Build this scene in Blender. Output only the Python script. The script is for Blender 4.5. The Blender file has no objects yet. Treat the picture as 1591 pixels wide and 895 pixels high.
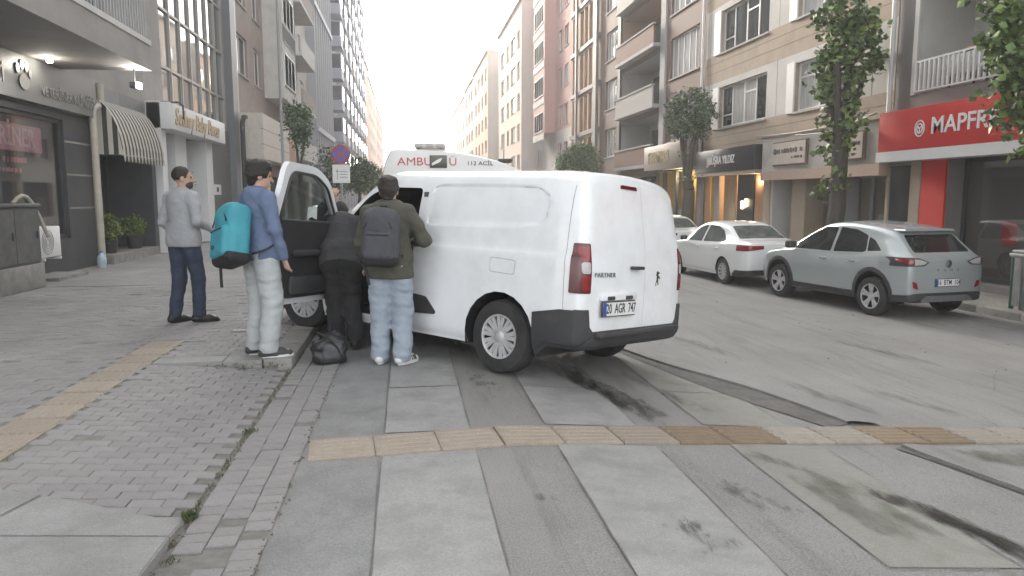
import bpy, bmesh, math, random
import numpy as np
from mathutils import Vector, Matrix

# ------------------------------------------------------------------ camera, sky, sun, exposure
scn = bpy.context.scene
COL = scn.collection
R = math.radians
cam_data = bpy.data.cameras.new('camera')
cam = bpy.data.objects.new('camera', cam_data)
COL.objects.link(cam)
cam_data.sensor_width = 36.0
cam_data.lens = 1150.0 / 1591.0 * 36.0
cam_data.clip_start = 0.05
cam_data.clip_end = 3000.0
cam.location = (0, 0, 1.57)
cam.rotation_euler = (R(90 - 7.064), 0, R(-8.031))
scn.camera = cam

SUN_EL, SUN_AZ = 20.0, -14.0        # azimuth from +Y (street direction), negative = left of the street
world = bpy.data.worlds.new('World')
scn.world = world
world.use_nodes = True
wn, wl = world.node_tree.nodes, world.node_tree.links
wn.clear()
sky = wn.new('ShaderNodeTexSky')
sky.sky_type = 'NISHITA'
sky.sun_disc = False
sky.sun_elevation = R(SUN_EL)
sky.sun_rotation = R(SUN_AZ)
sky.air_density = 1.0
sky.dust_density = 2.5
sky.ozone_density = 1.0
hs = wn.new('ShaderNodeHueSaturation')
hs.inputs['Saturation'].default_value = 0.10
bg = wn.new('ShaderNodeBackground')
bg.inputs['Strength'].default_value = 0.15
wo = wn.new('ShaderNodeOutputWorld')
wl.new(sky.outputs[0], hs.inputs['Color'])
wl.new(hs.outputs[0], bg.inputs['Color'])
wl.new(bg.outputs[0], wo.inputs['Surface'])

sun_data = bpy.data.lights.new('sun', 'SUN')
sun_data.energy = 2.0
sun_data.angle = R(12)
sun_data.color = (1.0, 0.86, 0.70)
sun = bpy.data.objects.new('sun', sun_data)
COL.objects.link(sun)
sd = Vector((math.sin(R(SUN_AZ)) * math.cos(R(SUN_EL)), math.cos(R(SUN_AZ)) * math.cos(R(SUN_EL)), math.sin(R(SUN_EL))))
sun.rotation_euler = (-sd).to_track_quat('-Z', 'Y').to_euler()

scn.view_settings.view_transform = 'Standard'
scn.view_settings.look = 'None'
scn.view_settings.gamma = 1.0
scn.view_settings.use_curve_mapping = False
scn.view_settings.exposure = 2.1
scn.cycles.use_denoising = True
scn.cycles.max_bounces = 8
scn.cycles.volume_bounces = 1

# ------------------------------------------------------------------ materials
MATS = {}
def M(name, col, rough=0.6, metal=0.0, var=0.10, scale=6.0, bump=0.0, bscale=60.0, spec=0.5, dirt=None, dscale=1.5,
      damt=0.35, emit=0.0, coat=0.0, stretch=None, island=0.0, rand=0.0, alpha=1.0, trans=0.0, grit=0.0, gscale=110.0):
    if name in MATS: return MATS[name]
    m = bpy.data.materials.new(name); m.use_nodes = True
    nt = m.node_tree; N, L = nt.nodes, nt.links
    b = N['Principled BSDF']
    b.inputs['Roughness'].default_value = rough
    b.inputs['Metallic'].default_value = metal
    b.inputs['Specular IOR Level'].default_value = spec
    b.inputs['Coat Weight'].default_value = coat
    b.inputs['Transmission Weight'].default_value = trans
    b.inputs['Alpha'].default_value = alpha
    tc = N.new('ShaderNodeTexCoord'); vec = tc.outputs['Object']
    if stretch:
        mp = N.new('ShaderNodeMapping'); mp.inputs['Scale'].default_value = stretch
        L.new(vec, mp.inputs['Vector']); vec = mp.outputs[0]
    c4 = (*col, 1)
    out = None
    def noise(sc, det=5, rg=0.6):
        n = N.new('ShaderNodeTexNoise'); n.inputs['Scale'].default_value = sc; n.inputs['Detail'].default_value = det
        n.inputs['Roughness'].default_value = rg
        L.new(vec, n.inputs['Vector']); return n.outputs['Fac']
    def mul(colsock, facsock, lo, hi):
        mr = N.new('ShaderNodeMapRange'); mr.inputs[1].default_value = 0.25; mr.inputs[2].default_value = 0.75
        mr.inputs[3].default_value = lo; mr.inputs[4].default_value = hi
        L.new(facsock, mr.inputs[0])
        mx = N.new('ShaderNodeVectorMath'); mx.operation = 'SCALE'
        if colsock is None: mx.inputs[0].default_value = col
        else: L.new(colsock, mx.inputs[0])
        L.new(mr.outputs[0], mx.inputs['Scale']); return mx.outputs[0]
    if var > 0: out = mul(out, noise(scale), 1 - var, 1 + var)
    if grit > 0: out = mul(out, noise(gscale, 3, 0.8), 1 - grit, 1 + grit)
    if island > 0:
        gn = N.new('ShaderNodeNewGeometry'); out = mul(out, gn.outputs['Random Per Island'], 1 - island * 0.5, 1 + island * 0.5)
    if rand > 0:
        oi = N.new('ShaderNodeObjectInfo'); out = mul(out, oi.outputs['Random'], 1 - rand * 0.5, 1 + rand * 0.5)
    if dirt is not None:
        mx = N.new('ShaderNodeMix'); mx.data_type = 'RGBA'
        if out is None: mx.inputs[6].default_value = c4
        else: L.new(out, mx.inputs[6])
        mx.inputs[7].default_value = (*dirt, 1)
        mr = N.new('ShaderNodeMapRange'); mr.inputs[1].default_value = 0.45; mr.inputs[2].default_value = 0.75
        mr.inputs[3].default_value = 0.0; mr.inputs[4].default_value = damt
        L.new(noise(dscale, 8, 0.65), mr.inputs[0]); L.new(mr.outputs[0], mx.inputs[0]); out = mx.outputs[2]
    if out is None: b.inputs['Base Color'].default_value = c4
    else: L.new(out, b.inputs['Base Color'])
    if emit > 0:
        b.inputs['Emission Color'].default_value = c4; b.inputs['Emission Strength'].default_value = emit
    if bump > 0:
        bp = N.new('ShaderNodeBump'); bp.inputs['Strength'].default_value = bump; bp.inputs['Distance'].default_value = 0.01
        L.new(noise(bscale, 4), bp.inputs['Height']); L.new(bp.outputs[0], b.inputs['Normal'])
    MATS[name] = m
    return m

# ------------------------------------------------------------------ mesh helpers
class MB:
    """collects verts and faces for one mesh"""
    def __init__(s): s.v = []; s.f = []; s.m = []; s.mi = 0; s.uv = None
    def quad(s, a, b, c, d):
        n = len(s.v); s.v += [a, b, c, d]; s.f.append((n, n + 1, n + 2, n + 3)); s.m.append(s.mi); return s
    def poly(s, pts):
        n = len(s.v); s.v += list(pts); s.f.append(tuple(range(n, n + len(pts)))); s.m.append(s.mi); return s
    def box(s, x0, x1, y0, y1, z0, z1, ch=0.0):
        if ch <= 0:
            n = len(s.v)
            s.v += [(x0, y0, z0), (x1, y0, z0), (x1, y1, z0), (x0, y1, z0), (x0, y0, z1), (x1, y0, z1), (x1, y1, z1), (x0, y1, z1)]
            for f in ((3, 2, 1, 0), (4, 5, 6, 7), (0, 1, 5, 4), (1, 2, 6, 5), (2, 3, 7, 6), (3, 0, 4, 7)):
                s.f.append(tuple(n + i for i in f)); s.m.append(s.mi)
            return s
        c = ch
        bm = bmesh.new(); bmesh.ops.create_cube(bm, size=1)
        for v in bm.verts:
            v.co = Vector((x0 if v.co.x < 0 else x1, y0 if v.co.y < 0 else y1, z0 if v.co.z < 0 else z1))
        bmesh.ops.bevel(bm, geom=list(bm.edges), offset=c, segments=2, affect='EDGES', profile=0.5)
        s.addbm(bm); return s
    def addbm(s, bm, mat=None):
        n = len(s.v); bm.verts.ensure_lookup_table(); bm.verts.index_update()
        for v in bm.verts: s.v.append(tuple(mat @ v.co) if mat else tuple(v.co))
        for f in bm.faces: s.f.append(tuple(n + v.index for v in f.verts)); s.m.append(s.mi)
        bm.free()
    def tube(s, pts, r, n=8, cap=True, radii=None):
        pts = [Vector(p) for p in pts]; base = len(s.v); up = None
        for i, p in enumerate(pts):
            t = (pts[min(i + 1, len(pts) - 1)] - pts[max(i - 1, 0)])
            if t.length < 1e-9: t = Vector((0, 0, 1))
            t.normalize()
            if up is None: up = Vector((0, 0, 1)) if abs(t.z) < 0.9 else Vector((1, 0, 0))
            a = t.cross(up)
            if a.length < 1e-6: a = t.cross(Vector((0.3, 1, 0.2)))
            a.normalize(); b = t.cross(a).normalized(); up = -b if (-b).dot(up) > 0 else b
            rr = radii[i] if radii else r
            for k in range(n):
                an = 2 * math.pi * k / n
                s.v.append(tuple(p + a * (math.cos(an) * rr) + b * (math.sin(an) * rr)))
        for i in range(len(pts) - 1):
            for k in range(n):
                k2 = (k + 1) % n
                s.f.append((base + i * n + k, base + i * n + k2, base + (i + 1) * n + k2, base + (i + 1) * n + k)); s.m.append(s.mi)
        if cap:
            s.f.append(tuple(base + k for k in range(n))[::-1]); s.m.append(s.mi)
            e = base + (len(pts) - 1) * n
            s.f.append(tuple(e + k for k in range(n))); s.m.append(s.mi)
        return s
    def lathe(s, prof, n=24, axis='z', origin=(0, 0, 0), close=False, cap=True):
        """prof: list of (r, h)"""
        base = len(s.v); o = Vector(origin)
        for (r, h) in prof:
            for k in range(n):
                a = 2 * math.pi * k / n; c, d = math.cos(a) * r, math.sin(a) * r
                p = (c, d, h) if axis == 'z' else ((c, h, d) if axis == 'y' else (h, c, d))
                s.v.append(tuple(o + Vector(p)))
        m = len(prof)
        for i in range(m if close else m - 1):
            j = (i + 1) % m
            for k in range(n):
                k2 = (k + 1) % n
                s.f.append((base + i * n + k, base + i * n + k2, base + j * n + k2, base + j * n + k)); s.m.append(s.mi)
        if not close and cap:
            if prof[0][0] > 1e-6: s.f.append(tuple(base + k for k in range(n))[::-1]); s.m.append(s.mi)
            if prof[-1][0] > 1e-6: s.f.append(tuple(base + (m - 1) * n + k for k in range(n))); s.m.append(s.mi)
        return s
    def prism(s, poly, d0, d1, axis='y'):
        """extrude 2D polygon; axis y: (x,z) ; x: (y,z) ; z: (x,y)"""
        def P(a, b, d): return (a, d, b) if axis == 'y' else ((d, a, b) if axis == 'x' else (a, b, d))
        n = len(s.v); k = len(poly)
        s.v += [P(a, b, d0) for a, b in poly] + [P(a, b, d1) for a, b in poly]
        s.f.append(tuple(range(n, n + k))); s.f.append(tuple(range(n + k, n + 2 * k))[::-1]); s.m += [s.mi, s.mi]
        for i in range(k):
            j = (i + 1) % k
            s.f.append((n + i, n + k + i, n + k + j, n + j)); s.m.append(s.mi)
        return s
    def mesh(s, name, mats, smooth=0, fix=True):
        me = bpy.data.meshes.new(name)
        me.from_pydata([tuple(v) for v in s.v], [], s.f)
        for mt in (mats if isinstance(mats, (list, tuple)) else [mats]): me.materials.append(mt)
        if any(s.m): me.polygons.foreach_set('material_index', s.m)
        if fix:
            bm = bmesh.new(); bm.from_mesh(me); bmesh.ops.recalc_face_normals(bm, faces=bm.faces); bm.to_mesh(me); bm.free()
        if smooth:
            me.polygons.foreach_set('use_smooth', [True] * len(me.polygons))
            me.set_sharp_from_angle(angle=R(smooth))
        me.update(); return me
    def build(s, name, mats, parent=None, smooth=0, fix=True):
        return mk(name, s.mesh(name, mats, smooth, fix), parent)

def mk(name, data, parent=None, loc=None, rot=None):
    o = bpy.data.objects.new(name, data); COL.objects.link(o)
    if parent: o.parent = parent
    if loc is not None: o.location = loc
    if rot is not None: o.rotation_euler = rot
    return o
def tag(o, label, cat, group=None, kind=None):
    o['label'] = label; o['category'] = cat
    if group: o['group'] = group
    if kind: o['kind'] = kind
    return o
def struct(o, label=None, kind='structure'):
    o['kind'] = kind
    if label: o['label'] = label
    return o
def empty(name, loc=(0, 0, 0), rz=0.0):
    o = bpy.data.objects.new(name, None); COL.objects.link(o); o.location = loc; o.rotation_euler = (0, 0, rz)
    o.empty_display_size = 0.2
    return o
def thing(name, label, cat, loc=(0, 0, 0), rz=0.0, group=None):
    return tag(empty(name, loc, rz), label, cat, group)
def kids(o): return [c for c in bpy.data.objects if c.parent == o]
def copy_tree(o, parent=None):
    c = o.copy(); COL.objects.link(c); c.parent = parent
    for ch in kids(o): copy_tree(ch, c)
    return c
def box(name, mat, parent, x0, x1, y0, y1, z0, z1, ch=0.0):
    return MB().box(x0, x1, y0, y1, z0, z1, ch).build(name, mat, parent, smooth=40 if ch else 0)
def text(name, body, size, mat, parent, loc, rot, extrude=0.004, align='LEFT', sx=1.0, bold=0.0, shear=0.0, space=1.0):
    cu = bpy.data.curves.new(name, 'FONT'); cu.body = body; cu.size = size; cu.extrude = extrude
    cu.align_x = align; cu.align_y = 'CENTER'; cu.offset = bold; cu.shear = shear; cu.space_character = space
    cu.resolution_u = 3
    cu.materials.append(mat)
    t = bpy.data.objects.new(name, cu); me = bpy.data.meshes.new_from_object(t)
    bpy.data.objects.remove(t); bpy.data.curves.remove(cu); me.name = name
    if not me.materials: me.materials.append(mat)
    o = mk(name, me, parent, loc, rot); o.scale = (sx, 1, 1)
    return o
def smoothstep(a, b, x):
    t = min(1, max(0, (x - a) / (b - a))); return t * t * (3 - 2 * t)
def roundpoly(pts, r, n=4):
    out = []; k = len(pts)
    for i in range(k):
        p = Vector(pts[i]); a = Vector(pts[i - 1]) - p; b = Vector(pts[(i + 1) % k]) - p
        rr = min(r[i] if isinstance(r, (list, tuple)) else r, a.length * 0.49, b.length * 0.49)
        if rr < 1e-4: out.append(tuple(p)); continue
        p0 = p + a.normalized() * rr; p1 = p + b.normalized() * rr
        for j in range(n + 1):
            t = j / n; out.append(tuple((1 - t) ** 2 * p0 + 2 * t * (1 - t) * p + t * t * p1))
    return out
def inpoly(x, y, poly):
    c = False; j = len(poly) - 1
    for i in range(len(poly)):
        xi, yi = poly[i]; xj, yj = poly[j]
        if (yi > y) != (yj > y) and x < (xj - xi) * (y - yi) / (yj - yi + 1e-12) + xi: c = not c
        j = i
    return c
ROAD_SLOPE, ROAD_X0, ROAD_X1 = 0.078, 0.7, 7.5
def zroad(x): return -ROAD_SLOPE * (min(max(x, ROAD_X0), ROAD_X1) - ROAD_X0)
PAVE = 0.10          # left pavement level
STEP_Y = 6.85       # where the dropped kerb ends
RPAVE = -0.40        # right pavement level
KERB_X = 10.2
rnd = random.Random(7)
# ------------------------------------------------------------------ ground, road, pavements
def road_material():
    m = bpy.data.materials.new('asphalt'); m.use_nodes = True
    N, L = m.node_tree.nodes, m.node_tree.links; b = N['Principled BSDF']
    tc = N.new('ShaderNodeTexCoord')
    def noise(sc, det, st=None, rg=0.6):
        n = N.new('ShaderNodeTexNoise'); n.inputs['Scale'].default_value = sc; n.inputs['Detail'].default_value = det
        n.inputs['Roughness'].default_value = rg
        if st:
            mp = N.new('ShaderNodeMapping'); mp.inputs['Scale'].default_value = st; L.new(tc.outputs['Object'], mp.inputs[0]); L.new(mp.outputs[0], n.inputs['Vector'])
        else: L.new(tc.outputs['Object'], n.inputs['Vector'])
        return n.outputs['Fac']
    def ramp(f, stops):
        r = N.new('ShaderNodeValToRGB'); e = r.color_ramp.elements
        e[0].position, e[0].color = stops[0][0], (*stops[0][1], 1); e[1].position, e[1].color = stops[-1][0], (*stops[-1][1], 1)
        for p, c in stops[1:-1]:
            x = e.new(p); x.color = (*c, 1)
        L.new(f, r.inputs[0]); return r.outputs[0]
    def mix(mode, fac, a, c):
        x = N.new('ShaderNodeMix'); x.data_type = 'RGBA'; x.blend_type = mode
        if isinstance(fac, float): x.inputs[0].default_value = fac
        else: L.new(fac, x.inputs[0])
        L.new(a, x.inputs[6]); L.new(c, x.inputs[7]); return x.outputs[2]
    base = ramp(noise(0.7, 6), [(0.3, (0.185, 0.180, 0.173)), (0.55, (0.225, 0.219, 0.210)), (0.75, (0.255, 0.248, 0.236))])
    grit = ramp(noise(110, 3, None, 0.8), [(0.28, (0.55, 0.55, 0.55)), (0.5, (1, 1, 1)), (0.68, (1.45, 1.45, 1.42))])
    streak = ramp(noise(1.0, 9, (4.2, 0.42, 1), 0.75), [(0.30, (0.60, 0.58, 0.55)), (0.48, (1, 1, 1)), (0.8, (1.08, 1.08, 1.08))])
    spots = ramp(noise(9, 5, None, 0.7), [(0.26, (0.55, 0.54, 0.52)), (0.36, (1, 1, 1)), (1.0, (1, 1, 1))])
    c = mix('MULTIPLY', 1.0, base, grit); c = mix('MULTIPLY', 0.8, c, streak); c = mix('MULTIPLY', 0.7, c, spots)
    L.new(c, b.inputs['Base Color']); b.inputs['Roughness'].default_value = 0.78
    bp = N.new('ShaderNodeBump'); bp.inputs['Strength'].default_value = 0.5; bp.inputs['Distance'].default_value = 0.006
    L.new(noise(120, 3), bp.inputs['Height']); L.new(bp.outputs[0], b.inputs['Normal'])
    return m
ASPH = road_material()
CONC = M('concrete_slab', (0.260, 0.260, 0.254), 0.85, var=0.14, scale=3.5, bump=0.35, bscale=90, dirt=(0.10, 0.097, 0.09), dscale=2.2, damt=0.5, grit=.30)
CONC2 = M('concrete_kerb', (0.248, 0.242, 0.230), 0.85, var=0.18, scale=6, bump=0.4, bscale=70, dirt=(0.09, 0.085, 0.075), dscale=4, damt=0.6, grit=.30)
STRIPE = M('worn_crossing_paint', (0.285, 0.282, 0.276), 0.75, var=0.12, scale=2.5, bump=0.3, bscale=120, dirt=(0.16, 0.158, 0.152), dscale=3.0, damt=0.75, grit=.30)
STRIPE3 = M('muddy_crossing_paint', (0.25, 0.248, 0.222), 0.7, var=0.16, scale=2.5, bump=0.3, bscale=120, dirt=(0.12, 0.115, 0.095), dscale=2.5, damt=0.9, grit=.30)
PAVER = M('paver_single', (0.245, 0.236, 0.232), 0.85, var=0.10, scale=5, bump=0.35, bscale=120, rand=0.10, dirt=(0.11, 0.105, 0.10), dscale=7, damt=0.4, grit=.30)
PAVERS = M('paver_joined', (0.245, 0.236, 0.232), 0.85, var=0.12, scale=1.2, bump=0.35, bscale=120, island=0.10, dirt=(0.11, 0.105, 0.10), dscale=1.3, damt=0.5, grit=.30)
MORTAR = M('sandy_joint', (0.175, 0.168, 0.155), 0.95, var=0.25, scale=14, bump=0.5, bscale=60)
TACT = M('tan_tactile_tile', (0.30, 0.255, 0.205), 0.8, var=0.16, scale=7, bump=0.4, bscale=90, rand=0.15, dirt=(0.20, 0.175, 0.14), dscale=6, damt=0.7, grit=.30)
TACTB = M('rusty_tactile_tile', (0.215, 0.16, 0.105), 0.7, var=0.25, scale=9, bump=0.4, bscale=90, rand=0.15, dirt=(0.10, 0.075, 0.05), dscale=8, damt=0.7)
TACTG = M('worn_tactile_tile', (0.285, 0.255, 0.21), 0.8, var=0.16, scale=7, bump=0.4, bscale=90, rand=0.15, dirt=(0.17, 0.16, 0.14), dscale=5, damt=0.8, grit=.30)

g = MB().quad((-900, -900, -0.66), (900, -900, -0.66), (900, 1500, -0.66), (-900, 1500, -0.66)).build('ground', ASPH)
struct(g, 'grey asphalt ground reaching to the horizon')
road_mb = MB()
rx = [-1.06, 0.7, 2.0, 4.0, 6.0, 7.5, KERB_X + 0.05]
ry = [-25, 0, 5, 10, 20, 40, 80, 160, 330]
for i in range(len(rx) - 1):
    for j in range(len(ry) - 1):
        a, b2, c, d = rx[i], rx[i + 1], ry[j], ry[j + 1]
        road_mb.quad((a, c, zroad(a)), (b2, c, zroad(b2)), (b2, d, zroad(b2)), (a, d, zroad(a)))
road = struct(road_mb.build('road', ASPH, fix=False), 'grey worn asphalt street sloping gently towards the parked cars')

def strip_on_road(name, x0, x1, y0, y1, mat, dz, parent=road, wob=0.0):
    mb = MB(); nx = max(1, int((x1 - x0) / 0.3)); ny = max(2, int((y1 - y0) / 0.35)); r2 = random.Random(int(x0 * 100) + 5)
    xs = [x0 + (x1 - x0) * i / nx for i in range(nx + 1)]; ys = [y0 + (y1 - y0) * j / ny for j in range(ny + 1)]
    jit = [(r2.uniform(-wob, wob), r2.uniform(-wob, wob)) for _ in ys]
    def X(i, j): return xs[i] + (jit[j][0] if i == 0 else jit[j][1] if i == nx else 0)
    for i in range(nx):
        for j in range(ny):
            p = [(X(i, j), ys[j]), (X(i + 1, j), ys[j]), (X(i + 1, j + 1), ys[j + 1]), (X(i, j + 1), ys[j + 1])]
            mb.quad(*[(a, b, zroad(a) + dz) for a, b in p])
    return mb.build(name, mat, parent, fix=False)
for x0, x1, mat in ((-0.17, 0.395, STRIPE), (0.935, 1.60, STRIPE), (2.15, 2.83, STRIPE3)):
    for y0, y1 in ((2.92 if x0 > 2 else 1.2, 4.40 + 0.09 * (x0 + 0.6)), (4.76 + 0.09 * (x1 + 0.6), 6.02), (6.035, 7.7)):
        if x0 > 3.5: y0, y1 = max(y0, 4.9), min(y1, 7.0)
        if y1 > y0: strip_on_road('crosswalk_stripe', x0, x1, y0, y1, mat, 0.005, wob=0.004)
# asphalt lane patch beside the gutter: slightly different concrete
strip_on_road('concrete_apron', -0.665, -0.185, 1.2, 7.6, M('apron', (0.224, 0.224, 0.222), 0.85, var=0.12, scale=4, bump=0.4, bscale=120, dirt=(0.12, 0.118, 0.11), dscale=2.5, damt=0.6, grit=.35), 0.004, wob=0.01)

JOINT = M('dirty_joint', (0.15, 0.145, 0.137), 0.95, var=.3, scale=20)
def joint(pts, w, seed):
    r2 = random.Random(seed); mb = MB(); P = []
    for (a, b2) in zip(pts[:-1], pts[1:]):
        n = max(2, int(math.dist(a, b2) / .12))
        for k in range(n): t = k / n; P.append((a[0] + (b2[0] - a[0]) * t + r2.gauss(0, .0015), a[1] + (b2[1] - a[1]) * t + r2.gauss(0, .004), max(.001, w * r2.uniform(.1, 1.0))))
    for p, q in zip(P[:-1], P[1:]):
        dx, dy = q[0] - p[0], q[1] - p[1]; l = math.hypot(dx, dy) or 1; nx, ny = -dy / l, dx / l
        mb.quad(*[(x, y, zroad(x) + .0085) for x, y in ((p[0] - nx * p[2] / 2, p[1] - ny * p[2] / 2), (q[0] - nx * q[2] / 2, q[1] - ny * q[2] / 2), (q[0] + nx * q[2] / 2, q[1] + ny * q[2] / 2), (p[0] + nx * p[2] / 2, p[1] + ny * p[2] / 2))])
    return mb.build('surface_joint', JOINT, road, fix=False)
for i, x in enumerate((-.178, .402, .93, 1.607, 2.143, 2.838)): joint([(x, 1.5 if x < 2 else 2.9), (x, 4.36 + .09 * (x + .6))], .011, i); joint([(x, 4.82 + .09 * (x + .6)), (x, 7.6)], .011, 40 + i)
joint([(2.14, 2.905), (2.84, 2.905)], .014, 77); joint([(-.17, 6.027), (.40, 6.03)], .012, 78); joint([(-.66, 5.35), (-.17, 5.32)], .008, 79)
for i, pts in enumerate(([(4.4, 4.2), (4.9, 5.6), (4.7, 7.0), (5.3, 8.6)], [(5.9, 6.6), (6.6, 7.4), (7.4, 7.6)], [(2.9, 8.2), (3.6, 9.6), (3.9, 11.5)])): joint(pts, .009, 90 + i)
# stains, water and painted shade under the van: thin sheets with ragged edges
def decal_mat(name, col, rough, thr=0.42, nsc=3.0, hard=0.12, st=(1, 1, 1), amax=0.85):
    m = bpy.data.materials.new(name); m.use_nodes = True
    N, L = m.node_tree.nodes, m.node_tree.links; b = N['Principled BSDF']
    b.inputs['Base Color'].default_value = (*col, 1); b.inputs['Roughness'].default_value = rough
    tc = N.new('ShaderNodeTexCoord'); mp = N.new('ShaderNodeMapping'); mp.inputs['Scale'].default_value = st
    L.new(tc.outputs['Object'], mp.inputs[0])
    n = N.new('ShaderNodeTexNoise'); n.inputs['Scale'].default_value = nsc; n.inputs['Detail'].default_value = 7; n.inputs['Roughness'].default_value = 0.68
    L.new(mp.outputs[0], n.inputs['Vector'])
    sp = N.new('ShaderNodeSeparateXYZ'); L.new(tc.outputs['UV'], sp.inputs[0])
    def edge(s):
        a = N.new('ShaderNodeMath'); a.operation = 'MULTIPLY_ADD'; a.inputs[1].default_value = 2; a.inputs[2].default_value = -1; L.new(s, a.inputs[0])
        c = N.new('ShaderNodeMath'); c.operation = 'ABSOLUTE'; L.new(a.outputs[0], c.inputs[0])
        d = N.new('ShaderNodeMath'); d.operation = 'POWER'; d.inputs[1].default_value = 2.2; L.new(c.outputs[0], d.inputs[0]); return d.outputs[0]
    mx = N.new('ShaderNodeMath'); mx.operation = 'MAXIMUM'; L.new(edge(sp.outputs[0]), mx.inputs[0]); L.new(edge(sp.outputs[1]), mx.inputs[1])
    sb = N.new('ShaderNodeMath'); sb.operation = 'MULTIPLY_ADD'; sb.inputs[1].default_value = -0.55; L.new(mx.outputs[0], sb.inputs[0]); L.new(n.outputs['Fac'], sb.inputs[2])
    mr = N.new('ShaderNodeMapRange'); mr.inputs[1].default_value = thr - 0.04; mr.inputs[2].default_value = thr + hard; mr.inputs[3].default_value = 0; mr.inputs[4].default_value = amax
    L.new(sb.outputs[0], mr.inputs[0]); L.new(mr.outputs[0], b.inputs['Alpha'])
    return m
WET = decal_mat('wet_asphalt', (0.045, 0.043, 0.040), 0.22, 0.33, 3.8, 0.20, (2.6, 0.8, 1), 0.95)
DAMP = decal_mat('damp_streak', (0.06, 0.058, 0.055), 0.5, 0.38, 5.0, 0.35, (3.0, 0.6, 1), 0.5)
OIL = decal_mat('dark_spots', (0.07, 0.068, 0.064), 0.6, 0.50, 8.0, 0.12, (2.2, 0.9, 1), 0.6)
MUD = decal_mat('mud_film', (0.13, 0.12, 0.095), 0.7, 0.34, 3.0, 0.25, (1.6, 0.7, 1), 0.75)
def decal(name, path, widths, mat, dz=0.012):
    mb = MB(); pts = [Vector((p[0], p[1])) for p in path]; rows = []
    # resample
    P, Wd = [], []
    for i in range(len(pts) - 1):
        for k in range(6):
            t = k / 6; P.append(pts[i].lerp(pts[i + 1], t)); Wd.append(widths[i] * (1 - t) + widths[i + 1] * t)
    P.append(pts[-1]); Wd.append(widths[-1])
    uv = []
    for i, p in enumerate(P):
        t = (P[min(i + 1, len(P) - 1)] - P[max(i - 1, 0)]).normalized(); nrm = Vector((-t.y, t.x))
        row = []
        for k in range(5):
            q = p + nrm * Wd[i] * (k / 4 - 0.5); row.append((q.x, q.y, zroad(q.x) + dz))
        rows.append(row)
    n = len(rows)
    mb.v = [v for r in rows for v in r]
    for i in range(n - 1):
        for k in range(4):
            mb.f.append((i * 5 + k, i * 5 + k + 1, (i + 1) * 5 + k + 1, (i + 1) * 5 + k)); mb.m.append(0)
    me = mb.mesh(name, mat, fix=False)
    lay = me.uv_layers.new(name='UVMap')
    for lp in me.loops:
        vi = lp.vertex_index; lay.data[lp.index].uv = ((vi // 5) / (n - 1), (vi % 5) / 4)
    bmf = bmesh.new(); bmf.from_mesh(me)
    for f in bmf.faces:
        if f.normal.z < 0: f.normal_flip()
    bmf.to_mesh(me); bmf.free()
    o = mk(name, me, road); o['kind'] = 'stuff'; return o
decal('water_streak', [(1.15, 7.6), (1.42, 6.8), (1.60, 6.0), (1.80, 5.3), (2.02, 4.7)], [0.5, 0.55, 0.45, 0.42, 0.25], WET, 0.014)
decal('water_streak', [(2.55, 4.05), (2.80, 3.6), (2.98, 3.05), (3.1, 2.5)], [0.12, 0.28, 0.36, 0.45], WET, 0.014)
decal('damp_streak', [(2.05, 4.6), (2.35, 4.25), (2.6, 4.0)], [0.2, 0.25, 0.2], DAMP, 0.013)
decal('damp_streak', [(1.75, 7.3), (2.05, 6.4), (2.25, 5.6), (2.45, 5.1)], [0.3, 0.3, 0.25, 0.2], DAMP, 0.013)
decal('damp_streak', [(1.55, 4.2), (1.85, 3.7), (2.1, 3.2)], [0.35, 0.5, 0.35], OIL, 0.013)
decal('damp_streak', [(3.5, 6.8), (3.75, 6.0), (4.0, 5.3)], [0.3, 0.35, 0.2], DAMP, 0.013)
decal('damp_streak', [(4.25, 6.9), (4.55, 6.0), (4.75, 5.3)], [0.2, 0.3, 0.2], DAMP, 0.013)
decal('damp_streak', [(5.6, 9.8), (6.0, 8.6), (6.3, 7.4)], [0.4, 0.6, 0.4], DAMP, 0.013)
decal('damp_streak', [(3.2, 9.5), (3.5, 8.3), (3.8, 7.2)], [0.3, 0.4, 0.3], DAMP, 0.013)
decal('oil_spots_and_shade', [(0.35, 7.0), (0.62, 6.1), (0.85, 5.2)], [0.6, 0.45, 0.4], OIL, 0.012)
decal('oil_spots_and_shade', [(0.55, 3.72), (0.85, 3.58)], [0.2, 0.2], OIL, 0.012)
decal('oil_spots_and_shade', [(1.2, 3.6), (1.55, 2.8)], [0.5, 0.5], OIL, 0.012)
decal('oil_spots_and_shade', [(0.4, 8.6), (1.1, 7.5), (1.9, 6.9)], [1.1, 1.2, 0.9], WET, 0.011)  # wet ground under the van, its contact shadow painted in as well
decal('mud_film', [(2.35, 4.4), (2.45, 3.7), (2.55, 3.05)], [0.5, 0.6, 0.55], MUD, 0.0125)
decal('mud_film', [(3.6, 4.55), (4.2, 4.5), (5.2, 4.6)], [0.4, 0.55, 0.6], MUD, 0.0125)
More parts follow.
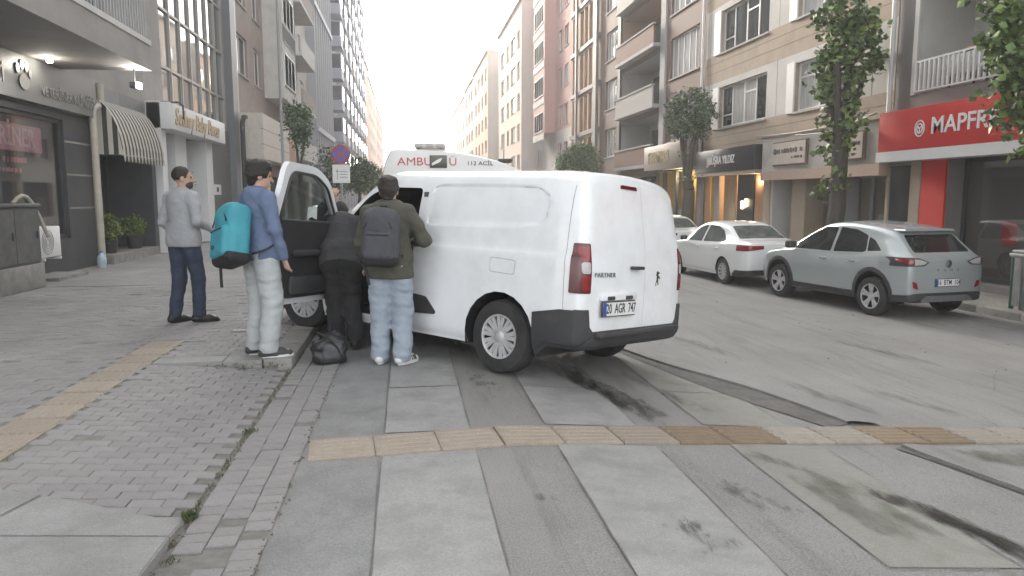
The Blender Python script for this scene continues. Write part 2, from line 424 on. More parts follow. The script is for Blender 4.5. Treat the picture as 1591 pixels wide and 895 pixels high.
# drainage channel and its concrete lip
DARKGRAVEL = M('dark_gravelly_asphalt', (0.125, 0.117, 0.108), 0.85, var=0.3, scale=20, bump=0.8, bscale=90, dirt=(0.05, 0.047, 0.044), dscale=3, damt=0.8)
lip = [(2.30, 7.9), (2.61, 7.07), (3.06, 6.27), (3.36, 5.35), (3.50, 4.55), (3.72, 3.80), (4.0, 2.9), (4.2, 2.2)]
wid = [0.10, 0.18, 0.36, 0.26, 0.05, 0.025, 0.02, 0.02]
ch = MB(); ed = MB()
def cat2(pts, n):
    out = []
    for i in range(len(pts) - 1):
        p0, p1, p2, p3 = [Vector(pts[min(max(k, 0), len(pts) - 1)]) for k in (i - 1, i, i + 1, i + 2)]
        for k in range(n):
            t = k / n
            out.append(0.5 * ((2 * p1) + (p2 - p0) * t + (2 * p0 - 5 * p1 + 4 * p2 - p3) * t * t + (3 * p1 - p0 - 3 * p2 + p3) * t ** 3))
    out.append(Vector(pts[-1])); return out
LP = cat2([(x, y, w) for (x, y), w in zip(lip, wid)], 6)
for a, b2 in zip(LP[:-1], LP[1:]):
    if 4.72 < (a.y + b2.y) / 2 < 5.22: continue
    ja, jb = rnd.uniform(-0.02, 0.02), rnd.uniform(-0.02, 0.02)
    ch.quad((a.x - a.z, a.y - a.z * 0.5, zroad(a.x - a.z) + 0.0075), (a.x, a.y, zroad(a.x) + 0.0075), (b2.x, b2.y, zroad(b2.x) + 0.0075), (b2.x - b2.z, b2.y - b2.z * 0.5, zroad(b2.x - b2.z) + 0.0075))
    for q0, q1 in ((a, b2),):
        z0, z1 = zroad(q0.x), zroad(q1.x)
        ed.v += [(q0.x, q0.y, z0 - 0.02), (q0.x, q0.y, z0 + 0.028), (q0.x + 0.05, q0.y, z0 + 0.03), (q0.x + 0.3, q0.y, z0 - 0.002),
                 (q1.x, q1.y, z1 - 0.02), (q1.x, q1.y, z1 + 0.028), (q1.x + 0.05, q1.y, z1 + 0.03), (q1.x + 0.3, q1.y, z1 - 0.002)]
        n = len(ed.v) - 8
        for k in range(3): ed.f.append((n + k, n + k + 4, n + k + 5, n + k + 1)); ed.m.append(0)
ch.build('drain_channel', DARKGRAVEL, road, fix=False)
ed.build('asphalt_lip', ASPH, road)
# tactile guiding tiles across the crossing
def tactile_tile(w, l, nb, name, along='x'):
    mb = MB(); mb.box(-w / 2, w / 2, -l / 2, l / 2, -0.03, 0.012)
    for k in range(nb):
        if along == 'x':
            c = -l / 2 + l * (k + 0.5) / nb; h = l / nb * 0.28
            mb.prism([(c - h, 0.0121), (c - h * 0.6, 0.0165), (c + h * 0.6, 0.0165), (c + h, 0.0121)], -w / 2 + 0.012, w / 2 - 0.012, 'x')
        else:
            c = -w / 2 + w * (k + 0.5) / nb; h = w / nb * 0.28
            mb.prism([(c - h, 0.0121), (c - h * 0.6, 0.0165), (c + h * 0.6, 0.0165), (c + h, 0.0121)], -l / 2 + 0.012, l / 2 - 0.012, 'y')
    return mb
tm = {}
for nm, mt in (('a', TACT), ('b', TACTB), ('c', TACTG)):
    tm[nm] = tactile_tile(0.397, 0.38, 5, 'tactile_tile').mesh('tactile_tile', mt)
kinds = 'aacaaaabb' + 'cccbbbccccccccc'
for i in range(20):
    x = -0.43 + 0.4 * i; y = 4.57 + 0.095 * (x + 0.43)
    kd = {0: 'a', 1: 'a', 2: 'a', 3: 'a', 4: 'a', 5: 'b' if False else 'a', 6: 'b', 7: 'b', 8: 'c', 9: 'c', 10: 'b', 11: 'b', 12: 'c'}.get(i, 'c')
    o = mk('tactile_tile', tm[kd], road, (x, y, zroad(x) + 0.002 + rnd.uniform(-0.001, 0.001)), (rnd.uniform(-.002, .002), math.atan(ROAD_SLOPE) if ROAD_X0 < x < ROAD_X1 else 0, math.atan(0.095) + rnd.uniform(-.003, .003)))

# ---- left pavement
def zp(x, y):
    base = PAVE
    if y < STEP_Y and x > -2.27:
        t = min(1, max(0, (x + 2.27) / 1.2)); base = PAVE + (0.012 - PAVE) * t
    return base
pb = MB()
pb.quad((-7.5, -25, PAVE - 0.012), (-2.27, -25, PAVE - 0.012), (-2.27, 13.0, PAVE - 0.012), (-7.5, 13.0, PAVE - 0.012))
pb.quad((-2.27, -25, PAVE - 0.012), (-1.06, -25, 0.012 - 0.012), (-1.06, STEP_Y, 0.012 - 0.012), (-2.27, STEP_Y, PAVE - 0.012))
pb.quad((-2.27, STEP_Y, PAVE - 0.012), (-1.06, STEP_Y, PAVE - 0.012), (-1.06, 13.0, PAVE - 0.012), (-2.27, 13.0, PAVE - 0.012))
pave = struct(pb.build('left_pavement', MORTAR, fix=False), 'grey block-paved pavement in front of the shops')
# far paving as one sheet with a block pattern in the material
def paving_far_mat(name, col):
    m = bpy.data.materials.new(name); m.use_nodes = True
    N, L = m.node_tree.nodes, m.node_tree.links; b = N['Principled BSDF']
    tc = N.new('ShaderNodeTexCoord'); br = N.new('ShaderNodeTexBrick')
    br.inputs['Scale'].default_value = 1.0; br.inputs['Brick Width'].default_value = 0.165; br.inputs['Row Height'].default_value = 0.1
    br.inputs['Mortar Size'].default_value = 0.004; br.inputs['Color1'].default_value = (*[c * 0.92 for c in col], 1); br.inputs['Color2'].default_value = (*[c * 1.08 for c in col], 1)
    br.inputs['Mortar'].default_value = (0.09, 0.085, 0.08, 1)
    L.new(tc.outputs['Object'], br.inputs['Vector'])
    n = N.new('ShaderNodeTexNoise'); n.inputs['Scale'].default_value = 0.8; n.inputs['Detail'].default_value = 7; L.new(tc.outputs['Object'], n.inputs['Vector'])
    mr = N.new('ShaderNodeMapRange'); mr.inputs[1].default_value = .3; mr.inputs[2].default_value = .7; mr.inputs[3].default_value = .8; mr.inputs[4].default_value = 1.12
    L.new(n.outputs['Fac'], mr.inputs[0])
    s = N.new('ShaderNodeVectorMath'); s.operation = 'SCALE'; L.new(br.outputs['Color'], s.inputs[0]); L.new(mr.outputs[0], s.inputs['Scale'])
    L.new(s.outputs[0], b.inputs['Base Color']); b.inputs['Roughness'].default_value = 0.85
    return m
FARP = paving_far_mat('paving_far', (0.25, 0.242, 0.236))
MB().box(-30, -1.06, 12.98, 330, -0.3, PAVE).build('far_paving', FARP, pave)
MB().box(-30, -7.45, -25, 12.98, -0.3, PAVE - 0.002).build('far_paving', FARP, pave)
# pavers
LX, LY = 0.165, 0.10
def paver_verts(lx, ly, h=0.05, ch=0.004):
    x, y = lx / 2 - 0.0016, ly / 2 - 0.0016
    v = [(-x, -y, -h), (x, -y, -h), (x, y, -h), (-x, y, -h), (-x, -y, -ch), (x, -y, -ch), (x, y, -ch), (-x, y, -ch),
         (-x + ch, -y + ch, 0), (x - ch, -y + ch, 0), (x - ch, y - ch, 0), (-x + ch, y - ch, 0)]
    f = [(8, 9, 10, 11)] + [(a, (a + 1) % 4, (a + 1) % 4 + 4, a + 4) for a in range(4)] + [(a + 4, (a + 1) % 4 + 4, (a + 1) % 4 + 8, a + 8) for a in range(4)]
    return v, f
def lay_pavers(cells, lx, ly, parent, nbig=300, name='paver'):
    """cells: list of (x, y, z, tilt, rz, drop)"""
    v0, f0 = paver_verts(lx, ly)
    me = bpy.data.meshes.new(name); me.from_pydata(v0, [], f0); me.materials.append(PAVER)
    cells = sorted(cells, key=lambda c: (c[1] ** 2 + (c[0] * 0.6) ** 2) if c[6] else 1e9)
    V, F = [], []
    for i, (x, y, z, tx, ty, rz, vis) in enumerate(cells):
        if i < nbig:
            mk(name, me, parent, (x, y, z), (tx, ty, rz))
        else:
            mt = Matrix.Translation((x, y, z)) @ Matrix.Rotation(rz, 4, 'Z') @ Matrix.Rotation(ty, 4, 'Y') @ Matrix.Rotation(tx, 4, 'X')
            n = len(V); V += [tuple(mt @ Vector(v)) for v in v0]; F += [tuple(n + k for k in f) for f in f0]
    if V:
        m2 = bpy.data.meshes.new('pavers'); m2.from_pydata(V, [], F); m2.materials.append(PAVERS)
        o = mk('pavers', m2, parent); o['kind'] = 'stuff'
def seen(x, y):
    a = math.degrees(math.atan2(x, y)); return -28.5 < a and y > 2.75
cells = []
ramp_t = math.atan((PAVE - 0.012) / 1.2)
j = 0; y = 2.2
while y < 12.95:
    off = (j % 2) * LX / 2 + rnd.uniform(-.004, .004)
    x = -1.085 - LX / 2 - off * 0.999
    first = True
    while x > -7.4:
        xx = x
        on_tact = -2.63 < xx < -2.25 and y < 7.9
        slab = xx > -2.3 and y < 3.95 - 0.40 * (xx + 2.1) - 0.02
        kerbz = xx > -1.30 and y > STEP_Y - 0.07
        step = -2.27 < xx and STEP_Y - 0.09 < y < STEP_Y + 0.20
        if not (on_tact or slab or kerbz or step):
            ty = ramp_t if (xx > -2.27 and y < STEP_Y - 0.02) else 0
            sink = rnd.uniform(-.003, .003) - (0.008 if rnd.random() < 0.03 else 0) + 0.004 * math.sin(xx * 2.1 + y * 0.7) + 0.004 * math.sin(y * 1.9 - xx)
            cells.append((xx, y, zp(xx, y) + sink, rnd.uniform(-.006, .006), ty + rnd.uniform(-.005, .005), rnd.uniform(-.014, .014), seen(xx, y)))
        x -= LX
    y += LY; j += 1
lay_pavers(cells, LX, LY, pave)
# left tactile strip
tl = tactile_tile(0.33, 0.33, 6, 'tactile_tile', 'y').mesh('tactile_tile', TACT)
for k in range(13):
    y = 7.70 - 0.336 * k
    mk('tactile_tile', tl, pave, (-2.44 + rnd.uniform(-.004, .004), y, PAVE - 0.012 + rnd.uniform(-.003, .003)), (rnd.uniform(-.01, .01), rnd.uniform(-.01, .01), rnd.uniform(-.012, .012)))
# big kerb slabs at the corner nearest the camera
def slab_poly(name, pts, z, h=0.16, zs=None, mat=CONC):
    bm = bmesh.new()
    top = [bm.verts.new((p[0], p[1], (zs[i] if zs else z))) for i, p in enumerate(pts)]
    bot = [bm.verts.new((p[0], p[1], z - h)) for p in pts]
    bm.faces.new(top); bm.faces.new(bot[::-1]); k = len(pts)
    for i in range(k): bm.faces.new((top[i], bot[i], bot[(i + 1) % k], top[(i + 1) % k]))
    bmesh.ops.recalc_face_normals(bm, faces=bm.faces)
    bmesh.ops.bevel(bm, geom=[e for e in bm.edges if all(v in top or v.co.z > z - h * 0.5 for v in e.verts)], offset=0.006, segments=2, affect='EDGES')
    mb = MB(); mb.addbm(bm); return mb.build(name, mat, pave, smooth=40)
slab_poly('kerb_slab', [(-2.72, 4.17), (-1.835, 3.845), (-1.955, 3.40), (-2.72, 3.43)], PAVE, zs=[.12, .09, .095, .12])
slab_poly('kerb_slab', [(-1.825, 3.84), (-1.095, 3.57), (-1.085, 3.36), (-1.945, 3.395)], PAVE, zs=[.09, .022, .05, .095])
slab_poly('kerb_slab', [(-1.95, 3.385), (-1.085, 3.35), (-1.078, 2.2), (-2.1, 2.2)], PAVE, zs=[.095, .052, .10, .11])
slab_poly('kerb_slab', [(-2.72, 3.42), (-1.96, 3.39), (-2.11, 2.2), (-2.72, 2.2)], PAVE, zs=[.118, .095, .11, .115])
# step where the dropped kerb ends
for x0, x1 in ((-2.26, -1.66), (-1.655, -1.32)):
    slab_poly('kerb_stone', [(x0, STEP_Y + 0.18), (x1, STEP_Y + 0.18), (x1, STEP_Y - 0.06), (x0, STEP_Y - 0.06)], PAVE + 0.004)
kb = MB().box(-0.125, 0.125, -0.395, 0.395, -0.2, 0.0, 0.012).mesh('kerb_stone', CONC2, smooth=40)
for k in range(46):
    mk('kerb_stone', kb, pave, (-1.185 + rnd.uniform(-.006, .006), STEP_Y + 0.34 + 0.8 * k, PAVE + 0.006 + rnd.uniform(-.004, .004)), (0, 0, rnd.uniform(-.008, .008)))
# gutter strip of small blocks between the pavement and the crossing
gb = MB()
gb.quad((-1.07, -5, -0.03), (-0.655, -5, -0.03), (-0.655, 40, -0.03), (-1.07, 40, -0.03))
gut = struct(MB().box(-1.07, -0.655, -5, 40, -0.04, 0.0045).build('gutter_strip', MORTAR), 'strip of small grey blocks along the kerb')
cells = []
missing = {(0, 9), (1, 9), (1, 10), (0, 10), (2, 12), (1, 13)}
for j in range(95):
    y = 2.2 + 0.1 * j
    for i in range(3):
        if (i, j) in missing: continue
        x = -0.985 + 0.131 * i
        cells.append((x + rnd.uniform(-.003, .003), y + (0.05 if i == 1 else 0), 0.0165 + rnd.uniform(-.003, .003) - (0.012 if rnd.random() < .04 else 0), rnd.uniform(-.02, .02), rnd.uniform(-.015, .015), rnd.uniform(-.02, .02), True))
lay_pavers(cells, 0.13, 0.1, gut, 300)
# weeds and debris in the joints
WEED = M('weed_green', (0.075, 0.095, 0.04), 0.7, var=0.3, scale=20)
def weeds(name, spots, mat, label):
    mb = MB()
    for (x, y, z, r, n, h) in spots:
        for _ in range(n):
            a, d = rnd.uniform(0, 6.28), r * math.sqrt(rnd.random()); px, py = x + d * math.cos(a), y + d * math.sin(a)
            hh = h * rnd.uniform(.4, 1); w = hh * 0.25; b = rnd.uniform(0, 6.28); tx, ty = rnd.uniform(-.6, .6) * hh, rnd.uniform(-.6, .6) * hh
            dx, dy = w * math.cos(b), w * math.sin(b)
            mb.quad((px - dx * .3, py - dy * .3, z), (px + dx * .3, py + dy * .3, z), (px + dx + tx * .6, py + dy + ty * .6, z + hh * .7), (px + tx, py + ty, z + hh))
    o = mb.build(name, mat, None, fix=False); o['label'] = label; o['kind'] = 'stuff'; return o
sp = [(-1.07, 3.62, 0.01, .035, 130, .045), (-1.06, 4.95, 0.01, .05, 50, .035), (-1.04, 3.2, 0.0, .04, 30, .03)]
for k in range(60):
    y = 3.6 + k * 0.065 + rnd.uniform(-.03, .03); sp.append((-1.067, y, 0.008, .02, rnd.randint(1, 7), .03))
for k in range(40): sp.append((-2.275 + rnd.uniform(-.01, .01), 4.2 + k * .09, PAVE - .01, .02, rnd.randint(1, 5), .025))
for k in range(14): sp.append((rnd.uniform(-1.75, -1.15), STEP_Y - 0.12 + rnd.uniform(-.04, .04), 0.04, .05, 8, .03))
weeds('weeds', sp, WEED, 'small green weeds in the kerb joints')
DEB = M('dry_debris', (0.13, 0.105, 0.075), 0.9, var=0.4, scale=30)
mb = MB()
for k in range(420):
    t = rnd.random()
    if t < .45: x, y, z = -1.065 + rnd.gauss(0, .012), rnd.uniform(2.9, 9), 0.012
    elif t < .75: x, y, z = -0.66 + rnd.gauss(0, .014), rnd.uniform(2.6, 8), 0.012
    elif t < .9: x, y, z = rnd.uniform(-1.8, -1.1), STEP_Y - 0.14 + rnd.gauss(0, .04), zp(-1.4, 7.2) - .02
    else: x, y = rnd.uniform(1, 9), rnd.uniform(5, 12); z = zroad(x) + .01
    s = rnd.uniform(.004, .016); a = rnd.uniform(0, 3.1); c, d = math.cos(a) * s, math.sin(a) * s
    mb.v += [(x + c, y + d, z), (x - d, y + c, z), (x - c * .7, y - d * .7, z), (x, y, z + s)]
    n = len(mb.v) - 4; mb.f += [(n, n + 1, n + 3), (n + 1, n + 2, n + 3), (n + 2, n, n + 3)]; mb.m += [0, 0, 0]
o = mb.build('debris', DEB); o['kind'] = 'stuff'; o['label'] = 'dry leaf bits and grit in the joints'
LEAF = M('fallen_leaf', (0.30, 0.24, 0.08), 0.8, var=0.3, scale=20)
mb = MB()
for k in range(46):
    x, y = rnd.uniform(5.5, 10), rnd.uniform(7, 14); z = zroad(x) + .012; s = rnd.uniform(.015, .035); a = rnd.uniform(0, 6.28)
    c, d = math.cos(a) * s, math.sin(a) * s
    mb.quad((x + c, y + d, z), (x - d * .5, y + c * .5, z + .008), (x - c, y - d, z + .004), (x + d * .5, y - c * .5, z + .012))
o = mb.build('fallen_leaves', LEAF, fix=False); o['kind'] = 'stuff'; o['label'] = 'small yellow leaves scattered on the asphalt'
# right pavement and kerb
struct(MB().box(KERB_X + 0.22, 40, -25, 330, -0.7, RPAVE).build('right_pavement', paving_far_mat('paving_right', (0.24, 0.23, 0.215))), 'grey pavement behind the parked cars')
rk = MB().box(-0.11, 0.11, -0.495, 0.495, -0.25, 0.0, 0.014).mesh('kerb_stone', CONC2, smooth=40)
rkerb = struct(MB().box(KERB_X + 0.02, KERB_X + 0.22, -25, 330, -0.7, RPAVE - 0.06).build('right_kerb', CONC2), 'concrete kerb along the parked cars')
for k in range(30): mk('kerb_stone', rk, rkerb, (KERB_X + 0.11, 6.5 + k, RPAVE + 0.006 + rnd.uniform(-.004, .004)))
# shallow dark gutter line on the right
# ------------------------------------------------------------------ vehicles
def pchip(xs, ys, xq):
    xs, ys, xq = np.array(xs, float), np.array(ys, float), np.array(xq, float)
    o = np.argsort(xs); xs, ys = xs[o], ys[o]
    h = np.diff(xs); d = np.diff(ys) / h; m = np.zeros(len(xs))
    m[0], m[-1] = d[0], d[-1]
    for i in range(1, len(xs) - 1):
        if d[i - 1] * d[i] > 0:
            w1, w2 = 2 * h[i] + h[i - 1], h[i] + 2 * h[i - 1]; m[i] = (w1 + w2) / (w1 / d[i - 1] + w2 / d[i])
    i = np.clip(np.searchsorted(xs, xq) - 1, 0, len(xs) - 2); t = np.clip((xq - xs[i]) / h[i], 0, 1)
    return (ys[i] * (1 + 2 * t) * (1 - t) ** 2 + m[i] * h[i] * t * (1 - t) ** 2 + ys[i + 1] * t * t * (3 - 2 * t) + m[i + 1] * h[i] * t * t * (t - 1))
def cr_profile(pts, n=4):
    out = []; k = len(pts)
    for i in range(k - 1):
        p0, p1, p2, p3 = [np.array(pts[min(max(q, 0), k - 1)], float) for q in (i - 1, i, i + 1, i + 2)]
        for s in range(n):
            t = s / n
            out.append(0.5 * (2 * p1 + (p2 - p0) * 0.8 * t + (2 * p0 - 5 * p1 + 4 * p2 - p3) * 0.8 * t * t + (3 * p1 - p0 - 3 * p2 + p3) * 0.8 * t ** 3
                              + 0.4 * (p2 - p1) * t - 0.0) if False else (p1 * (1 - t) + p2 * t) + 0.5 * t * (1 - t) * ((1 - t) * ((p2 - p0) * 0.5 - (p2 - p1)) * 2 - t * ((p3 - p1) * 0.5 - (p2 - p1)) * 2))
    out.append(np.array(pts[-1], float)); return out
def loft(xs, prof, bul_r=0.06, bul_f=0.05, zc=0.8, sub=4):
    """xs ascending (rear to front); prof(x) -> half profile control points from bottom centre to roof centre"""
    rows = []
    def ring(x, s=1.0):
        h = cr_profile(prof(x), sub); pts = [(p[0], p[1]) for p in h] + [(-p[0], p[1]) for p in h[-2:0:-1]]
        return [(y * s, zc + (z - zc) * s) for y, z in pts]
    caps = [(0.02, 1.0), (0.3, 1.0), (0.6, 0.96), (0.82, 0.88), (0.93, 0.72), (0.975, 0.45), (0.993, 0.2)]
    for s, b in caps: rows.append([(xs[0] - bul_r * b, y, z) for y, z in ring(xs[0], s)])
    for x in xs: rows.append([(x, y, z) for y, z in ring(x)])
    for s, b in caps[::-1]: rows.append([(xs[-1] + bul_f * b, y, z) for y, z in ring(xs[-1], s)])
    bm = bmesh.new(); V = [[bm.verts.new(p) for p in r] for r in rows]; n = len(V[0])
    for i in range(len(V) - 1):
        for k in range(n):
            k2 = (k + 1) % n
            bm.faces.new((V[i][k], V[i + 1][k], V[i + 1][k2], V[i][k2]))
    bm.faces.new(V[0]); bm.faces.new(V[-1][::-1])
    bmesh.ops.recalc_face_normals(bm, faces=bm.faces)
    return bm
AX = {'y': (0, 2), 'x': (1, 2), 'z': (0, 1)}
def cut(bm, poly, axis, filt):
    a, b = AX[axis]
    x0, x1 = min(p[0] for p in poly) - .003, max(p[0] for p in poly) + .003; y0, y1 = min(p[1] for p in poly) - .003, max(p[1] for p in poly) + .003
    fs = []
    for f in bm.faces:
        if not filt(f.calc_center_median(), f.normal): continue
        A = [v.co[a] for v in f.verts]; B = [v.co[b] for v in f.verts]
        if max(A) < x0 or min(A) > x1 or max(B) < y0 or min(B) > y1: continue
        fs.append(f)
    k = len(poly)
    for i in range(k):
        p, q = poly[i], poly[(i + 1) % k]
        dx, dy = q[0] - p[0], q[1] - p[1]; l = math.hypot(dx, dy)
        if l < 1e-5: continue
        co = [0, 0, 0]; no = [0, 0, 0]; co[a], co[b] = p; no[a], no[b] = -dy / l, dx / l
        fs = [f for f in fs if f.is_valid]
        # only faces whose box meets this edge's box
        ex0, ex1, ey0, ey1 = min(p[0], q[0]) - .004, max(p[0], q[0]) + .004, min(p[1], q[1]) - .004, max(p[1], q[1]) + .004
        sel, rest = [], []
        for f in fs:
            A = [v.co[a] for v in f.verts]; B = [v.co[b] for v in f.verts]
            (rest if (max(A) < ex0 or min(A) > ex1 or max(B) < ey0 or min(B) > ey1) else sel).append(f)
        if not sel: continue
        es = list({e for f in sel for e in f.edges}); vs = list({v for f in sel for v in f.verts})
        r = bmesh.ops.bisect_plane(bm, geom=vs + es + sel, plane_co=co, plane_no=no, dist=1e-5)
        fs = rest + [g2 for g2 in r['geom'] if isinstance(g2, bmesh.types.BMFace)]
    out = []
    for f in set(fs):
        if not f.is_valid: continue
        c = f.calc_center_median()
        if inpoly(c[a], c[b], poly): out.append(f)
    return out
def pick(bm, *regs):
    out = []
    for f in bm.faces:
        c = f.calc_center_median()
        for poly, axis, filt in regs:
            a, b = AX[axis]
            if filt(c, f.normal) and inpoly(c[a], c[b], poly): out.append(f); break
    return out
def cut2(bm, *regs):
    for poly, axis, filt in regs: cut(bm, poly, axis, filt)
    return pick(bm, *regs)
def patch(bm, faces, d, name, mat, parent, remove=False, skirt=0.012, smooth=40):
    vi = {}; V = []; F = []
    nrm = {}
    for f in faces:
        for v in f.verts:
            nrm[v] = nrm.get(v, Vector((0, 0, 0))) + f.normal * f.calc_area()
    for v, n in nrm.items():
        vi[v] = len(V); V.append(v.co + n.normalized() * d)
    fset = set(faces)
    for f in faces: F.append(tuple(vi[v] for v in f.verts))
    if skirt:
        for f in faces:
            for e in f.edges:
                if sum(1 for g2 in e.link_faces if g2 in fset) == 1:
                    v1, v2 = e.verts; n1, n2 = nrm[v1].normalized(), nrm[v2].normalized()
                    base = len(V); V += [v1.co + n1 * (d - skirt), v2.co + n2 * (d - skirt)]
                    F.append((vi[v1], vi[v2], base + 1, base))
    me = bpy.data.meshes.new(name); me.from_pydata([tuple(v) for v in V], [], F); me.materials.append(mat)
    b2 = bmesh.new(); b2.from_mesh(me); bmesh.ops.remove_doubles(b2, verts=b2.verts, dist=1e-5)
    # orient by the source faces
    b2.to_mesh(me); b2.free()
    me.polygons.foreach_set('use_smooth', [True] * len(me.polygons)); me.set_sharp_from_angle(angle=R(smooth))
    o = mk(name, me, parent)
    if remove: bmesh.ops.delete(bm, geom=list(fset), context='FACES')
    return o
def bm_obj(bm, name, mat, parent, smooth=38):
    me = bpy.data.meshes.new(name); bm.to_mesh(me); bm.free(); me.materials.append(mat)
    me.polygons.foreach_set('use_smooth', [True] * len(me.polygons)); me.set_sharp_from_angle(angle=R(smooth))
    return mk(name, me, parent)
def circ(cx, cz, r, n=22): return [(cx + r * math.cos(2 * math.pi * k / n), cz + r * math.sin(2 * math.pi * k / n)) for k in range(n)]
def mirror_poly(p): return [(-a, b) for a, b in p][::-1]
FL = lambda c, n: n.y > 0.25
FR = lambda c, n: n.y < -0.25
FB = lambda c, n: n.x < -0.15 and c.x < -0.3

TYRE = M('tyre_rubber', (0.025, 0.025, 0.026), 0.8, var=0.2, scale=12, bump=0.2, bscale=80, dirt=(0.07, 0.066, 0.06), dscale=6, damt=0.5)
ARCH = M('arch_black', (0.012, 0.012, 0.012), 0.9, var=0)
ALLOY = M('alloy_silver', (0.55, 0.55, 0.56), 0.35, metal=0.35, var=0.06, dirt=(0.12, 0.11, 0.10), dscale=9, damt=0.4)
ALLOYD = M('alloy_dark', (0.05, 0.05, 0.055), 0.4, metal=0.4, var=0.06)
BRAKE = M('brake_dark', (0.03, 0.03, 0.03), 0.7, metal=0.3, var=0.1)
GLASS = M('car_glass', (0.018, 0.022, 0.022), 0.05, var=0, spec=0.6)
GLASSG = M('car_glass_clear', (0.075, 0.09, 0.085), 0.05, var=0.35, scale=5, spec=0.6)
PLASTIC = M('black_plastic', (0.036, 0.037, 0.040), 0.6, var=0.12, scale=8, bump=0.15, bscale=200, dirt=(0.085, 0.08, 0.075), dscale=5, damt=0.45)
PLASTICG = M('grey_plastic', (0.12, 0.125, 0.13), 0.5, var=0.08)
REDL = M('red_lens', (0.22, 0.012, 0.012), 0.15, var=0.15, scale=25, coat=0.5)
REDD = M('dark_red_lens', (0.085, 0.010, 0.012), 0.15, var=0.15, scale=25, coat=0.5)
CLEARL = M('clear_lens', (0.42, 0.40, 0.40), 0.12, var=0.15, scale=30, coat=0.5)
PLATE = M('plate_white', (0.68, 0.69, 0.68), 0.45, var=0.05)
PLATEB = M('plate_blue', (0.03, 0.08, 0.36), 0.4, var=0)
INK = M('black_lettering', (0.012, 0.012, 0.014), 0.5, var=0)
CHROME = M('chrome', (0.55, 0.55, 0.56), 0.18, metal=1.0, var=0)
VANW = M('van_white_paint', (0.80, 0.82, 0.84), 0.24, var=0.025, scale=2.5, coat=0.6, dirt=(0.50, 0.49, 0.46), dscale=2.2, damt=0.38)
CARW = M('sedan_white_paint', (0.74, 0.755, 0.76), 0.22, var=0.02, scale=2.5, coat=0.5)
SILV = M('silver_green_paint', (0.37, 0.405, 0.41), 0.24, metal=0.3, var=0.025, scale=2.5, coat=0.5)
TRIM = M('cabin_dark', (0.022, 0.022, 0.024), 0.75, var=0.15, scale=6)

def wheel_meshes(r, w, rim, style):
    t = MB()
    prof = [(rim * 0.98, -w / 2 + .012), (rim * 1.04, -w / 2), (r * 0.93, -w / 2 + .004), (r * 0.985, -w / 2 + .03), (r, -w / 2 + .06), (r, w / 2 - .06), (r * 0.985, w / 2 - .03), (r * 0.93, w / 2 - .004), (rim * 1.04, w / 2), (rim * 0.98, w / 2 - .012)]
    t.lathe(prof, 40, 'y', close=True)
    for g3 in (-.045, 0, .045):
        pass
    tm_ = t.mesh('tyre', TYRE, smooth=35)
    rb = MB()
    y0 = w / 2
    rb.lathe([(rim, y0 - .01), (rim * 1.0, y0 - .004), (rim * .95, y0 - .004), (rim * .92, y0 - .02), (rim * .90, y0 - .09), (0.02, y0 - .10)], 40, 'y', cap=False)
    sp = MB()
    def spoke(a, w0, w1, r0, r1, ya, yb, th=.02):
        ca, sa = math.cos(a), math.sin(a)
        def P(rr, tt, y): return (rr * ca - tt * sa, y, rr * sa + tt * ca)
        n = len(sp.v)
        sp.v += [P(r0, -w0 / 2, ya), P(r0, w0 / 2, ya), P(r1, w1 / 2, yb), P(r1, -w1 / 2, yb), P(r0, -w0 / 2 * 1.1, ya - th), P(r0, w0 / 2 * 1.1, ya - th), P(r1, w1 / 2 * 1.1, yb - th), P(r1, -w1 / 2 * 1.1, yb - th)]
        for f in ((0, 1, 2, 3), (0, 4, 5, 1), (1, 5, 6, 2), (2, 6, 7, 3), (3, 7, 4, 0)): sp.f.append(tuple(n + k for k in f)); sp.m.append(0)
    if style == 'cover':
        for k in range(9):
            a = 2 * math.pi * k / 9
            spoke(a - .13, .028, .042, rim * .22, rim * .94, y0 - .012, y0 - .008); spoke(a + .16, .028, .042, rim * .22, rim * .94, y0 - .012, y0 - .008)
        sp.lathe([(rim * 1.0, y0 - .008), (rim * .985, y0 + .002), (rim * .90, y0 - .002), (rim * .89, y0 - .02)], 40, 'y', cap=False)
        sp.lathe([(rim * .30, y0 - .03), (rim * .28, y0 - .008), (rim * .20, y0 - .001), (rim * .08, y0 + .003), (.004, y0 + .004)], 24, 'y')
    elif style == 'puma':
        for k in range(5):
            a = 2 * math.pi * k / 5 + .3
            spoke(a - .17, .030, .050, rim * .24, rim * .97, y0 - .022, y0 - .008); spoke(a + .17, .030, .050, rim * .24, rim * .97, y0 - .022, y0 - .008)
            spoke(a, .07, .06, rim * .2, rim * .5, y0 - .024, y0 - .02)
        sp.lathe([(rim * 1.0, y0 - .008), (rim * .985, y0 + .002), (rim * .93, y0 - .002), (rim * .92, y0 - .02)], 40, 'y', cap=False)
        sp.lathe([(rim * .28, y0 - .03), (rim * .25, y0 - .012), (.004, y0 - .01)], 24, 'y')
    else:
        for k in range(11):
            a = 2 * math.pi * k / 11; spoke(a, .026, .04, rim * .2, rim * .97, y0 - .015, y0 - .008)
        sp.lathe([(rim * 1.0, y0 - .008), (rim * .985, y0 + .002), (rim * .92, y0 - .002), (rim * .91, y0 - .02)], 40, 'y', cap=False)
        sp.lathe([(rim * .26, y0 - .03), (rim * .22, y0 - .008), (.004, y0 - .004)], 24, 'y')
    rim_dark = rb.mesh('wheel', BRAKE, smooth=35)
    spm = sp.mesh('rim', ALLOY, smooth=30)
    return rim_dark, tm_, spm
def add_wheels(car, ms, spots):
    for (x, y, z, steer) in spots:
        w = mk('wheel', ms[0], car, (x, y, z), (0, rnd.uniform(0, 6), (0 if y > 0 else math.pi) + steer))
        mk('tyre', ms[1], w); mk('rim', ms[2], w)
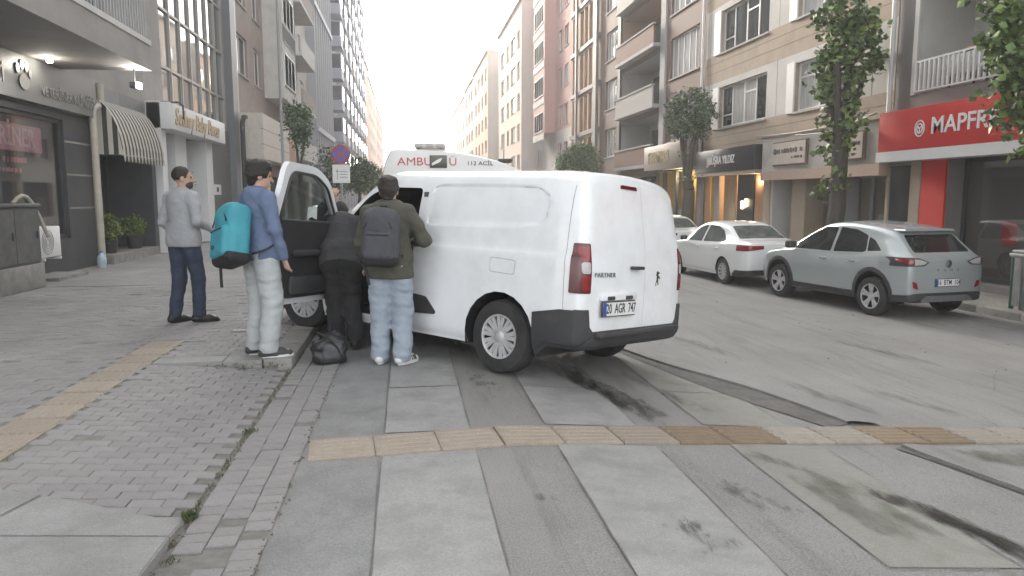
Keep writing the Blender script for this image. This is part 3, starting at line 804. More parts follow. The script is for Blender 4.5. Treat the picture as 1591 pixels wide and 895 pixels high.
def arches(bm, spots, r, car, width=0.9):
    for x, z in spots:
        for F_, s in ((FL, 1), (FR, -1)):
            fs = cut(bm, circ(x, z, r), 'y', lambda c, n, s=s: n.y * s > -0.3 and c.y * s > 0.45)
            bmesh.ops.delete(bm, geom=fs, context='FACES')
            a = MB(); n = 22
            # liner: half barrel
            for k in range(n):
                a0, a1 = 2 * math.pi * k / n, 2 * math.pi * (k + 1) / n
                p = [(x + r * math.cos(t) * 1.005, z + r * math.sin(t) * 1.005) for t in (a0, a1)]
                if (p[0][1] + p[1][1]) / 2 < 0.27: continue
                a.quad((p[0][0], s * (width - .012), p[0][1]), (p[1][0], s * (width - .012), p[1][1]), (p[1][0], s * .5, p[1][1]), (p[0][0], s * .5, p[0][1]))
            a.poly([(px, s * .5, max(pz, .27)) for px, pz in circ(x, z, r * 1.01)])
            a.build('wheel_arch_liner', ARCH, car, fix=False)
def plate(car, loc, rot, txt, w=.52, h=.115, sx=.78):
    p = MB().box(-w / 2 - .012, w / 2 + .012, 0.0, .012, -h / 2 - .01, h / 2 + .01, .004).build('plate_frame', PLASTIC, car)
    p.location = loc; p.rotation_euler = rot
    q = MB().box(-w / 2, w / 2, -.004, .004, -h / 2, h / 2).build('number_plate', PLATE, p)
    MB().box(-w / 2, -w / 2 + .045, -.0055, .003, -h / 2 + .001, h / 2 - .001).build('country_band', PLATEB, p)
    if txt: text('lettering', txt, h * 1.02, INK, p, (.026, -.0052, 0.0), (R(90), 0, 0), .0008, 'CENTER', sx, .0012)
    return p

# ---------------- white panel van
VAN_M = Matrix.Translation((1.4144, 6.9815, -0.058)) @ Matrix.Rotation(2.30806, 4, 'Z') @ Matrix.Rotation(-0.01396, 4, 'Y') @ Matrix.Rotation(0.07854, 4, 'X') @ Matrix.Scale(0.985, 4)
van = thing('panel_van', 'white panel van parked askew with its front door open beside the people', 'van')
van.matrix_world = VAN_M
def van_prof(x):
    P = [(0, .22), (.78, .22), (.885, .26), (.922, .40), (.926, .72), (.921, 1.06), (.900, 1.14), (.862, 1.42), (.812, 1.62), (.735, 1.735), (.48, 1.79), (0, 1.808)]
    k = float(pchip([-1, 1.70, 1.95, 2.35, 2.80, 3.35, 3.70, 4.0], [1.09, 1.09, .93, .53, .14, -.02, -.25, -.32], [x])[0])
    wf = float(pchip([-1, -.82, -.55, 2.7, 3.3, 3.6, 3.8], [.965, .97, 1, 1, .985, .92, .82], [x])[0])
    tb = float(pchip([-1, -.82, -.4, 4], [-.045, -.03, 0, 0], [x])[0])
    out = []
    for y, z in P:
        zz = z
        if z > 1.05: zz = 1.05 + (z - 1.05) * k + tb * (z - 1.05) / .76
        elif x > 3.2: zz = z - (z > .6) * (x - 3.2) * .15
        if z < .3: zz += .11 * smoothstep(-.38, -.55, x)
        yy = y * wf
        if z > 1.2 and x > 2.6: yy *= 0.97
        out.append((yy, zz))
    return out
xs = list(np.linspace(-.80, -.5, 6)) + list(np.linspace(-.4, 1.6, 17)) + list(np.linspace(1.7, 3.76, 24))
vbm = loft(xs, van_prof, 0.075, 0.06, 0.85)
for v in vbm.verts:      # rear end leans forward towards the roof
    if v.co.x < .1:
        v.co.x += 0.11 * smoothstep(.9, 1.85, v.co.z) * smoothstep(.1, -.8, v.co.x)
# pressed panels in the side
for s, F_ in ((1, FL), (-1, FR)):
    for outer, inner, d in (([(1.06, 1.285), (-.44, 1.34), (-.49, 1.59), (-.33, 1.70), (1.02, 1.705)], .028, .016),):
        po = roundpoly(outer, [.06, .12, .12, .14, .06], 4)
        cx, cz = sum(p[0] for p in po) / len(po), sum(p[1] for p in po) / len(po)
        pi_ = roundpoly([(1.03, 1.31), (-.41, 1.365), (-.455, 1.58), (-.315, 1.675), (.99, 1.68)], [.05, .1, .1, .12, .05], 4)
        cut(vbm, po, 'y', F_); fi = cut(vbm, pi_, 'y', F_)
        for v in {v for f in fi for v in f.verts}: v.co.y -= s * d
arches(vbm, [(0, .335), (2.975, .335)], .405, van, .925)
# lamps at the rear corners
def corner_lamp(bm, name, zs, xr, yr, mat, car, s, d=.008):
    y0, y1 = (yr if s > 0 else (-yr[1], -yr[0]))
    fs = cut2(bm, (roundpoly([(xr[0], zs[0]), (xr[1], zs[0]), (xr[1], zs[1]), (xr[0], zs[1])], .012, 2), 'y', lambda c, n: n.y * s > .25 and abs(c.y) > .74),
              (roundpoly([(y0, zs[0]), (y1, zs[0]), (y1, zs[1]), (y0, zs[1])], .012, 2), 'x', FB))
    return patch(bm, fs, d, name, mat, car)
for s in (1, -1):
    yr = (.775, .95)
    lamp = corner_lamp(vbm, 'tail_lamp', (.80, 1.215), (-.95, -.735), (yr[0], yr[1]), REDD, van, s)
    for nm, zr, mt in (('reversing_lens', (.965, 1.06), CLEARL), ('indicator_lens', (1.06, 1.19), REDL), ('brake_lens', (.825, .95), REDL)):
        y0, y1 = ((.79, .875) if s > 0 else (-.875, -.79))
        f2 = cut(vbm, roundpoly([(y0, zr[0]), (y1, zr[0]), (y1, zr[1]), (y0, zr[1])], .02, 3), 'x', FB)
        f2 = [f for f in f2 if f.is_valid]
        o = patch(vbm, f2, .012, nm, mt, van); o.parent = lamp
# rear bumper in black plastic
bp1 = ([(-1.0, .2), (-.405, .2), (-.395, .605), (-.66, .655), (-.72, .655), (-1.0, .67)], 'y', lambda c, n: abs(n.y) > .25)
bp2 = ([(-.95, .15), (.95, .15), (.95, .665), (.80, .665), (.775, .52), (.73, .475), (-.73, .475), (-.775, .52), (-.80, .665), (-.95, .665)], 'x', FB)
bumper = patch(vbm, cut2(vbm, bp1, bp2), .022, 'rear_bumper', PLASTIC, van, skirt=.03)
MB().box(-.955, -.80, -.70, .70, .425, .468, .012).build('bumper_step', PLASTIC, bumper, smooth=40)
SEAM = M('panel_gap', (0.38, 0.38, 0.39), 0.8, var=0)
# side rubbing strip and sill
for s, F_ in ((1, FL), (-1, FR)):
    fs = cut(vbm, roundpoly([(1.12, .43), (.80, .445), (.79, .47), (.93, .605), (1.12, .62)], .03, 3), 'y', F_)
    patch(vbm, fs, .012, 'rubbing_strip', PLASTIC, van)
    fs = cut(vbm, roundpoly([(.135, 1.045), (-.165, 1.03), (-.155, .90), (.135, .91)], .03, 3), 'y', F_)
    if s > 0:
        o = patch(vbm, fs, .0012, 'fuel_flap', SEAM, van, skirt=0)
        fs = cut(vbm, roundpoly([(.129, 1.039), (-.159, 1.024), (-.149, .906), (.129, .916)], .028, 3), 'y', F_); q = patch(vbm, fs, .0026, 'flap_panel', VANW, van, skirt=0); q.parent = o
# cab glass and the driver's door opening
DOORP = roundpoly([(1.15, .33), (1.15, 1.66), (1.72, 1.665), (2.0, 1.56), (2.42, 1.15), (2.42, .36), (2.36, .33)], [.05, .06, .1, .1, .05, .05, .05], 3)
fs = cut(vbm, DOORP, 'y', FL); bmesh.ops.delete(vbm, geom=fs, context='FACES')
win = roundpoly([(1.25, 1.10), (1.25, 1.56), (1.70, 1.57), (1.95, 1.47), (2.34, 1.13), (2.34, 1.09)], .05, 3)
fs = cut(vbm, win, 'y', FR); patch(vbm, fs, -.004, 'passenger_window', GLASS, van, remove=True)
fs = cut(vbm, [(1.84, -.64), (1.84, .64), (2.70, .78), (2.70, -.78)], 'z', lambda c, n: n.z > .2 and c.z > 1.08); patch(vbm, fs, -.004, 'windscreen', GLASSG, van, remove=True)
fs = cut(vbm, roundpoly([(-.035, 1.715), (.245, 1.715), (.235, 1.748), (-.025, 1.748)], .01, 2), 'x', lambda c, n: n.x < -.1); patch(vbm, fs, .010, 'high_brake_lamp', REDD, van)
# rear door seams
for y0, y1, z0, z1 in ((-.108, -.103, .48, 1.76),):
    fs = cut(vbm, [(y0, z0), (y1, z0), (y1, z1), (y0, z1)], 'x', FB); patch(vbm, fs, .0006, 'door_gap', SEAM, van, skirt=0)
fs = cut(vbm, [(-.695, .63), (-.688, .63), (-.655, 1.70), (-.662, 1.70)], 'y', FL); patch(vbm, fs, .0006, 'door_gap', SEAM, van, skirt=0)
fs = cut(vbm, [(1.155, .30), (1.161, .30), (1.161, 1.62), (1.155, 1.62)], 'y', FL); patch(vbm, fs, .0006, 'door_gap', SEAM, van, skirt=0)
# rear plate recess, handle, badges
x_r = -.895
pl = plate(van, (-.905, .36, .665), (R(-2), 0, R(-90)), '20  AGR  747', .52, .115, .74)
rec = MB().box(-.90, -.86, .06, .64, .735, .80, .012).build('plate_light_housing', VANW, van, smooth=40)
for y in (.20, .50): MB().box(-.912, -.88, y - .055, y + .055, .742, .775, .008).build('plate_lamp', PLASTIC, rec, smooth=40)
MB().box(-.925, -.87, -.01, .17, 1.005, 1.035, .012).build('door_handle', PLASTIC, van, smooth=40)
text('lettering', 'PARTNER', .058, M('badge_grey', (0.22, 0.22, 0.23), .35, metal=.5, var=0), van, (-.878, .745, .955), (R(90), 0, R(-90)), .002, 'LEFT', 1.25, .0, 0, 1.1)
text('lettering', 'PEUGEOT', .024, INK, van, (-.868, -.30, .83), (R(90), 0, R(-90)), .002, 'LEFT', 1.2)
em = MB()   # rampant-lion emblem as a flat outline
lionp = [(.00, .00), (.018, .004), (.016, .03), (.03, .045), (.045, .01), (.06, .012), (.052, .05), (.045, .075), (.062, .085), (.078, .07), (.085, .08), (.07, .10), (.05, .105), (.045, .125), (.07, .13), (.066, .145), (.045, .145), (.03, .155), (.012, .145), (.016, .128), (.004, .12), (.01, .105), (.02, .10), (.012, .06), (.002, .03)]
em.prism([(-.31 - a, .85 + b * .9) for a, b in lionp], -.875, -.866, 'x').build('emblem', PLASTIC, van)
body = bm_obj(vbm, 'body', VANW, van)
# cabin
MB().box(1.06, 1.12, -.84, .84, .30, 1.62).build('bulkhead', PLASTICG, van)
MB().box(1.06, 2.7, -.84, .80, .30, .36).build('cabin_floor', TRIM, van)
MB().box(2.28, 2.62, -.84, .84, .36, .95, .05).box(2.2, 2.5, -.84, .84, .93, 1.06, .04).build('dashboard', TRIM, van, smooth=40)
MB().box(1.1, 2.9, -.9, -.86, .33, 1.05).build('cabin_lining', TRIM, van)
MB().box(1.1, 1.9, -.70, .70, 1.76, 1.78).build('headlining', PLASTICG, van)
for y in (.42, -.42):
    st = MB().box(1.30, 1.80, y - .25, y + .25, .36, .68, .06).build('seat', TRIM, van, smooth=40)
    MB().box(1.16, 1.32, y - .25, y + .25, .62, 1.25, .06).build('backrest', TRIM, st, smooth=40)
    MB().box(1.17, 1.28, y - .14, y + .14, 1.30, 1.50, .045).build('headrest', TRIM, st, smooth=40)
sw = MB(); sw.tube([(2.14 + .06 * math.sin(t) * .5, .42 + .18 * math.cos(t), .98 + .18 * math.sin(t)) for t in np.linspace(0, 2 * math.pi, 25)], .016, 8, False); sw.tube([(2.14, .42, .98), (2.30, .42, .90)], .03, 8)
sw.build('steering_wheel', TRIM, van, smooth=40)
# open driver's door
door = MB()
outl = roundpoly([(0, .38), (0, 1.10), (.42, 1.49), (.72, 1.605), (1.22, 1.61), (1.25, 1.55), (1.25, .40), (1.18, .34), (.06, .34)], [.03, .06, .12, .12, .07, .05, .05, .06, .03], 4)
winp = roundpoly([(.10, 1.10), (.46, 1.43), (.72, 1.525), (1.15, 1.53), (1.17, 1.10)], [.04, .08, .10, .08, .05], 4)
def ring_prism(mb, outer, inner, y0, y1):
    """plate with a hole: both loops resampled to equal counts by angle"""
    cx, cz = sum(p[0] for p in inner) / len(inner), sum(p[1] for p in inner) / len(inner)
    def hit(poly, a):
        d = (math.cos(a), math.sin(a)); best = None
        for i in range(len(poly)):
            p, q = poly[i], poly[(i + 1) % len(poly)]
            ex, ez = q[0] - p[0], q[1] - p[1]; den = d[0] * ez - d[1] * ex
            if abs(den) < 1e-9: continue
            t = ((p[0] - cx) * ez - (p[1] - cz) * ex) / den; u = ((p[0] - cx) * d[1] - (p[1] - cz) * d[0]) / den
            if t > 0 and -1e-6 <= u <= 1 + 1e-6 and (best is None or t > best): best = t
        return (cx + d[0] * best, cz + d[1] * best)
    angs = sorted({math.atan2(p[1] - cz, p[0] - cx) for p in outer + inner}); n = len(angs)
    O = [hit(outer, a) for a in angs]; I = [hit(inner, a) for a in angs]
    for y in (y0, y1):
        for i in range(n):
            j = (i + 1) % n; mb.quad((O[i][0], y, O[i][1]), (O[j][0], y, O[j][1]), (I[j][0], y, I[j][1]), (I[i][0], y, I[i][1]))
    for loop in (O, I):
        for i in range(n):
            j = (i + 1) % n; mb.quad((loop[i][0], y0, loop[i][1]), (loop[j][0], y0, loop[j][1]), (loop[j][0], y1, loop[j][1]), (loop[i][0], y1, loop[i][1]))
def U(poly): return [(-a, b) for a, b in poly]
dmb = MB(); ring_prism(dmb, U(outl), U(winp), 0, -.055)
# tumblehome: lean the window frame inwards
dmb.v = [(x, y - max(0, z - 1.1) * .22 - .02 * max(0, (z - .7)), z) for x, y, z in dmb.v]
dob = dmb.build('door', VANW, van, smooth=35)
dob.location = (2.40, .925, .09); dob.rotation_euler = (0, 0, R(-65)); dob.scale = (1.04, 1, 1.06)
tp = roundpoly([(.07, .44), (.07, 1.04), (.14, 1.09), (1.16, 1.09), (1.18, 1.02), (1.18, .46), (1.10, .40), (.16, .40)], .05, 4)
MB().prism(U(tp), -.056, -.098, 'y').build('door_trim', TRIM, dob, smooth=35)
MB().box(-1.0, -.25, -.15, -.098, .78, .84, .02).box(-1.05, -.2, -.145, -.098, .43, .60, .03).build('armrest', PLASTIC, dob, smooth=40)
gm = MB().prism(U(winp), -.026, -.030, 'y'); gm.v = [(x, y - max(0, z - 1.1) * .22 - .02 * max(0, (z - .7)), z) for x, y, z in gm.v]
DGL = M('door_window_glass', (0.5, 0.55, 0.53), 0.03, var=0, trans=1.0, spec=0.5)
gm.build('window_pane', DGL, dob)
sl = MB(); fr = U(winp); fr = fr + fr[:1]
sl.tube([(a, -.062 - max(0, b - 1.1) * .22 - .02 * max(0, b - .7), b) for a, b in fr], .014, 6, False); sl.build('window_seal', PLASTIC, dob, smooth=40)
mr_ = MB().box(-.26, -.06, .06, .20, 1.05, 1.27, .05).build('wing_mirror', VANW, dob, smooth=40)
MB().box(-.268, -.262, .075, .185, 1.07, 1.25).build('mirror_glass', CHROME, mr_)
MB().box(-.20, -.10, -.01, .10, 1.08, 1.14, .02).build('mirror_arm', PLASTIC, mr_, smooth=40)
MB().box(-1.10, -.95, .0, .045, .98, 1.02, .012).build('door_handle', PLASTIC, dob, smooth=40)
vw = wheel_meshes(.335, .205, .205, 'cover')
add_wheels(van, vw, [(0, .80, .333, 0), (0, -.80, .333, 0), (2.975, .80, .36, .25), (2.975, -.80, .40, .25)])
# ---------------- passenger cars
def car_body(keys):
    def prof(x):
        g_ = lambda k: float(pchip([p[0] for p in keys[k]], [p[1] for p in keys[k]], [x])[0])
        w, zb, be, zr, wr = g_('w'), g_('bot'), g_('belt'), g_('roof'), g_('wr')
        zr = max(zr, be + .02)
        hgt = zr - be; wb_ = w * .955
        P = [(0, zb), (w * .86, zb), (w * .955, zb + .06), (w * .985, zb + .16), (w * 1.0, .60 * be + .4 * zb), (w * .99, be - .13), (w * .975, be - .035), (wb_, be + min(.01, hgt * .1))]
        for t in (.33, .66, .88): P.append((wb_ + (wr - wb_) * (t ** 1.15), be + hgt * t))
        P += [(wr * .86, be + hgt * .965), (wr * .45, be + hgt * .995), (0, zr)]
        return P
    return prof
def make_suv():
    c = thing('suv_car', 'silver grey-green crossover car parked by the kerb, nearest of the parked cars', 'car', group='cars parked along the kerb')
    K = dict(w=[(-.72, .80), (-.5, .855), (-.1, .90), (.6, .885), (1.6, .885), (2.5, .90), (3.0, .87), (3.3, .77), (3.42, .66)],
             bot=[(-.72, .30), (0, .24), (2.6, .24), (3.4, .28)],
             belt=[(-.72, .985), (-.2, 1.01), (.6, .965), (1.6, .94), (2.45, .93), (3.0, .86), (3.42, .66)],
             roof=[(-.72, 1.01), (-.66, 1.05), (-.45, 1.22), (-.26, 1.375), (-.12, 1.43), (.35, 1.505), (.9, 1.535), (1.4, 1.50), (1.8, 1.35), (2.5, 1.01), (3.0, .92), (3.3, .78), (3.42, .68)],
             wr=[(-.72, .66), (-.3, .60), (.5, .625), (1.4, .63), (2.0, .66), (2.5, .72), (3.0, .70), (3.42, .5)])
    bm = loft(list(np.linspace(-.70, -.1, 16)) + list(np.linspace(0, 3.38, 42)), car_body(K), .06, .06, .68, 3)
    arches(bm, [(0, .345), (2.588, .345)], .40, c, .89)
    for s, F_ in ((1, FL), (-1, FR)):
        for x in (0, 2.588):
            fs = cut(bm, circ(x, .345, .465), 'y', lambda q, n, s=s: n.y * s > .1); patch(bm, fs, .010, 'arch_cladding', PLASTIC, c)
        fs = cut(bm, [(.38, .20), (2.2, .20), (2.2, .36), (.38, .37)], 'y', F_); patch(bm, fs, .010, 'sill_cladding', PLASTIC, c)
        for nm, p in (('front_window', [(1.13, 1.00), (1.10, 1.42), (1.45, 1.415), (1.72, 1.32), (2.27, 1.03), (2.27, .99)]), ('rear_window', [(.22, 1.055), (.30, 1.31), (.62, 1.40), (1.03, 1.425), (1.06, 1.00), (.30, 1.03)]), ('quarter_window', [(-.14, 1.08), (.19, 1.055), (.26, 1.29), (.10, 1.24)])):
            fs = cut(bm, roundpoly(p, .035, 3), 'y', F_); patch(bm, fs, -.005, nm, GLASS, c, remove=True)
        for a, b2 in ((1.09, 2.22), (.36, 1.075)):
            pd = [(a, .40), (a, .985), (b2, .985 if a < 1 else .975), (b2, .42)] if a > 1 else [(.45, .55), (.30, .80), (.24, 1.02), (1.075, .985), (1.075, .40), (.50, .40)]
            fs = cut(bm, roundpoly(pd, .03, 2), 'y', F_)
            dr = patch(bm, fs, .0, 'door', SILV, c, remove=True, skirt=.02)
            hx = a + .08 if a > 1 else .42
            hb = MB().box(hx, hx + .19, s * .868, s * .905, .855, .885, .01).build('handle', CHROME, dr, smooth=40)
        MB().box(2.08, 2.26, s * .84 - .0, s * 1.03, .99, 1.13, .04).build('wing_mirror', PLASTIC, c, smooth=40)
        # lamps
        lampp = [(-.90, .90), (-.42, .955), (-.30, 1.0), (-.50, 1.015), (-.90, 1.03)]
        f1 = ([(-.90, .87), (-.40, .93), (-.28, 1.0), (-.55, 1.0), (-.90, 1.0)], 'y', F_)
        yy = [(.40, .93), (.50, .875), (.95, .86), (.95, 1.0), (.60, .995)]
        f2 = (yy if s > 0 else mirror_poly(yy), 'x', FB)
        lamp = patch(bm, cut2(bm, f1, f2), .008, 'tail_lamp', PLASTIC, c)
        yy = [(.45, .93), (.52, .892), (.70, .885), (.70, .98), (.60, .975)]
        fs = [f for f in cut(bm, yy if s > 0 else mirror_poly(yy), 'x', FB) if f.is_valid]; o = patch(bm, fs, .012, 'reversing_lens', CLEARL, c); o.parent = lamp
        fs = [f for f in cut(bm, [(-.78, .895), (-.50, .935), (-.46, .98), (-.78, .975)], 'y', F_) if f.is_valid]; o = patch(bm, fs, .012, 'red_lens', REDL, c); o.parent = lamp
        yy = roundpoly([(.60, .50), (.70, .53), (.72, .63), (.64, .61)], .01, 2)
        fs = cut(bm, yy if s > 0 else mirror_poly(yy), 'x', FB); patch(bm, fs, .008, 'reflector', REDL, c)
    fs = cut(bm, roundpoly([(-.60, 1.075), (.60, 1.075), (.53, 1.345), (-.53, 1.345)], .05, 4), 'x', lambda q, n: n.x < -.15 and q.z > 1.0); patch(bm, fs, -.004, 'rear_screen', GLASS, c, remove=True)
    f1 = ([(-1, .2), (1, .2), (1, .37), (.66, .44), (-.66, .44), (-1, .37)], 'x', FB); f2 = ([(-1, .2), (-.39, .2), (-.41, .37), (-1, .38)], 'y', lambda q, n: abs(n.y) > .2)
    bmp = patch(bm, cut2(bm, f1, f2), .014, 'rear_bumper', PLASTIC, c)
    MB().prism(roundpoly([(-.56, .30), (.56, .30), (.44, .395), (-.44, .395)], .04, 3), -.80, -.74, 'x').build('diffuser', PLASTICG, bmp, smooth=40)
    MB().prism(roundpoly([(-.55, 1.40), (.55, 1.40), (.52, 1.435), (-.52, 1.435)], .012, 2), -.34, -.05, 'x').build('roof_spoiler', SILV, c, smooth=40)
    bm_obj(bm, 'body', SILV, c)
    plate(c, (-.772, 0, .60), (R(-3), 0, R(-90)), '16  BTM  104', .50, .11, .80)
    for k, ch_ in enumerate('PUMA'): text('lettering', ch_, .05, CHROME, c, (-.768, .21 - .14 * k, .80), (R(90), 0, R(-90)), .002, 'CENTER', 1.3)
    MB().lathe([(.0, -.006), (.062, -.004), (.062, .004), (0, .006)], 20, 'x').build('emblem', CHROME, c, smooth=40).location = (-.772, 0, .90)
    kids(c)[-1].scale = (1, 1, .55)
    MB().prism([(.02, 0), (.16, 0), (.05, .055), (.02, .05)], -.022, .022, 'y').build('roof_aerial', SILV, c, smooth=30).location = (.02, 0, 1.46)
    add_wheels(c, wheel_meshes(.345, .215, .225, 'puma'), [(0, .785, .345, 0), (0, -.785, .345, 0), (2.588, .785, .345, 0), (2.588, -.785, .345, 0)])
    c.scale = (1, 1, 1.07)
    for q in kids(c):
        if q.name.startswith('wheel') and q.data and q.data.name.startswith('wheel') and 'liner' not in q.name:
            q.rotation_euler.y = 0; q.scale = (1, 1, 1 / 1.07); q.location.z = .345 / 1.07
    return c
suv = make_suv()
def place_car(c, rlx, rly, head, z, track=.86):
    """put the rear left tyre contact at (rlx, rly)"""
    a = R(head); c.location = (rlx + track * math.sin(a), rly - track * math.cos(a), z); c.rotation_euler = (0, 0, a)
place_car(suv, 8.13, 12.00, 98.5, zroad(9))
def make_sedan():
    c = thing('sedan_car', 'white saloon car parked just ahead of the silver car', 'car', group='cars parked along the kerb')
    K = dict(w=[(-.94, .74), (-.75, .82), (-.1, .885), (.6, .875), (1.6, .88), (2.6, .885), (3.1, .84), (3.4, .72), (3.5, .62)],
             bot=[(-.94, .30), (0, .20), (2.6, .20), (3.5, .26)],
             belt=[(-.94, .98), (-.5, 1.00), (.3, .955), (1.6, .915), (2.5, .90), (3.0, .82), (3.5, .62)],
             roof=[(-.94, 1.035), (-.7, 1.07), (-.5, 1.085), (-.38, 1.10), (.35, 1.42), (.8, 1.478), (1.2, 1.485), (1.55, 1.43), (2.35, 1.02), (2.5, .97), (3.1, .86), (3.4, .74), (3.5, .64)],
             wr=[(-.94, .62), (-.5, .62), (-.1, .56), (.5, .575), (1.4, .59), (2.4, .68), (3.0, .66), (3.5, .5)])
    bm = loft(list(np.linspace(-.92, -.2, 14)) + list(np.linspace(-.1, 3.45, 40)), car_body(K), .06, .06, .66, 3)
    arches(bm, [(0, .315), (2.637, .315)], .365, c, .87)
    for s, F_ in ((1, FL), (-1, FR)):
        for nm, p in (('front_window', [(1.22, .97), (1.17, 1.385), (1.45, 1.37), (2.16, .99), (2.16, .955)]), ('rear_window', [(.02, 1.06), (.34, 1.28), (.66, 1.375), (1.10, 1.39), (1.14, .975), (.30, 1.0), (.08, 1.02)])):
            fs = cut(bm, roundpoly(p, .03, 3), 'y', F_); patch(bm, fs, -.005, nm, GLASSG, c, remove=True)
        for pd, hx in (([(1.18, .32), (1.18, .945), (2.12, .925), (2.2, .80), (2.2, .32)], 1.27), ([(.36, .50), (.20, .80), (.16, .985), (1.165, .945), (1.165, .32), (.42, .32)], .28)):
            fs = cut(bm, roundpoly(pd, .03, 2), 'y', F_); dr = patch(bm, fs, .0, 'door', CARW, c, remove=True, skirt=.02)
            MB().box(hx, hx + .18, s * .855, s * .89, .835, .865, .01).build('handle', CARW, dr, smooth=40)
        MB().box(2.0, 2.17, s * .84 - .0, s * 1.0, .96, 1.08, .04).build('wing_mirror', PLASTIC, c, smooth=40)
        f1 = ([(-1.1, .86), (-.62, .90), (-.58, .94), (-1.1, .985)], 'y', F_)
        yy = [(.36, .90), (.95, .83), (.95, .985), (.36, .975)]
        f2 = (yy if s > 0 else mirror_poly(yy), 'x', FB)
        lamp = patch(bm, cut2(bm, f1, f2), .008, 'tail_lamp', REDL, c)
    fs = cut(bm, roundpoly([(-.335, -.60), (.26, -.50), (.26, .50), (-.335, .60)], .05, 3), 'z', lambda q, n: n.z > .2 and q.z > 1.08); patch(bm, fs, -.004, 'rear_screen', GLASSG, c, remove=True)
    f1 = ([(-1, .2), (1, .2), (1, .38), (.6, .42), (-.6, .42), (-1, .38)], 'x', FB); f2 = ([(-1.1, .2), (-.36, .2), (-.5, .36), (-1.1, .36)], 'y', lambda q, n: abs(n.y) > .2)
    patch(bm, cut2(bm, f1, f2), .012, 'rear_bumper', PLASTIC, c)
    bm_obj(bm, 'body', CARW, c)
    plate(c, (-.995, 0, .74), (R(-3), 0, R(-90)), '', .50, .11, .80)
    MB().tube([(-.30, 0, 1.42), (-.42, 0, 1.60)], .006, 6).build('roof_aerial', PLASTIC, c).location = (.75, 0, .04)
    add_wheels(c, wheel_meshes(.315, .20, .205, 'multi'), [(0, .77, .315, 0), (0, -.77, .315, 0), (2.637, .77, .315, 0), (2.637, -.77, .315, 0)])
    return c
sedan = make_sedan()
place_car(sedan, 7.52, 16.85, 93.5, zroad(8.5), .83)
sedan2 = copy_tree(sedan); sedan2['label'] = 'white car parked farthest ahead, half hidden behind the van'
place_car(sedan2, 7.75, 22.9, 92, zroad(8.5), .83)

# ---------------- ambulance beyond the van
amb = thing('ambulance', 'white high-roofed ambulance standing behind the van, only its roof showing', 'ambulance', (-.62, 17.9, -0.02), R(-3))
AMBW = M('ambulance_white', (0.80, 0.80, 0.79), 0.35, var=0.02, coat=0.3)
prof = roundpoly([(0, .35), (5.7, .35), (5.75, .95), (4.7, 1.2), (4.0, 1.85), (3.05, 2.38), (1.9, 2.66), (.25, 2.72), (.06, 2.3)], [.05, .1, .15, .2, .3, .5, .6, .15, .2], 5)
ab = bmesh.new()
rows = []
for y, ins in ((0, .10), (.03, .03), (.10, 0), (1.9, 0), (1.97, .03), (2.0, .10)):
    cx, cz = 2.8, 1.4
    rows.append([ab.verts.new((cx + (x - cx) * (1 - ins / 2.8), y + (0.10 * max(0, z - 1.2) if y < 1 else -0.10 * max(0, z - 1.2)), cz + (z - cz) * (1 - ins / 1.4))) for x, z in prof])
for a, b2 in zip(rows[:-1], rows[1:]):
    for k in range(len(a)): ab.faces.new((a[k], a[(k + 1) % len(a)], b2[(k + 1) % len(a)], b2[k]))
ab.faces.new(rows[0]); ab.faces.new(rows[-1][::-1]); bmesh.ops.recalc_face_normals(ab, faces=ab.faces)
bm_obj(ab, 'body', AMBW, amb)
AX_ = math.atan(.10)
REDT = M('red_lettering', (0.55, 0.10, 0.10), 0.5, var=0)
text('lettering', 'AMBU', .27, REDT, amb, (.40, .118, 2.40), (R(90) - AX_, 0, 0), .004, 'LEFT', 1.15)
text('lettering', 'Ü', .27, REDT, amb, (1.62, .118, 2.40), (R(90) - AX_, 0, 0), .004, 'LEFT', 1.05)
text('lettering', '112 ACİL', .13, INK, amb, (2.05, .112, 2.37), (R(90) - AX_, 0, 0), .004, 'LEFT', 1.2)
sw_ = MB().box(1.17, 1.58, .085, .13, 2.26, 2.56, .01).build('side_window', M('olive_pane', (0.11, 0.11, 0.085), .3, var=.1), amb, smooth=40)
MB().prism(roundpoly([(1.22, 2.31), (1.42, 2.40), (1.47, 2.49), (1.38, 2.47), (1.22, 2.37)], .02, 3), .07, .084, 'y').build('pane_mark', M('white_mark', (.8, .8, .8), .5, var=0), sw_)
lb = MB().box(.8, 1.55, .35, 1.65, 2.74, 2.86, .04).box(.95, 1.4, .45, 1.55, 2.68, 2.76).build('light_bar', M('amber_white_lamp', (0.62, 0.58, 0.52), .3, var=.05), amb, smooth=40)
for k in range(3): MB().box(.83 + .25 * k, 1.0 + .25 * k, .335, .36, 2.755, 2.845, .008).build('lamp_lens', CLEARL, lb, smooth=40)
MB().tube([(3.0, .9, 2.2), (3.0, .9, 2.75)], .012, 6).build('aerial', PLASTIC, amb)
MB().box(2.85, 3.2, .75, 1.05, 2.42, 2.52, .03).build('roof_siren', PLASTIC, amb, smooth=40)
MB().box(3.6, 4.3, .012, .05, 1.05, 1.6, .02).build('cab_window', GLASS, amb, smooth=40)
MB().box(.0, 5.72, -.012, .0, .95, 1.1).build('red_band', REDT, amb)
ambw = wheel_meshes(.35, .22, .21, 'multi')
for (x, y) in ((1.1, 1.85), (1.1, .15), (4.75, 1.85), (4.75, .15)):
    w = mk('wheel', ambw[0], amb, (x, y, .35), (0, 0, 0 if y > 1 else math.pi)); mk('tyre', ambw[1], w); mk('rim', ambw[2], w)
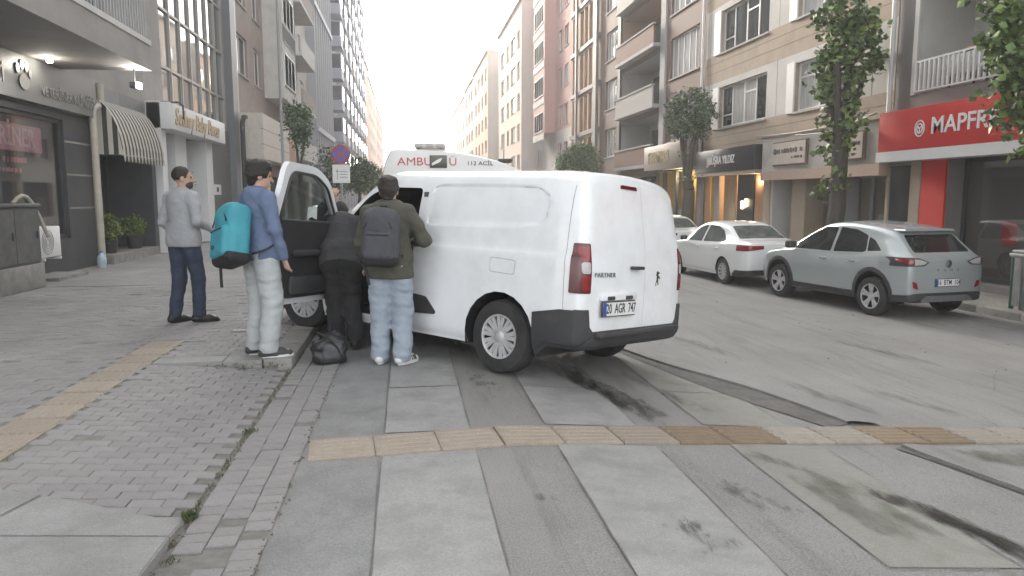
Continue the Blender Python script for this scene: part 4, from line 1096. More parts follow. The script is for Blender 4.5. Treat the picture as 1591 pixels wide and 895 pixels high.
# ------------------------------------------------------------------ buildings
class Fac:
    """a street facade: u runs along the street, d outwards from the wall"""
    def __init__(s, side, xf): s.s = side; s.x = xf
    def pt(s, u, z, d): return (s.x + s.s * d, u, z)
    def box(s, mb, u0, u1, z0, z1, d0, d1, ch=0.0):
        x0, x1 = sorted((s.x + s.s * d0, s.x + s.s * d1)); mb.box(x0, x1, u0, u1, z0, z1, ch); return mb
    def part(s, name, mat, parent, u0, u1, z0, z1, d0, d1, ch=0.0):
        return s.box(MB(), u0, u1, z0, z1, d0, d1, ch).build(name, mat, parent, smooth=40 if ch else 0)
    def rot(s): return (R(90), 0, R(90) if s.s > 0 else R(-90))
def wall(F, name, mat, parent, u0, u1, z0, z1, ops, reveal=0.16, depth=9.0, zones=None, mats=None):
    """front with real openings; back, ends and roof closed. zones: (z0,z1,u0,u1,index) picks a material slot"""
    us = sorted({u0, u1, *[o[0] for o in ops], *[o[1] for o in ops], *([q for z in (zones or []) for q in (z[2], z[3])])}); us = [u for u in us if u0 <= u <= u1]
    zs = sorted({z0, z1, *[o[2] for o in ops], *[o[3] for o in ops], *([q for z in (zones or []) for q in (z[0], z[1])])}); zs = [z for z in zs if z0 <= z <= z1]
    mb = MB()
    for i in range(len(us) - 1):
        for j in range(len(zs) - 1):
            uc, zc = (us[i] + us[i + 1]) / 2, (zs[j] + zs[j + 1]) / 2
            hit = [o for o in ops if o[0] < uc < o[1] and o[2] < zc < o[3]]
            mb.mi = 0
            for z in (zones or []):
                if z[0] < zc < z[1] and z[2] < uc < z[3]: mb.mi = z[4]
            if not hit:
                mb.quad(F.pt(us[i], zs[j], 0), F.pt(us[i + 1], zs[j], 0), F.pt(us[i + 1], zs[j + 1], 0), F.pt(us[i], zs[j + 1], 0))
    mb.mi = 0
    for o in ops:
        r = o[4] if len(o) > 4 else reveal
        a, b, c, d = o[:4]
        for (p, q) in (((a, c), (b, c)), ((b, c), (b, d)), ((b, d), (a, d)), ((a, d), (a, c))):
            mb.quad(F.pt(p[0], p[1], 0), F.pt(q[0], q[1], 0), F.pt(q[0], q[1], -r), F.pt(p[0], p[1], -r))
        mb.quad(F.pt(a, c, -r), F.pt(b, c, -r), F.pt(b, d, -r), F.pt(a, d, -r))
    D = -depth
    mb.quad(F.pt(u0, z0, 0), F.pt(u0, z1, 0), F.pt(u0, z1, D), F.pt(u0, z0, D))
    mb.quad(F.pt(u1, z0, 0), F.pt(u1, z1, 0), F.pt(u1, z1, D), F.pt(u1, z0, D))
    mb.quad(F.pt(u0, z0, D), F.pt(u1, z0, D), F.pt(u1, z1, D), F.pt(u0, z1, D))
    mb.quad(F.pt(u0, z1, 0), F.pt(u1, z1, 0), F.pt(u1, z1, D), F.pt(u0, z1, D))
    return mb.build(name, [mat] + (mats or []), parent, fix=False)
FRAMEW = M('white_window_frame', (0.70, 0.70, 0.69), 0.45, var=0.04)
FRAMED = M('dark_window_frame', (0.05, 0.05, 0.055), 0.45, var=0.06)
FRAMEG = M('grey_window_frame', (0.30, 0.31, 0.32), 0.45, var=0.06)
PANE = M('window_glass', (0.035, 0.040, 0.042), 0.04, var=0.2, scale=3, spec=0.6)
PANEC = M('curtain_reflection_glass', (0.42, 0.42, 0.41), 0.06, var=0.35, scale=4, spec=0.6, stretch=(1, 3, .3))  # curtain tone kept pale to paint in the bright sky reflection
PANEB = M('mirror_glass', (0.06, 0.065, 0.07), 0.03, var=0.2, scale=1, spec=1.0, coat=0.8)
SILL = M('stone_sill', (0.42, 0.41, 0.39), 0.8, var=0.1, dirt=(.2, .19, .18), dscale=4, damt=.5)
def win(F, parent, u0, u1, z0, z1, cols=(0.5,), rows=(), inset=.12, fw=.055, frame=FRAMEW, pane=PANE, sill=True, each=False, name='window'):
    fr = MB(); d0, d1 = -inset - .05, -inset
    F.box(fr, u0, u1, z0, z0 + fw, d0, d1); F.box(fr, u0, u1, z1 - fw, z1, d0, d1)
    F.box(fr, u0, u0 + fw, z0 + fw, z1 - fw, d0, d1); F.box(fr, u1 - fw, u1, z0 + fw, z1 - fw, d0, d1)
    for c in cols:
        u = u0 + (u1 - u0) * c; F.box(fr, u - fw * .4, u + fw * .4, z0 + fw, z1 - fw, d0, d1 - .004)
    for r, ca, cb in rows:
        z = z0 + (z1 - z0) * r; F.box(fr, u0 + (u1 - u0) * ca + fw * .4, u0 + (u1 - u0) * cb - fw * .4, z - fw * .35, z + fw * .35, d0, d1 - .006)
    w = fr.build(name, frame, parent)
    if each:
        e = [0] + list(cols) + [1]
        for a, b in zip(e[:-1], e[1:]):
            F.part('pane', pane if not isinstance(pane, list) else rnd.choice(pane), w, u0 + (u1 - u0) * a + fw * .5, u0 + (u1 - u0) * b - fw * .5, z0 + fw * .6, z1 - fw * .6, d0 + .012, d0 + .02)
    else:
        F.part('pane', pane if not isinstance(pane, list) else rnd.choice(pane), w, u0 + fw * .5, u1 - fw * .5, z0 + fw * .5, z1 - fw * .5, d0 + .012, d0 + .02)
    if sill: F.part('sill', SILL, w, u0 - .05, u1 + .05, z0 - .06, z0 - .002, -inset - .02, .06)
    return w
def railing(F, parent, u0, u1, z0, z1, d, mat, step=.12, r=.010, name='railing', top=.02):
    mb = MB(); F.box(mb, u0, u1, z1 - .04, z1, d - .02, d + .02); F.box(mb, u0, u1, z0, z0 + .03, d - .015, d + .015)
    n = max(2, int((u1 - u0) / step))
    for k in range(n + 1):
        u = u0 + (u1 - u0) * k / n; F.box(mb, u - r, u + r, z0 + .03, z1 - .04, d - r, d + r)
    return mb.build(name, mat, parent)
def downpipe(F, u, z0, z1, d, r, mat, parent, name='downpipe', shoe=True):
    pts = [F.pt(u, z1, d), F.pt(u, z0 + .2, d), F.pt(u, z0 + .08, d + .02)] + ([F.pt(u, z0, d + .16)] if shoe else [])
    o = MB().tube(pts, r, 12).build(name, mat, parent, smooth=50)
    return o
def room(F, parent, u0, u1, z0, z1, d0, d1, mat, name='shop_interior'):
    """box open to the street between depths d0 (front) and d1 (back)"""
    mb = MB(); q = lambda *a: mb.quad(*[F.pt(*p) for p in a])
    q((u0, z0, d1), (u1, z0, d1), (u1, z1, d1), (u0, z1, d1)); q((u0, z0, d0), (u0, z1, d0), (u0, z1, d1), (u0, z0, d1)); q((u1, z0, d0), (u1, z1, d0), (u1, z1, d1), (u1, z0, d1))
    q((u0, z1, d0), (u1, z1, d0), (u1, z1, d1), (u0, z1, d1)); q((u0, z0, d0), (u1, z0, d0), (u1, z0, d1), (u0, z0, d1))
    return mb.build(name, mat, parent, fix=False)
SHOPG = M('shop_glass', (0.9, 0.92, 0.92), 0.02, var=0, trans=1.0, spec=0.5)
def scribble(F, parent, u0, u1, zc, h, d, mat, seed, name='lettering', slope=0):
    """small worn lettering too faded to read: uneven upright strokes"""
    r2 = random.Random(seed); mb = MB(); u = u0
    while u < u1:
        w = r2.uniform(.02, .05) * h / .12
        if r2.random() < .85: F.box(mb, u, min(u1, u + w), zc - h / 2 * r2.uniform(.6, 1), zc + h / 2 * r2.uniform(.6, 1), d, d + .006)
        u += w + r2.uniform(.012, .03) * h / .12
    return mb.build(name, mat, parent)

# ================= left side =================
XL = -6.6
FLs = Fac(1, XL)
DARKST = M('dark_stone_cladding', (0.055, 0.060, 0.066), 0.4, var=0.15, scale=3, dirt=(.09, .09, .09), dscale=2, damt=.4)
PLAST1 = M('grey_plaster', (0.30, 0.285, 0.27), 0.85, var=0.08, scale=2, bump=.3, bscale=40, dirt=(.17, .16, .15), dscale=1.2, damt=.5)
PLASTW = M('white_plaster', (0.55, 0.54, 0.52), 0.85, var=0.06, scale=2, bump=.3, bscale=40, dirt=(.35, .34, .32), dscale=1.2, damt=.4)
SIGNG = M('sign_grey_metal', (0.13, 0.135, 0.135), 0.38, metal=.2, var=.08, scale=2)
b = thing('clinic_building', 'grey building with the animal clinic and striped awning under a deep overhang', 'building')

F = FLs
# ground floor openings: clinic window, shop recess behind the awning
gops = [(9.2, 15.75, .75, 3.05, .22), (17.15, 20.05, .14, 3.1, .9)]
wall(F, 'wall', DARKST, b, 4.0, 20.35, -.1, 3.19, gops, depth=8)
wall(F, 'upper_wall', PLAST1, b, 4.0, 20.35, 3.19, 17.0, [(16.2, 18.2, 5.3, 6.8), (9.0, 11.0, 5.3, 6.8), (16.2, 18.2, 8.1, 9.6), (16.2, 18.2, 10.9, 12.4)], depth=8)
for z in (5.3, 8.1, 10.9): win(F, b, 16.2, 18.2, z, z + 1.5, (.5,))
win(F, b, 9.0, 11.0, 5.3, 6.8, (.5,))
# thin pale joint bands on the dark stone
BAND = M('pale_joint', (0.26, 0.25, 0.22), .7, var=.1)
for z in (1.32, 1.98, 2.62):
    F.part('stone_band', BAND, b, 15.78, 17.12, z, z + .035, 0, .008)
# overhang: slab, fascia, parapet, railing
ov = F.part('overhang', PLAST1, b, 4.0, 15.6, 3.98, 4.45, .002, 1.74)
F.part('fascia_cap', PLASTW, ov, 4.0, 15.62, 4.45, 4.55, .002, 1.76)
F.part('bay_wall', PLASTW, b, 4.0, 12.6, 4.55, 17.0, .003, 1.70)
F.part('balcony_slab', PLAST1, b, 12.6, 15.6, 7.2, 7.45, .003, 1.74); F.part('balcony_slab', PLAST1, b, 12.6, 15.6, 10.0, 10.25, .003, 1.74)
railing(F, b, 12.65, 15.55, 4.56, 5.45, 1.68, FRAMEG, .13, .012); railing(F, b, 12.65, 15.55, 7.46, 8.35, 1.68, FRAMEG, .13, .012)
# clinic sign board
sg = F.part('sign_board', SIGNG, b, 8.0, 16.95, 3.2, 3.95, .003, .18)
SILVL = M('silver_letter', (0.27, 0.27, 0.27), .4, metal=.4, var=0)
text('lettering', 'VETERİNER KLİNİĞİ', .25, SILVL, sg, F.pt(16.55, 3.42, .184), F.rot(), .012, 'RIGHT' if False else 'LEFT', .98).location = F.pt(14.55, 3.44, .184)
paw = MB()
def disc(mb, F, u, z, ru, rz, d, n=16): mb.prism([(u + ru * math.cos(2 * math.pi * k / n), z + rz * math.sin(2 * math.pi * k / n)) for k in range(n)], F.x + F.s * d, F.x + F.s * (d + .02), 'x')
for (u, z, a, c) in ((13.95, 3.50, .17, .13), (13.75, 3.70, .06, .09), (13.9, 3.78, .06, .09), (14.05, 3.76, .06, .09), (14.17, 3.66, .055, .08)): disc(paw, F, u, z, a, c, .184)
paw.build('paw_emblem', SILVL, sg)
text('lettering', 'pati', .5, SILVL, sg, F.pt(12.6, 3.56, .184), F.rot(), .012, 'LEFT', 1)
# spotlight above the clinic sign
spot = MB().tube([F.pt(14.35, 3.97, .45), F.pt(14.35, 3.90, .45)], .05, 12).build('sign_lamp', M('lit_lamp_glass', (1.0, .93, .80), .3, var=0, emit=9), b, smooth=40)
spl = bpy.data.lights.new('sign_lamp_light', 'POINT'); spl.energy = 3; spl.color = (1, .93, .8); spl.shadow_soft_size = .05
so = mk('sign_lamp_light', spl, spot, F.pt(14.35, 3.84, .42))
# clinic window with interior
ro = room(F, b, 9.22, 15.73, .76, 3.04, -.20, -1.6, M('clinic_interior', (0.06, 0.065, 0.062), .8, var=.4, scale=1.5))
w = MB(); F.box(w, 9.2, 15.75, .75, .83, -.14, -.06); F.box(w, 9.2, 15.75, 2.97, 3.05, -.14, -.06)
for u in (9.2, 11.3, 13.4, 15.67): F.box(w, u, u + .08, .83, 2.97, -.14, -.06)
wf = w.build('clinic_window', FRAMED, b)
for u in (9.28, 11.38, 13.48): F.part('pane', SHOPG, wf, u, u + 2.02 if u < 13 else 15.67, .83, 2.97, -.105, -.097)
PINK = M('pink_sign', (0.66, 0.28, 0.36), .5, var=.08); PINKL = M('pale_pink_letter', (0.78, 0.55, 0.60), .5, var=0)
ps = F.part('hanging_sign', PINK, wf, 12.6, 15.18, 2.36, 2.83, -.19, -.15, .02)
text('lettering', 'VETERİNER', .46, PINKL, ps, F.pt(12.72, 2.59, -.147), F.rot(), .006, 'LEFT', .92, .006)
scribble(F, wf, 12.7, 14.55, 2.20, .11, -.15, PINK, 3, 'small_lettering'); scribble(F, wf, 12.9, 14.4, 2.02, .09, -.15, PINK, 4, 'small_lettering')
F.part('notice', PLASTICG, wf, 14.75, 15.2, 1.15, 1.55, -.16, -.15)
pl_ = thing('potted_palm', 'dark palm plant standing inside the clinic window', 'plant', F.pt(14.3, .76, -.55))
mb = MB()
for k in range(16):
    a = k * 2.4; L_ = rnd.uniform(.5, .85); pts = [(0, 0, .55)] ; 
    for t in (.35, .7, 1): pts.append((math.cos(a) * L_ * t * .7, math.sin(a) * L_ * t * .7, .55 + .9 * t * L_ - .9 * t * t * L_))
    for i in range(3):
        p, q = Vector(pts[i]), Vector(pts[i + 1]); sd_ = Vector((-math.sin(a), math.cos(a), 0)) * (.09 if i else .04)
        mb.quad(p - sd_, p + sd_, q + sd_ * (.9 if i < 2 else .1), q - sd_ * (.9 if i < 2 else .1))
mb.build('fronds', M('palm_leaf', (.05, .09, .035), .5, var=.3), pl_, fix=False)
MB().lathe([(.0, 0), (.13, 0), (.17, .32), (.15, .32), (0, .3)], 16).build('pot', M('clay_pot', (.2, .12, .08), .8), pl_, smooth=40); MB().tube([(0, 0, .3), (0, 0, .58)], .03).build('stem', DEB, pl_)
# drainpipe
PIPE = M('cream_pipe', (0.40, 0.38, 0.33), .6, var=.08, dirt=(.22, .2, .17), dscale=4, damt=.4)
dp = MB().tube([F.pt(17.35, 3.97, .12), F.pt(17.35, 3.58, .12), F.pt(17.28, 3.5, .14), F.pt(16.95, 3.42, .14), F.pt(16.85, 3.36, .14), F.pt(16.83, 3.28, .14), F.pt(16.83, .28, .14)], .075, 12).build('drainpipe', PIPE, None, smooth=50)
tag(dp, 'cream drainpipe running down the dark shop wall', 'pipe')
# awning shop: door, step, pillar
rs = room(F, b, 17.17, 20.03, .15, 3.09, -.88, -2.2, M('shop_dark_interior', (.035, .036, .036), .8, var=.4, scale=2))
dw = MB(); F.box(dw, 17.15, 20.05, 2.35, 2.43, -.9, -.82)
for u in (17.15, 17.75, 18.75, 19.45, 19.97): F.box(dw, u, u + .08, .14, 2.35 if u not in (17.15, 19.97) else 3.1, -.9, -.82)
dwf = dw.build('shop_front', FRAMED, b)
for a, c in ((17.23, 17.75), (17.83, 18.75), (18.83, 19.45), (19.53, 19.97)): F.part('pane', SHOPG, dwf, a, c, .14, 2.35, -.865, -.857)
for k in range(7): F.part('poster', [PINK, PLATE, SILVL][k % 3], dwf, 17.28, 17.62, .75 + k * .22, .92 + k * .22, -.85, -.843)
F.part('doorstep', CONC2, b, 17.1, 20.1, .09, .30, -.85, .28)
F.part('door_pillar', DARKST, b, 20.05, 20.34, .1, 3.15, .002, .22)
# striped awning
AWB = M('awning_black_stripe', (0.028, 0.028, 0.028), .8, var=.1); AWW = M('awning_cream_stripe', (0.43, 0.41, 0.36), .8, var=.08)
aw = thing('striped_awning', 'black and cream striped barrel awning over the shop door', 'awning')
u0, u1 = 17.15, 19.85; ns = 25
prof_aw = [(0.02, 3.58), (.30, 3.52), (.58, 3.36), (.82, 3.12), (1.0, 2.82), (1.08, 2.56), (1.09, 2.36)]
prof_aw = [(d * .545, z + .08) for d, z in prof_aw]
for k in range(ns):
    a, c = u0 + (u1 - u0) * k / ns, u0 + (u1 - u0) * (k + 1) / ns
    mb = MB()
    for (d0, z0), (d1, z1) in zip(prof_aw[:-1], prof_aw[1:]):
        mb.quad(F.pt(a, z0, d0), F.pt(c, z0, d0), F.pt(c, z1, d1), F.pt(a, z1, d1)); mb.quad(F.pt(a, z0 - .012, d0 - .008), F.pt(c, z0 - .012, d0 - .008), F.pt(c, z1 - .012, d1 - .008), F.pt(a, z1 - .012, d1 - .008))
    mb.quad(F.pt(a, 2.44, .596), F.pt(c, 2.44, .596), F.pt(c, 2.33, .59), F.pt((a + c) / 2, 2.30, .59))
    mb.build('stripe', AWB if k % 2 else AWW, aw, fix=False, smooth=60)
for u in (u0 - .004, u1 + .004):       # striped end panels
    nst = 6
    for k in range(nst):
        d0, d1 = .594 * k / nst, .594 * (k + 1) / nst
        zt = lambda d: float(np.interp(d, [p[0] for p in prof_aw], [p[1] for p in prof_aw]))
        mb = MB().quad(F.pt(u, 2.44, d0), F.pt(u, 2.44, d1), F.pt(u, zt(d1), d1), F.pt(u, zt(d0), d0)); mb.quad(F.pt(u + .01, 2.44, d0), F.pt(u + .01, 2.44, d1), F.pt(u + .01, zt(d1), d1), F.pt(u + .01, zt(d0), d0))
        mb.build('end_stripe', AWW if k % 2 else AWB, aw, fix=False)
fr = MB(); fr.tube([F.pt(u0, 2.45, .02), F.pt(u0, 2.45, .58), F.pt(u1, 2.45, .58), F.pt(u1, 2.45, .02)], .018, 8); fr.build('awning_frame', FRAMED, aw, smooth=40)
# upper panel boards above the awning + lamp on an arm
F.part('panel_board', M('grey_panel', (0.20, 0.205, 0.205), .6, var=.1), b, 17.0, 18.7, 3.2, 3.95, .003, .03); F.part('panel_board', M('grey_panel2', (0.16, 0.165, 0.165), .6, var=.1), b, 18.72, 20.3, 3.2, 3.95, .003, .03)
lamp = thing('wall_lamp', 'lit white floodlight on an arm under the overhang corner', 'lamp', (0, 0, 0))
lp = Vector(F.pt(15.35, 3.66, 1.55))
MB().box(lp.x - .12, lp.x + .0, lp.y - .1, lp.y + .1, lp.z - .05, lp.z + .07, .02).build('lamp_housing', PLASTIC, lamp, smooth=40)
LEM = M('lit_floodlight', (1, .97, .92), .3, var=0, emit=60)
MB().box(lp.x + .002, lp.x + .05, lp.y - .08, lp.y + .08, lp.z - .05, lp.z + .06, .012).build('lamp_glass', LEM, lamp, smooth=40)
MB().tube([lp + Vector((-.05, 0, .07)), lp + Vector((-.05, 0, .33))], .015, 8).build('lamp_arm', PLASTIC, lamp)
pl2 = bpy.data.lights.new('floodlight', 'POINT'); pl2.energy = 9; pl2.color = (1, .95, .86); pl2.shadow_soft_size = .08
mk('floodlight', pl2, lamp, tuple(lp + Vector((.12, 0, -.02))))
MB().tube([F.pt(20.6, 3.55, .9), F.pt(20.6, 3.9, .9), F.pt(20.6, 3.98, .8), F.pt(20.6, 3.98, .1)], .022, 8).build('lamp_hook', PLASTIC, b, smooth=50)
# ---- glass-fronted building with the boutique
b = thing('glass_building', 'building with a gridded glass front above the white boutique', 'building')
wall(F, 'wall', PLAST1, b, 20.36, 30.75, -.1, 17.5, [(22.0, 29.3, 4.0, 16.9, .2), (20.9, 25.75, .12, 3.3, .5), (25.85, 29.6, .12, 3.9, .25)], depth=9)
GMUL = M('pale_mullion', (0.36, 0.34, 0.31), .45, metal=.3, var=.06)
cw = MB(); cu = np.linspace(22.0, 29.3, 8); cz = [4.0, 5.15, 6.75, 8.35, 9.95, 11.55, 13.15, 14.75, 16.9]
for u in cu: F.box(cw, u - .035, u + .035, 4.0, 16.9, -.19, -.03)
for z in cz: F.box(cw, 22.0, 29.3, z - .035, z + .035, -.185, -.04)
cwo = cw.build('curtain_wall_grid', GMUL, b)
for i in range(7):
    for k in range(8):
        pn = MB(); p = [F.pt(cu[i] + .035, cz[k] + .035, 0), F.pt(cu[i + 1] - .035, cz[k + 1] - .035, -.008)]
        F.box(pn, cu[i] + .035, cu[i + 1] - .035, cz[k] + .035, cz[k + 1] - .035, -.006, 0)
        o = pn.build('glass_pane', PANEB, cwo)
        c = Vector(F.pt((cu[i] + cu[i + 1]) / 2, (cz[k] + cz[k + 1]) / 2, -.10)); me = o.data; base = Vector(F.pt((cu[i] + cu[i + 1]) / 2, (cz[k] + cz[k + 1]) / 2, 0))
        for v in me.vertices: v.co -= base
        o.location = c; o.rotation_euler = (rnd.uniform(-.006, .006), rnd.uniform(-.006, .006), rnd.uniform(-.006, .006))
# boutique
BOUT = M('boutique_white', (0.66, 0.67, 0.68), .6, var=.04)
bq = F.part('boutique_frame', BOUT, b, 20.5, 20.9, .1, 4.0, .003, .35)
F.part('boutique_pillar', BOUT, b, 22.5, 23.6, .12, 3.3, -.3, .10); F.part('boutique_pillar', BOUT, b, 25.0, 25.8, .12, 3.3, -.3, .30)
sg = F.part('boutique_sign', BOUT, b, 20.5, 26.3, 3.3, 3.98, .004, .62, .02)
GOLD = M('gold_letter', (0.38, 0.29, 0.16), .45, metal=.3, var=.1)
text('lettering', 'Sedney Baby Bursa', .62, GOLD, sg, F.pt(20.8, 3.64, .625), F.rot(), .025, 'LEFT', .98, .008, .25)
rb_ = room(F, b, 20.92, 25.73, .13, 3.28, -.48, -1.8, M('boutique_interior', (.20, .21, .205), .8, var=.2))
for a, c in ((20.92, 22.5), (23.6, 25.0)): F.part('boutique_pane', SHOPG, b, a, c, .13, 3.28, -.42, -.41)
for a, c in ((20.92, 22.5), (23.6, 25.0)):
    m2 = MB(); F.box(m2, a, c, .13, .20, -.45, -.38); F.box(m2, a, c, 2.5, 2.56, -.45, -.38); F.box(m2, (a + c) / 2 - .03, (a + c) / 2 + .03, .2, 3.28, -.45, -.38); m2.build('boutique_window_frame', FRAMEW, b)
fl = thing('flower_basket', 'dried flower arrangement hanging on the boutique pillar', 'flowers', F.pt(23.05, 1.95, .2))
mb = MB()
for k in range(140):
    p = Vector((rnd.gauss(0, .10), rnd.gauss(0, .16), rnd.gauss(0, .13))); q = Vector((rnd.gauss(0, 1), rnd.gauss(0, 1), rnd.gauss(0, 1))).normalized() * .035; r2 = q.orthogonal().normalized() * .02
    mb.quad(p - q, p + r2, p + q, p - r2)
mb.build('flowers', M('dry_flower', (.25, .2, .13), .9, var=.4, scale=20, island=.8), fl, fix=False)
MB().lathe([(0, -.28), (.06, -.28), (.1, -.1), (.08, -.1), (0, -.12)], 12).build('basket', M('wicker', (.2, .15, .09), .9), fl, smooth=40)
# dark passage panel with a notice and a step
DP = M('dark_grey_panel', (0.095, 0.098, 0.10), .55, var=.08, scale=2)
F.part('dark_panel', DP, b, 25.82, 29.7, .1, 3.95, -.24, .06)
nt = F.part('notice', PLATE, b, 26.75, 27.75, 1.62, 1.98, .062, .07); F.part('notice_mark', INK, nt, 27.12, 27.4, 1.72, 1.88, .071, .075)
F.part('step', M('tan_step', (.28, .23, .17), .85, var=.1), b, 25.9, 29.2, .09, .30, .062, .45)
F.part('corner_column', M('steel_column', (0.17, 0.18, 0.19), .5, metal=.2, var=.08), b, 29.35, 30.1, -.1, 17.5, .003, .28); F.part('corner_strip', M('pale_strip', (0.46, 0.42, 0.38), .5, var=.05), b, 30.1, 30.7, -.1, 17.5, .003, .2)
sp = MB(); sp.tube([F.pt(30.0, .1, .42), F.pt(30.0, 3.9, .42), F.pt(30.0, 4.35, .42), F.pt(30.15, 4.6, .46), F.pt(30.3, 4.6, .5)], .09, 10)
tag(sp.build('vent_pipe', PLASTIC, None, smooth=50), 'black vent pipe standing at the column beside the dark panel', 'pipe')
# ---- brown-grey apartment block with the stone-clad box
BRN = M('mauve_brown_plaster', (0.317, 0.263, 0.236), .85, var=.07, scale=2, dirt=(.15, .13, .12), dscale=1.5, damt=.4)
GRYB = M('pale_grey_plaster', (0.540, 0.527, 0.499), .85, var=.07, scale=2, dirt=(.25, .24, .23), dscale=1.5, damt=.4)
PINKB = M('pale_pink_plaster', (0.42, 0.33, 0.29), .85, var=.07, scale=2, dirt=(.28, .24, .22), dscale=1.5, damt=.4)
def block(name, label, F, u0, u1, ztop, mat, cols, zf0=3.9, fh=2.8, wh=1.5, sillz=.95, wcols=(.5,), pane=None, zones=None, mats=None, reveal=.16, depth=9, base=-.6, roof=True, frame=FRAMEW, shop=True, group=None, nmax=99, sill=True, each=False):
    """apartment block: windows at each u-interval in cols on every floor"""
    b = thing(name, label, 'building', group=group)
    ops = []; fl = []; z = zf0; n = 0
    while z + sillz + wh + .4 < ztop and n < nmax: fl.append(z); z += fh; n += 1
    for z in fl:
        for c in cols: ops.append((c[0], c[1], z + (c[2] if len(c) > 2 else sillz), z + (c[3] if len(c) > 3 else sillz + wh)))
    sh = []
    if shop:
        k = max(1, int((u1 - u0) / 4.5)); w_ = (u1 - u0) / k
        sh = [(u0 + i * w_ + .35, u0 + (i + 1) * w_ - .35, base + .7, 2.55, .4) for i in range(k)]
    wall(F, 'wall', mat, b, u0, u1, base, ztop, ops + sh, reveal=reveal, depth=depth, zones=zones, mats=mats)
    for o in ops: win(F, b, o[0], o[1], o[2], o[3], wcols, pane=pane or [PANE, PANE, PANEC], frame=frame, sill=sill, inset=reveal - .06, each=each)
    for o in sh: win(F, b, o[0], o[1], o[2], o[3], (.33, .66), inset=.3, pane=PANE, frame=FRAMED, sill=False, name='shop_window')
    if roof:
        F.part('roof_eave', M('roof_eave', (0.42, 0.38, 0.35), .8, var=.08), b, u0 + .01, u1 - .01, ztop, ztop + .15, -depth + .01, .22)
    return b, fl
b, fl = block('mauve_apartment_block', 'mauve-brown apartment block with white windows and a stone-clad sign box', F, 30.8, 42.0, 22.0, BRN, [(31.4, 33.6), (34.95, 36.5)], zf0=5.4, fh=2.85, wh=1.6, sillz=1.1)
wb_ = MB(); 
STC = M('stone_cladding', (0.594, 0.553, 0.499), .8, var=.14, scale=5, bump=.3, bscale=30)
sb = F.part('sign_box', STC, b, 31.0, 37.6, 3.05, 4.85, .004, 1.0)
for z in (3.62, 4.22): F.part('box_joint', BAND, sb, 30.995, 37.605, z, z + .03, .9, 1.006)
F.part('orange_sign', M('orange_panel', (.42, .24, .13), .6, var=.1), b, 38.3, 41.6, 3.1, 4.5, .003, .7)
F.part('bay', GRYB, b, 37.3, 41.4, 6.2, 22.0, .004, .9)
for z in (6.9, 9.75, 12.6, 15.45):
    FB_ = Fac(1, XL + .9); win(FB_, b, 37.7, 41.0, z, z + 1.55, (.33, .66), inset=-.03, pane=PANEC)
    railing(FB_, b, 37.4, 41.3, z + 2.0, z + 2.75, .03, FRAMED, .2, .014)
b, fl = block('balcony_apartment_block', 'pale apartment block with stacked balconies between the mauve and finned blocks', F, 42.05, 53.0, 24.0, GRYB, [(43.0, 45.0), (46.2, 48.2), (49.6, 51.6)], zf0=3.6, wh=1.6)
for z in fl:
    F.part('balcony_slab', PLASTW, b, 42.6, 48.4, z - .05, z + .12, .004, 1.1); F.part('balcony_parapet', BRN if fl.index(z) % 2 else PLASTW, b, 42.6, 48.4, z + .121, z + 1.0, 1.0, 1.1)
BLUEG = M('blue_grey_cladding', (0.36, 0.385, 0.43), .6, var=.06, scale=2)
b, fl = block('finned_block', 'blue-grey block with tall vertical fins on its front', F, 53.05, 65.5, 27.0, BLUEG, [(54.0, 56.0), (57.0, 59.0), (60.2, 62.2), (63.0, 64.8)], zf0=3.6, wh=1.8)
for k in range(9):
    F.part('fin', M('pale_fin', (0.36, 0.37, 0.39), .6, var=.05), b, 53.3 + 1.45 * k, 53.55 + 1.45 * k, 3.4, 27.0, .004, .6)
for z in fl[1::3]: F.part('fin_band', BLUEG, b, 53.1, 65.4, z - .35, z, .61, .68)
b, fl = block('bay_window_tower', 'tall blue-grey apartment tower with rows of bays and slanting balconies', F, 65.55, 113.0, 31.5, M('slate_cladding', (0.42, 0.45, 0.52), .6, var=.06), [(67 + 5.6 * k, 69.4 + 5.6 * k) for k in range(8)], zf0=3.6, wh=1.7)
for z in fl:
    for k in range(8):
        bay = F.part('bay', M('bay_pale', (0.44, 0.45, 0.47), .6, var=.05) if k % 2 else BLUEG, b, 69.8 + 5.6 * k, 72.4 + 5.6 * k, z + .1, z + 2.3, .004, 1.0)
        F.part('bay_window', PANEB, bay, 70.0 + 5.6 * k, 72.2 + 5.6 * k, z + 1.0, z + 2.2, 1.001, 1.02); F.part('bay_side_window', PANEB, bay, 69.78 + 5.6 * k, 69.799 + 5.6 * k, z + 1.0, z + 2.2, .1, .9)
for nm, lab, u0, u1, zt, mt in (('peach_block', 'peach apartment block just past the tall blue-grey tower', 113.1, 140, 24.0, M('peach_plaster', (0.64, 0.47, 0.37), .85, var=.06)), ('cream_block', 'cream apartment block second past the blue-grey tower', 140.1, 176, 23.0, M('cream_plaster', (0.68, 0.56, 0.46), .85, var=.06)), ('rosy_block', 'rosy apartment block farthest along the shop side', 176.1, 225, 22.0, M('rosy_plaster', (0.60, 0.44, 0.37), .85, var=.06))):
    block(nm, lab, F, u0, u1, zt, mt, [(u0 + 1.5 + 5 * k, u0 + 4.0 + 5 * k) for k in range(int((u1 - u0 - 4) / 5))], zf0=3.6, sill=False, shop=False)

# ================= right side =================
XR = 11.8
F = Fac(-1, XR)
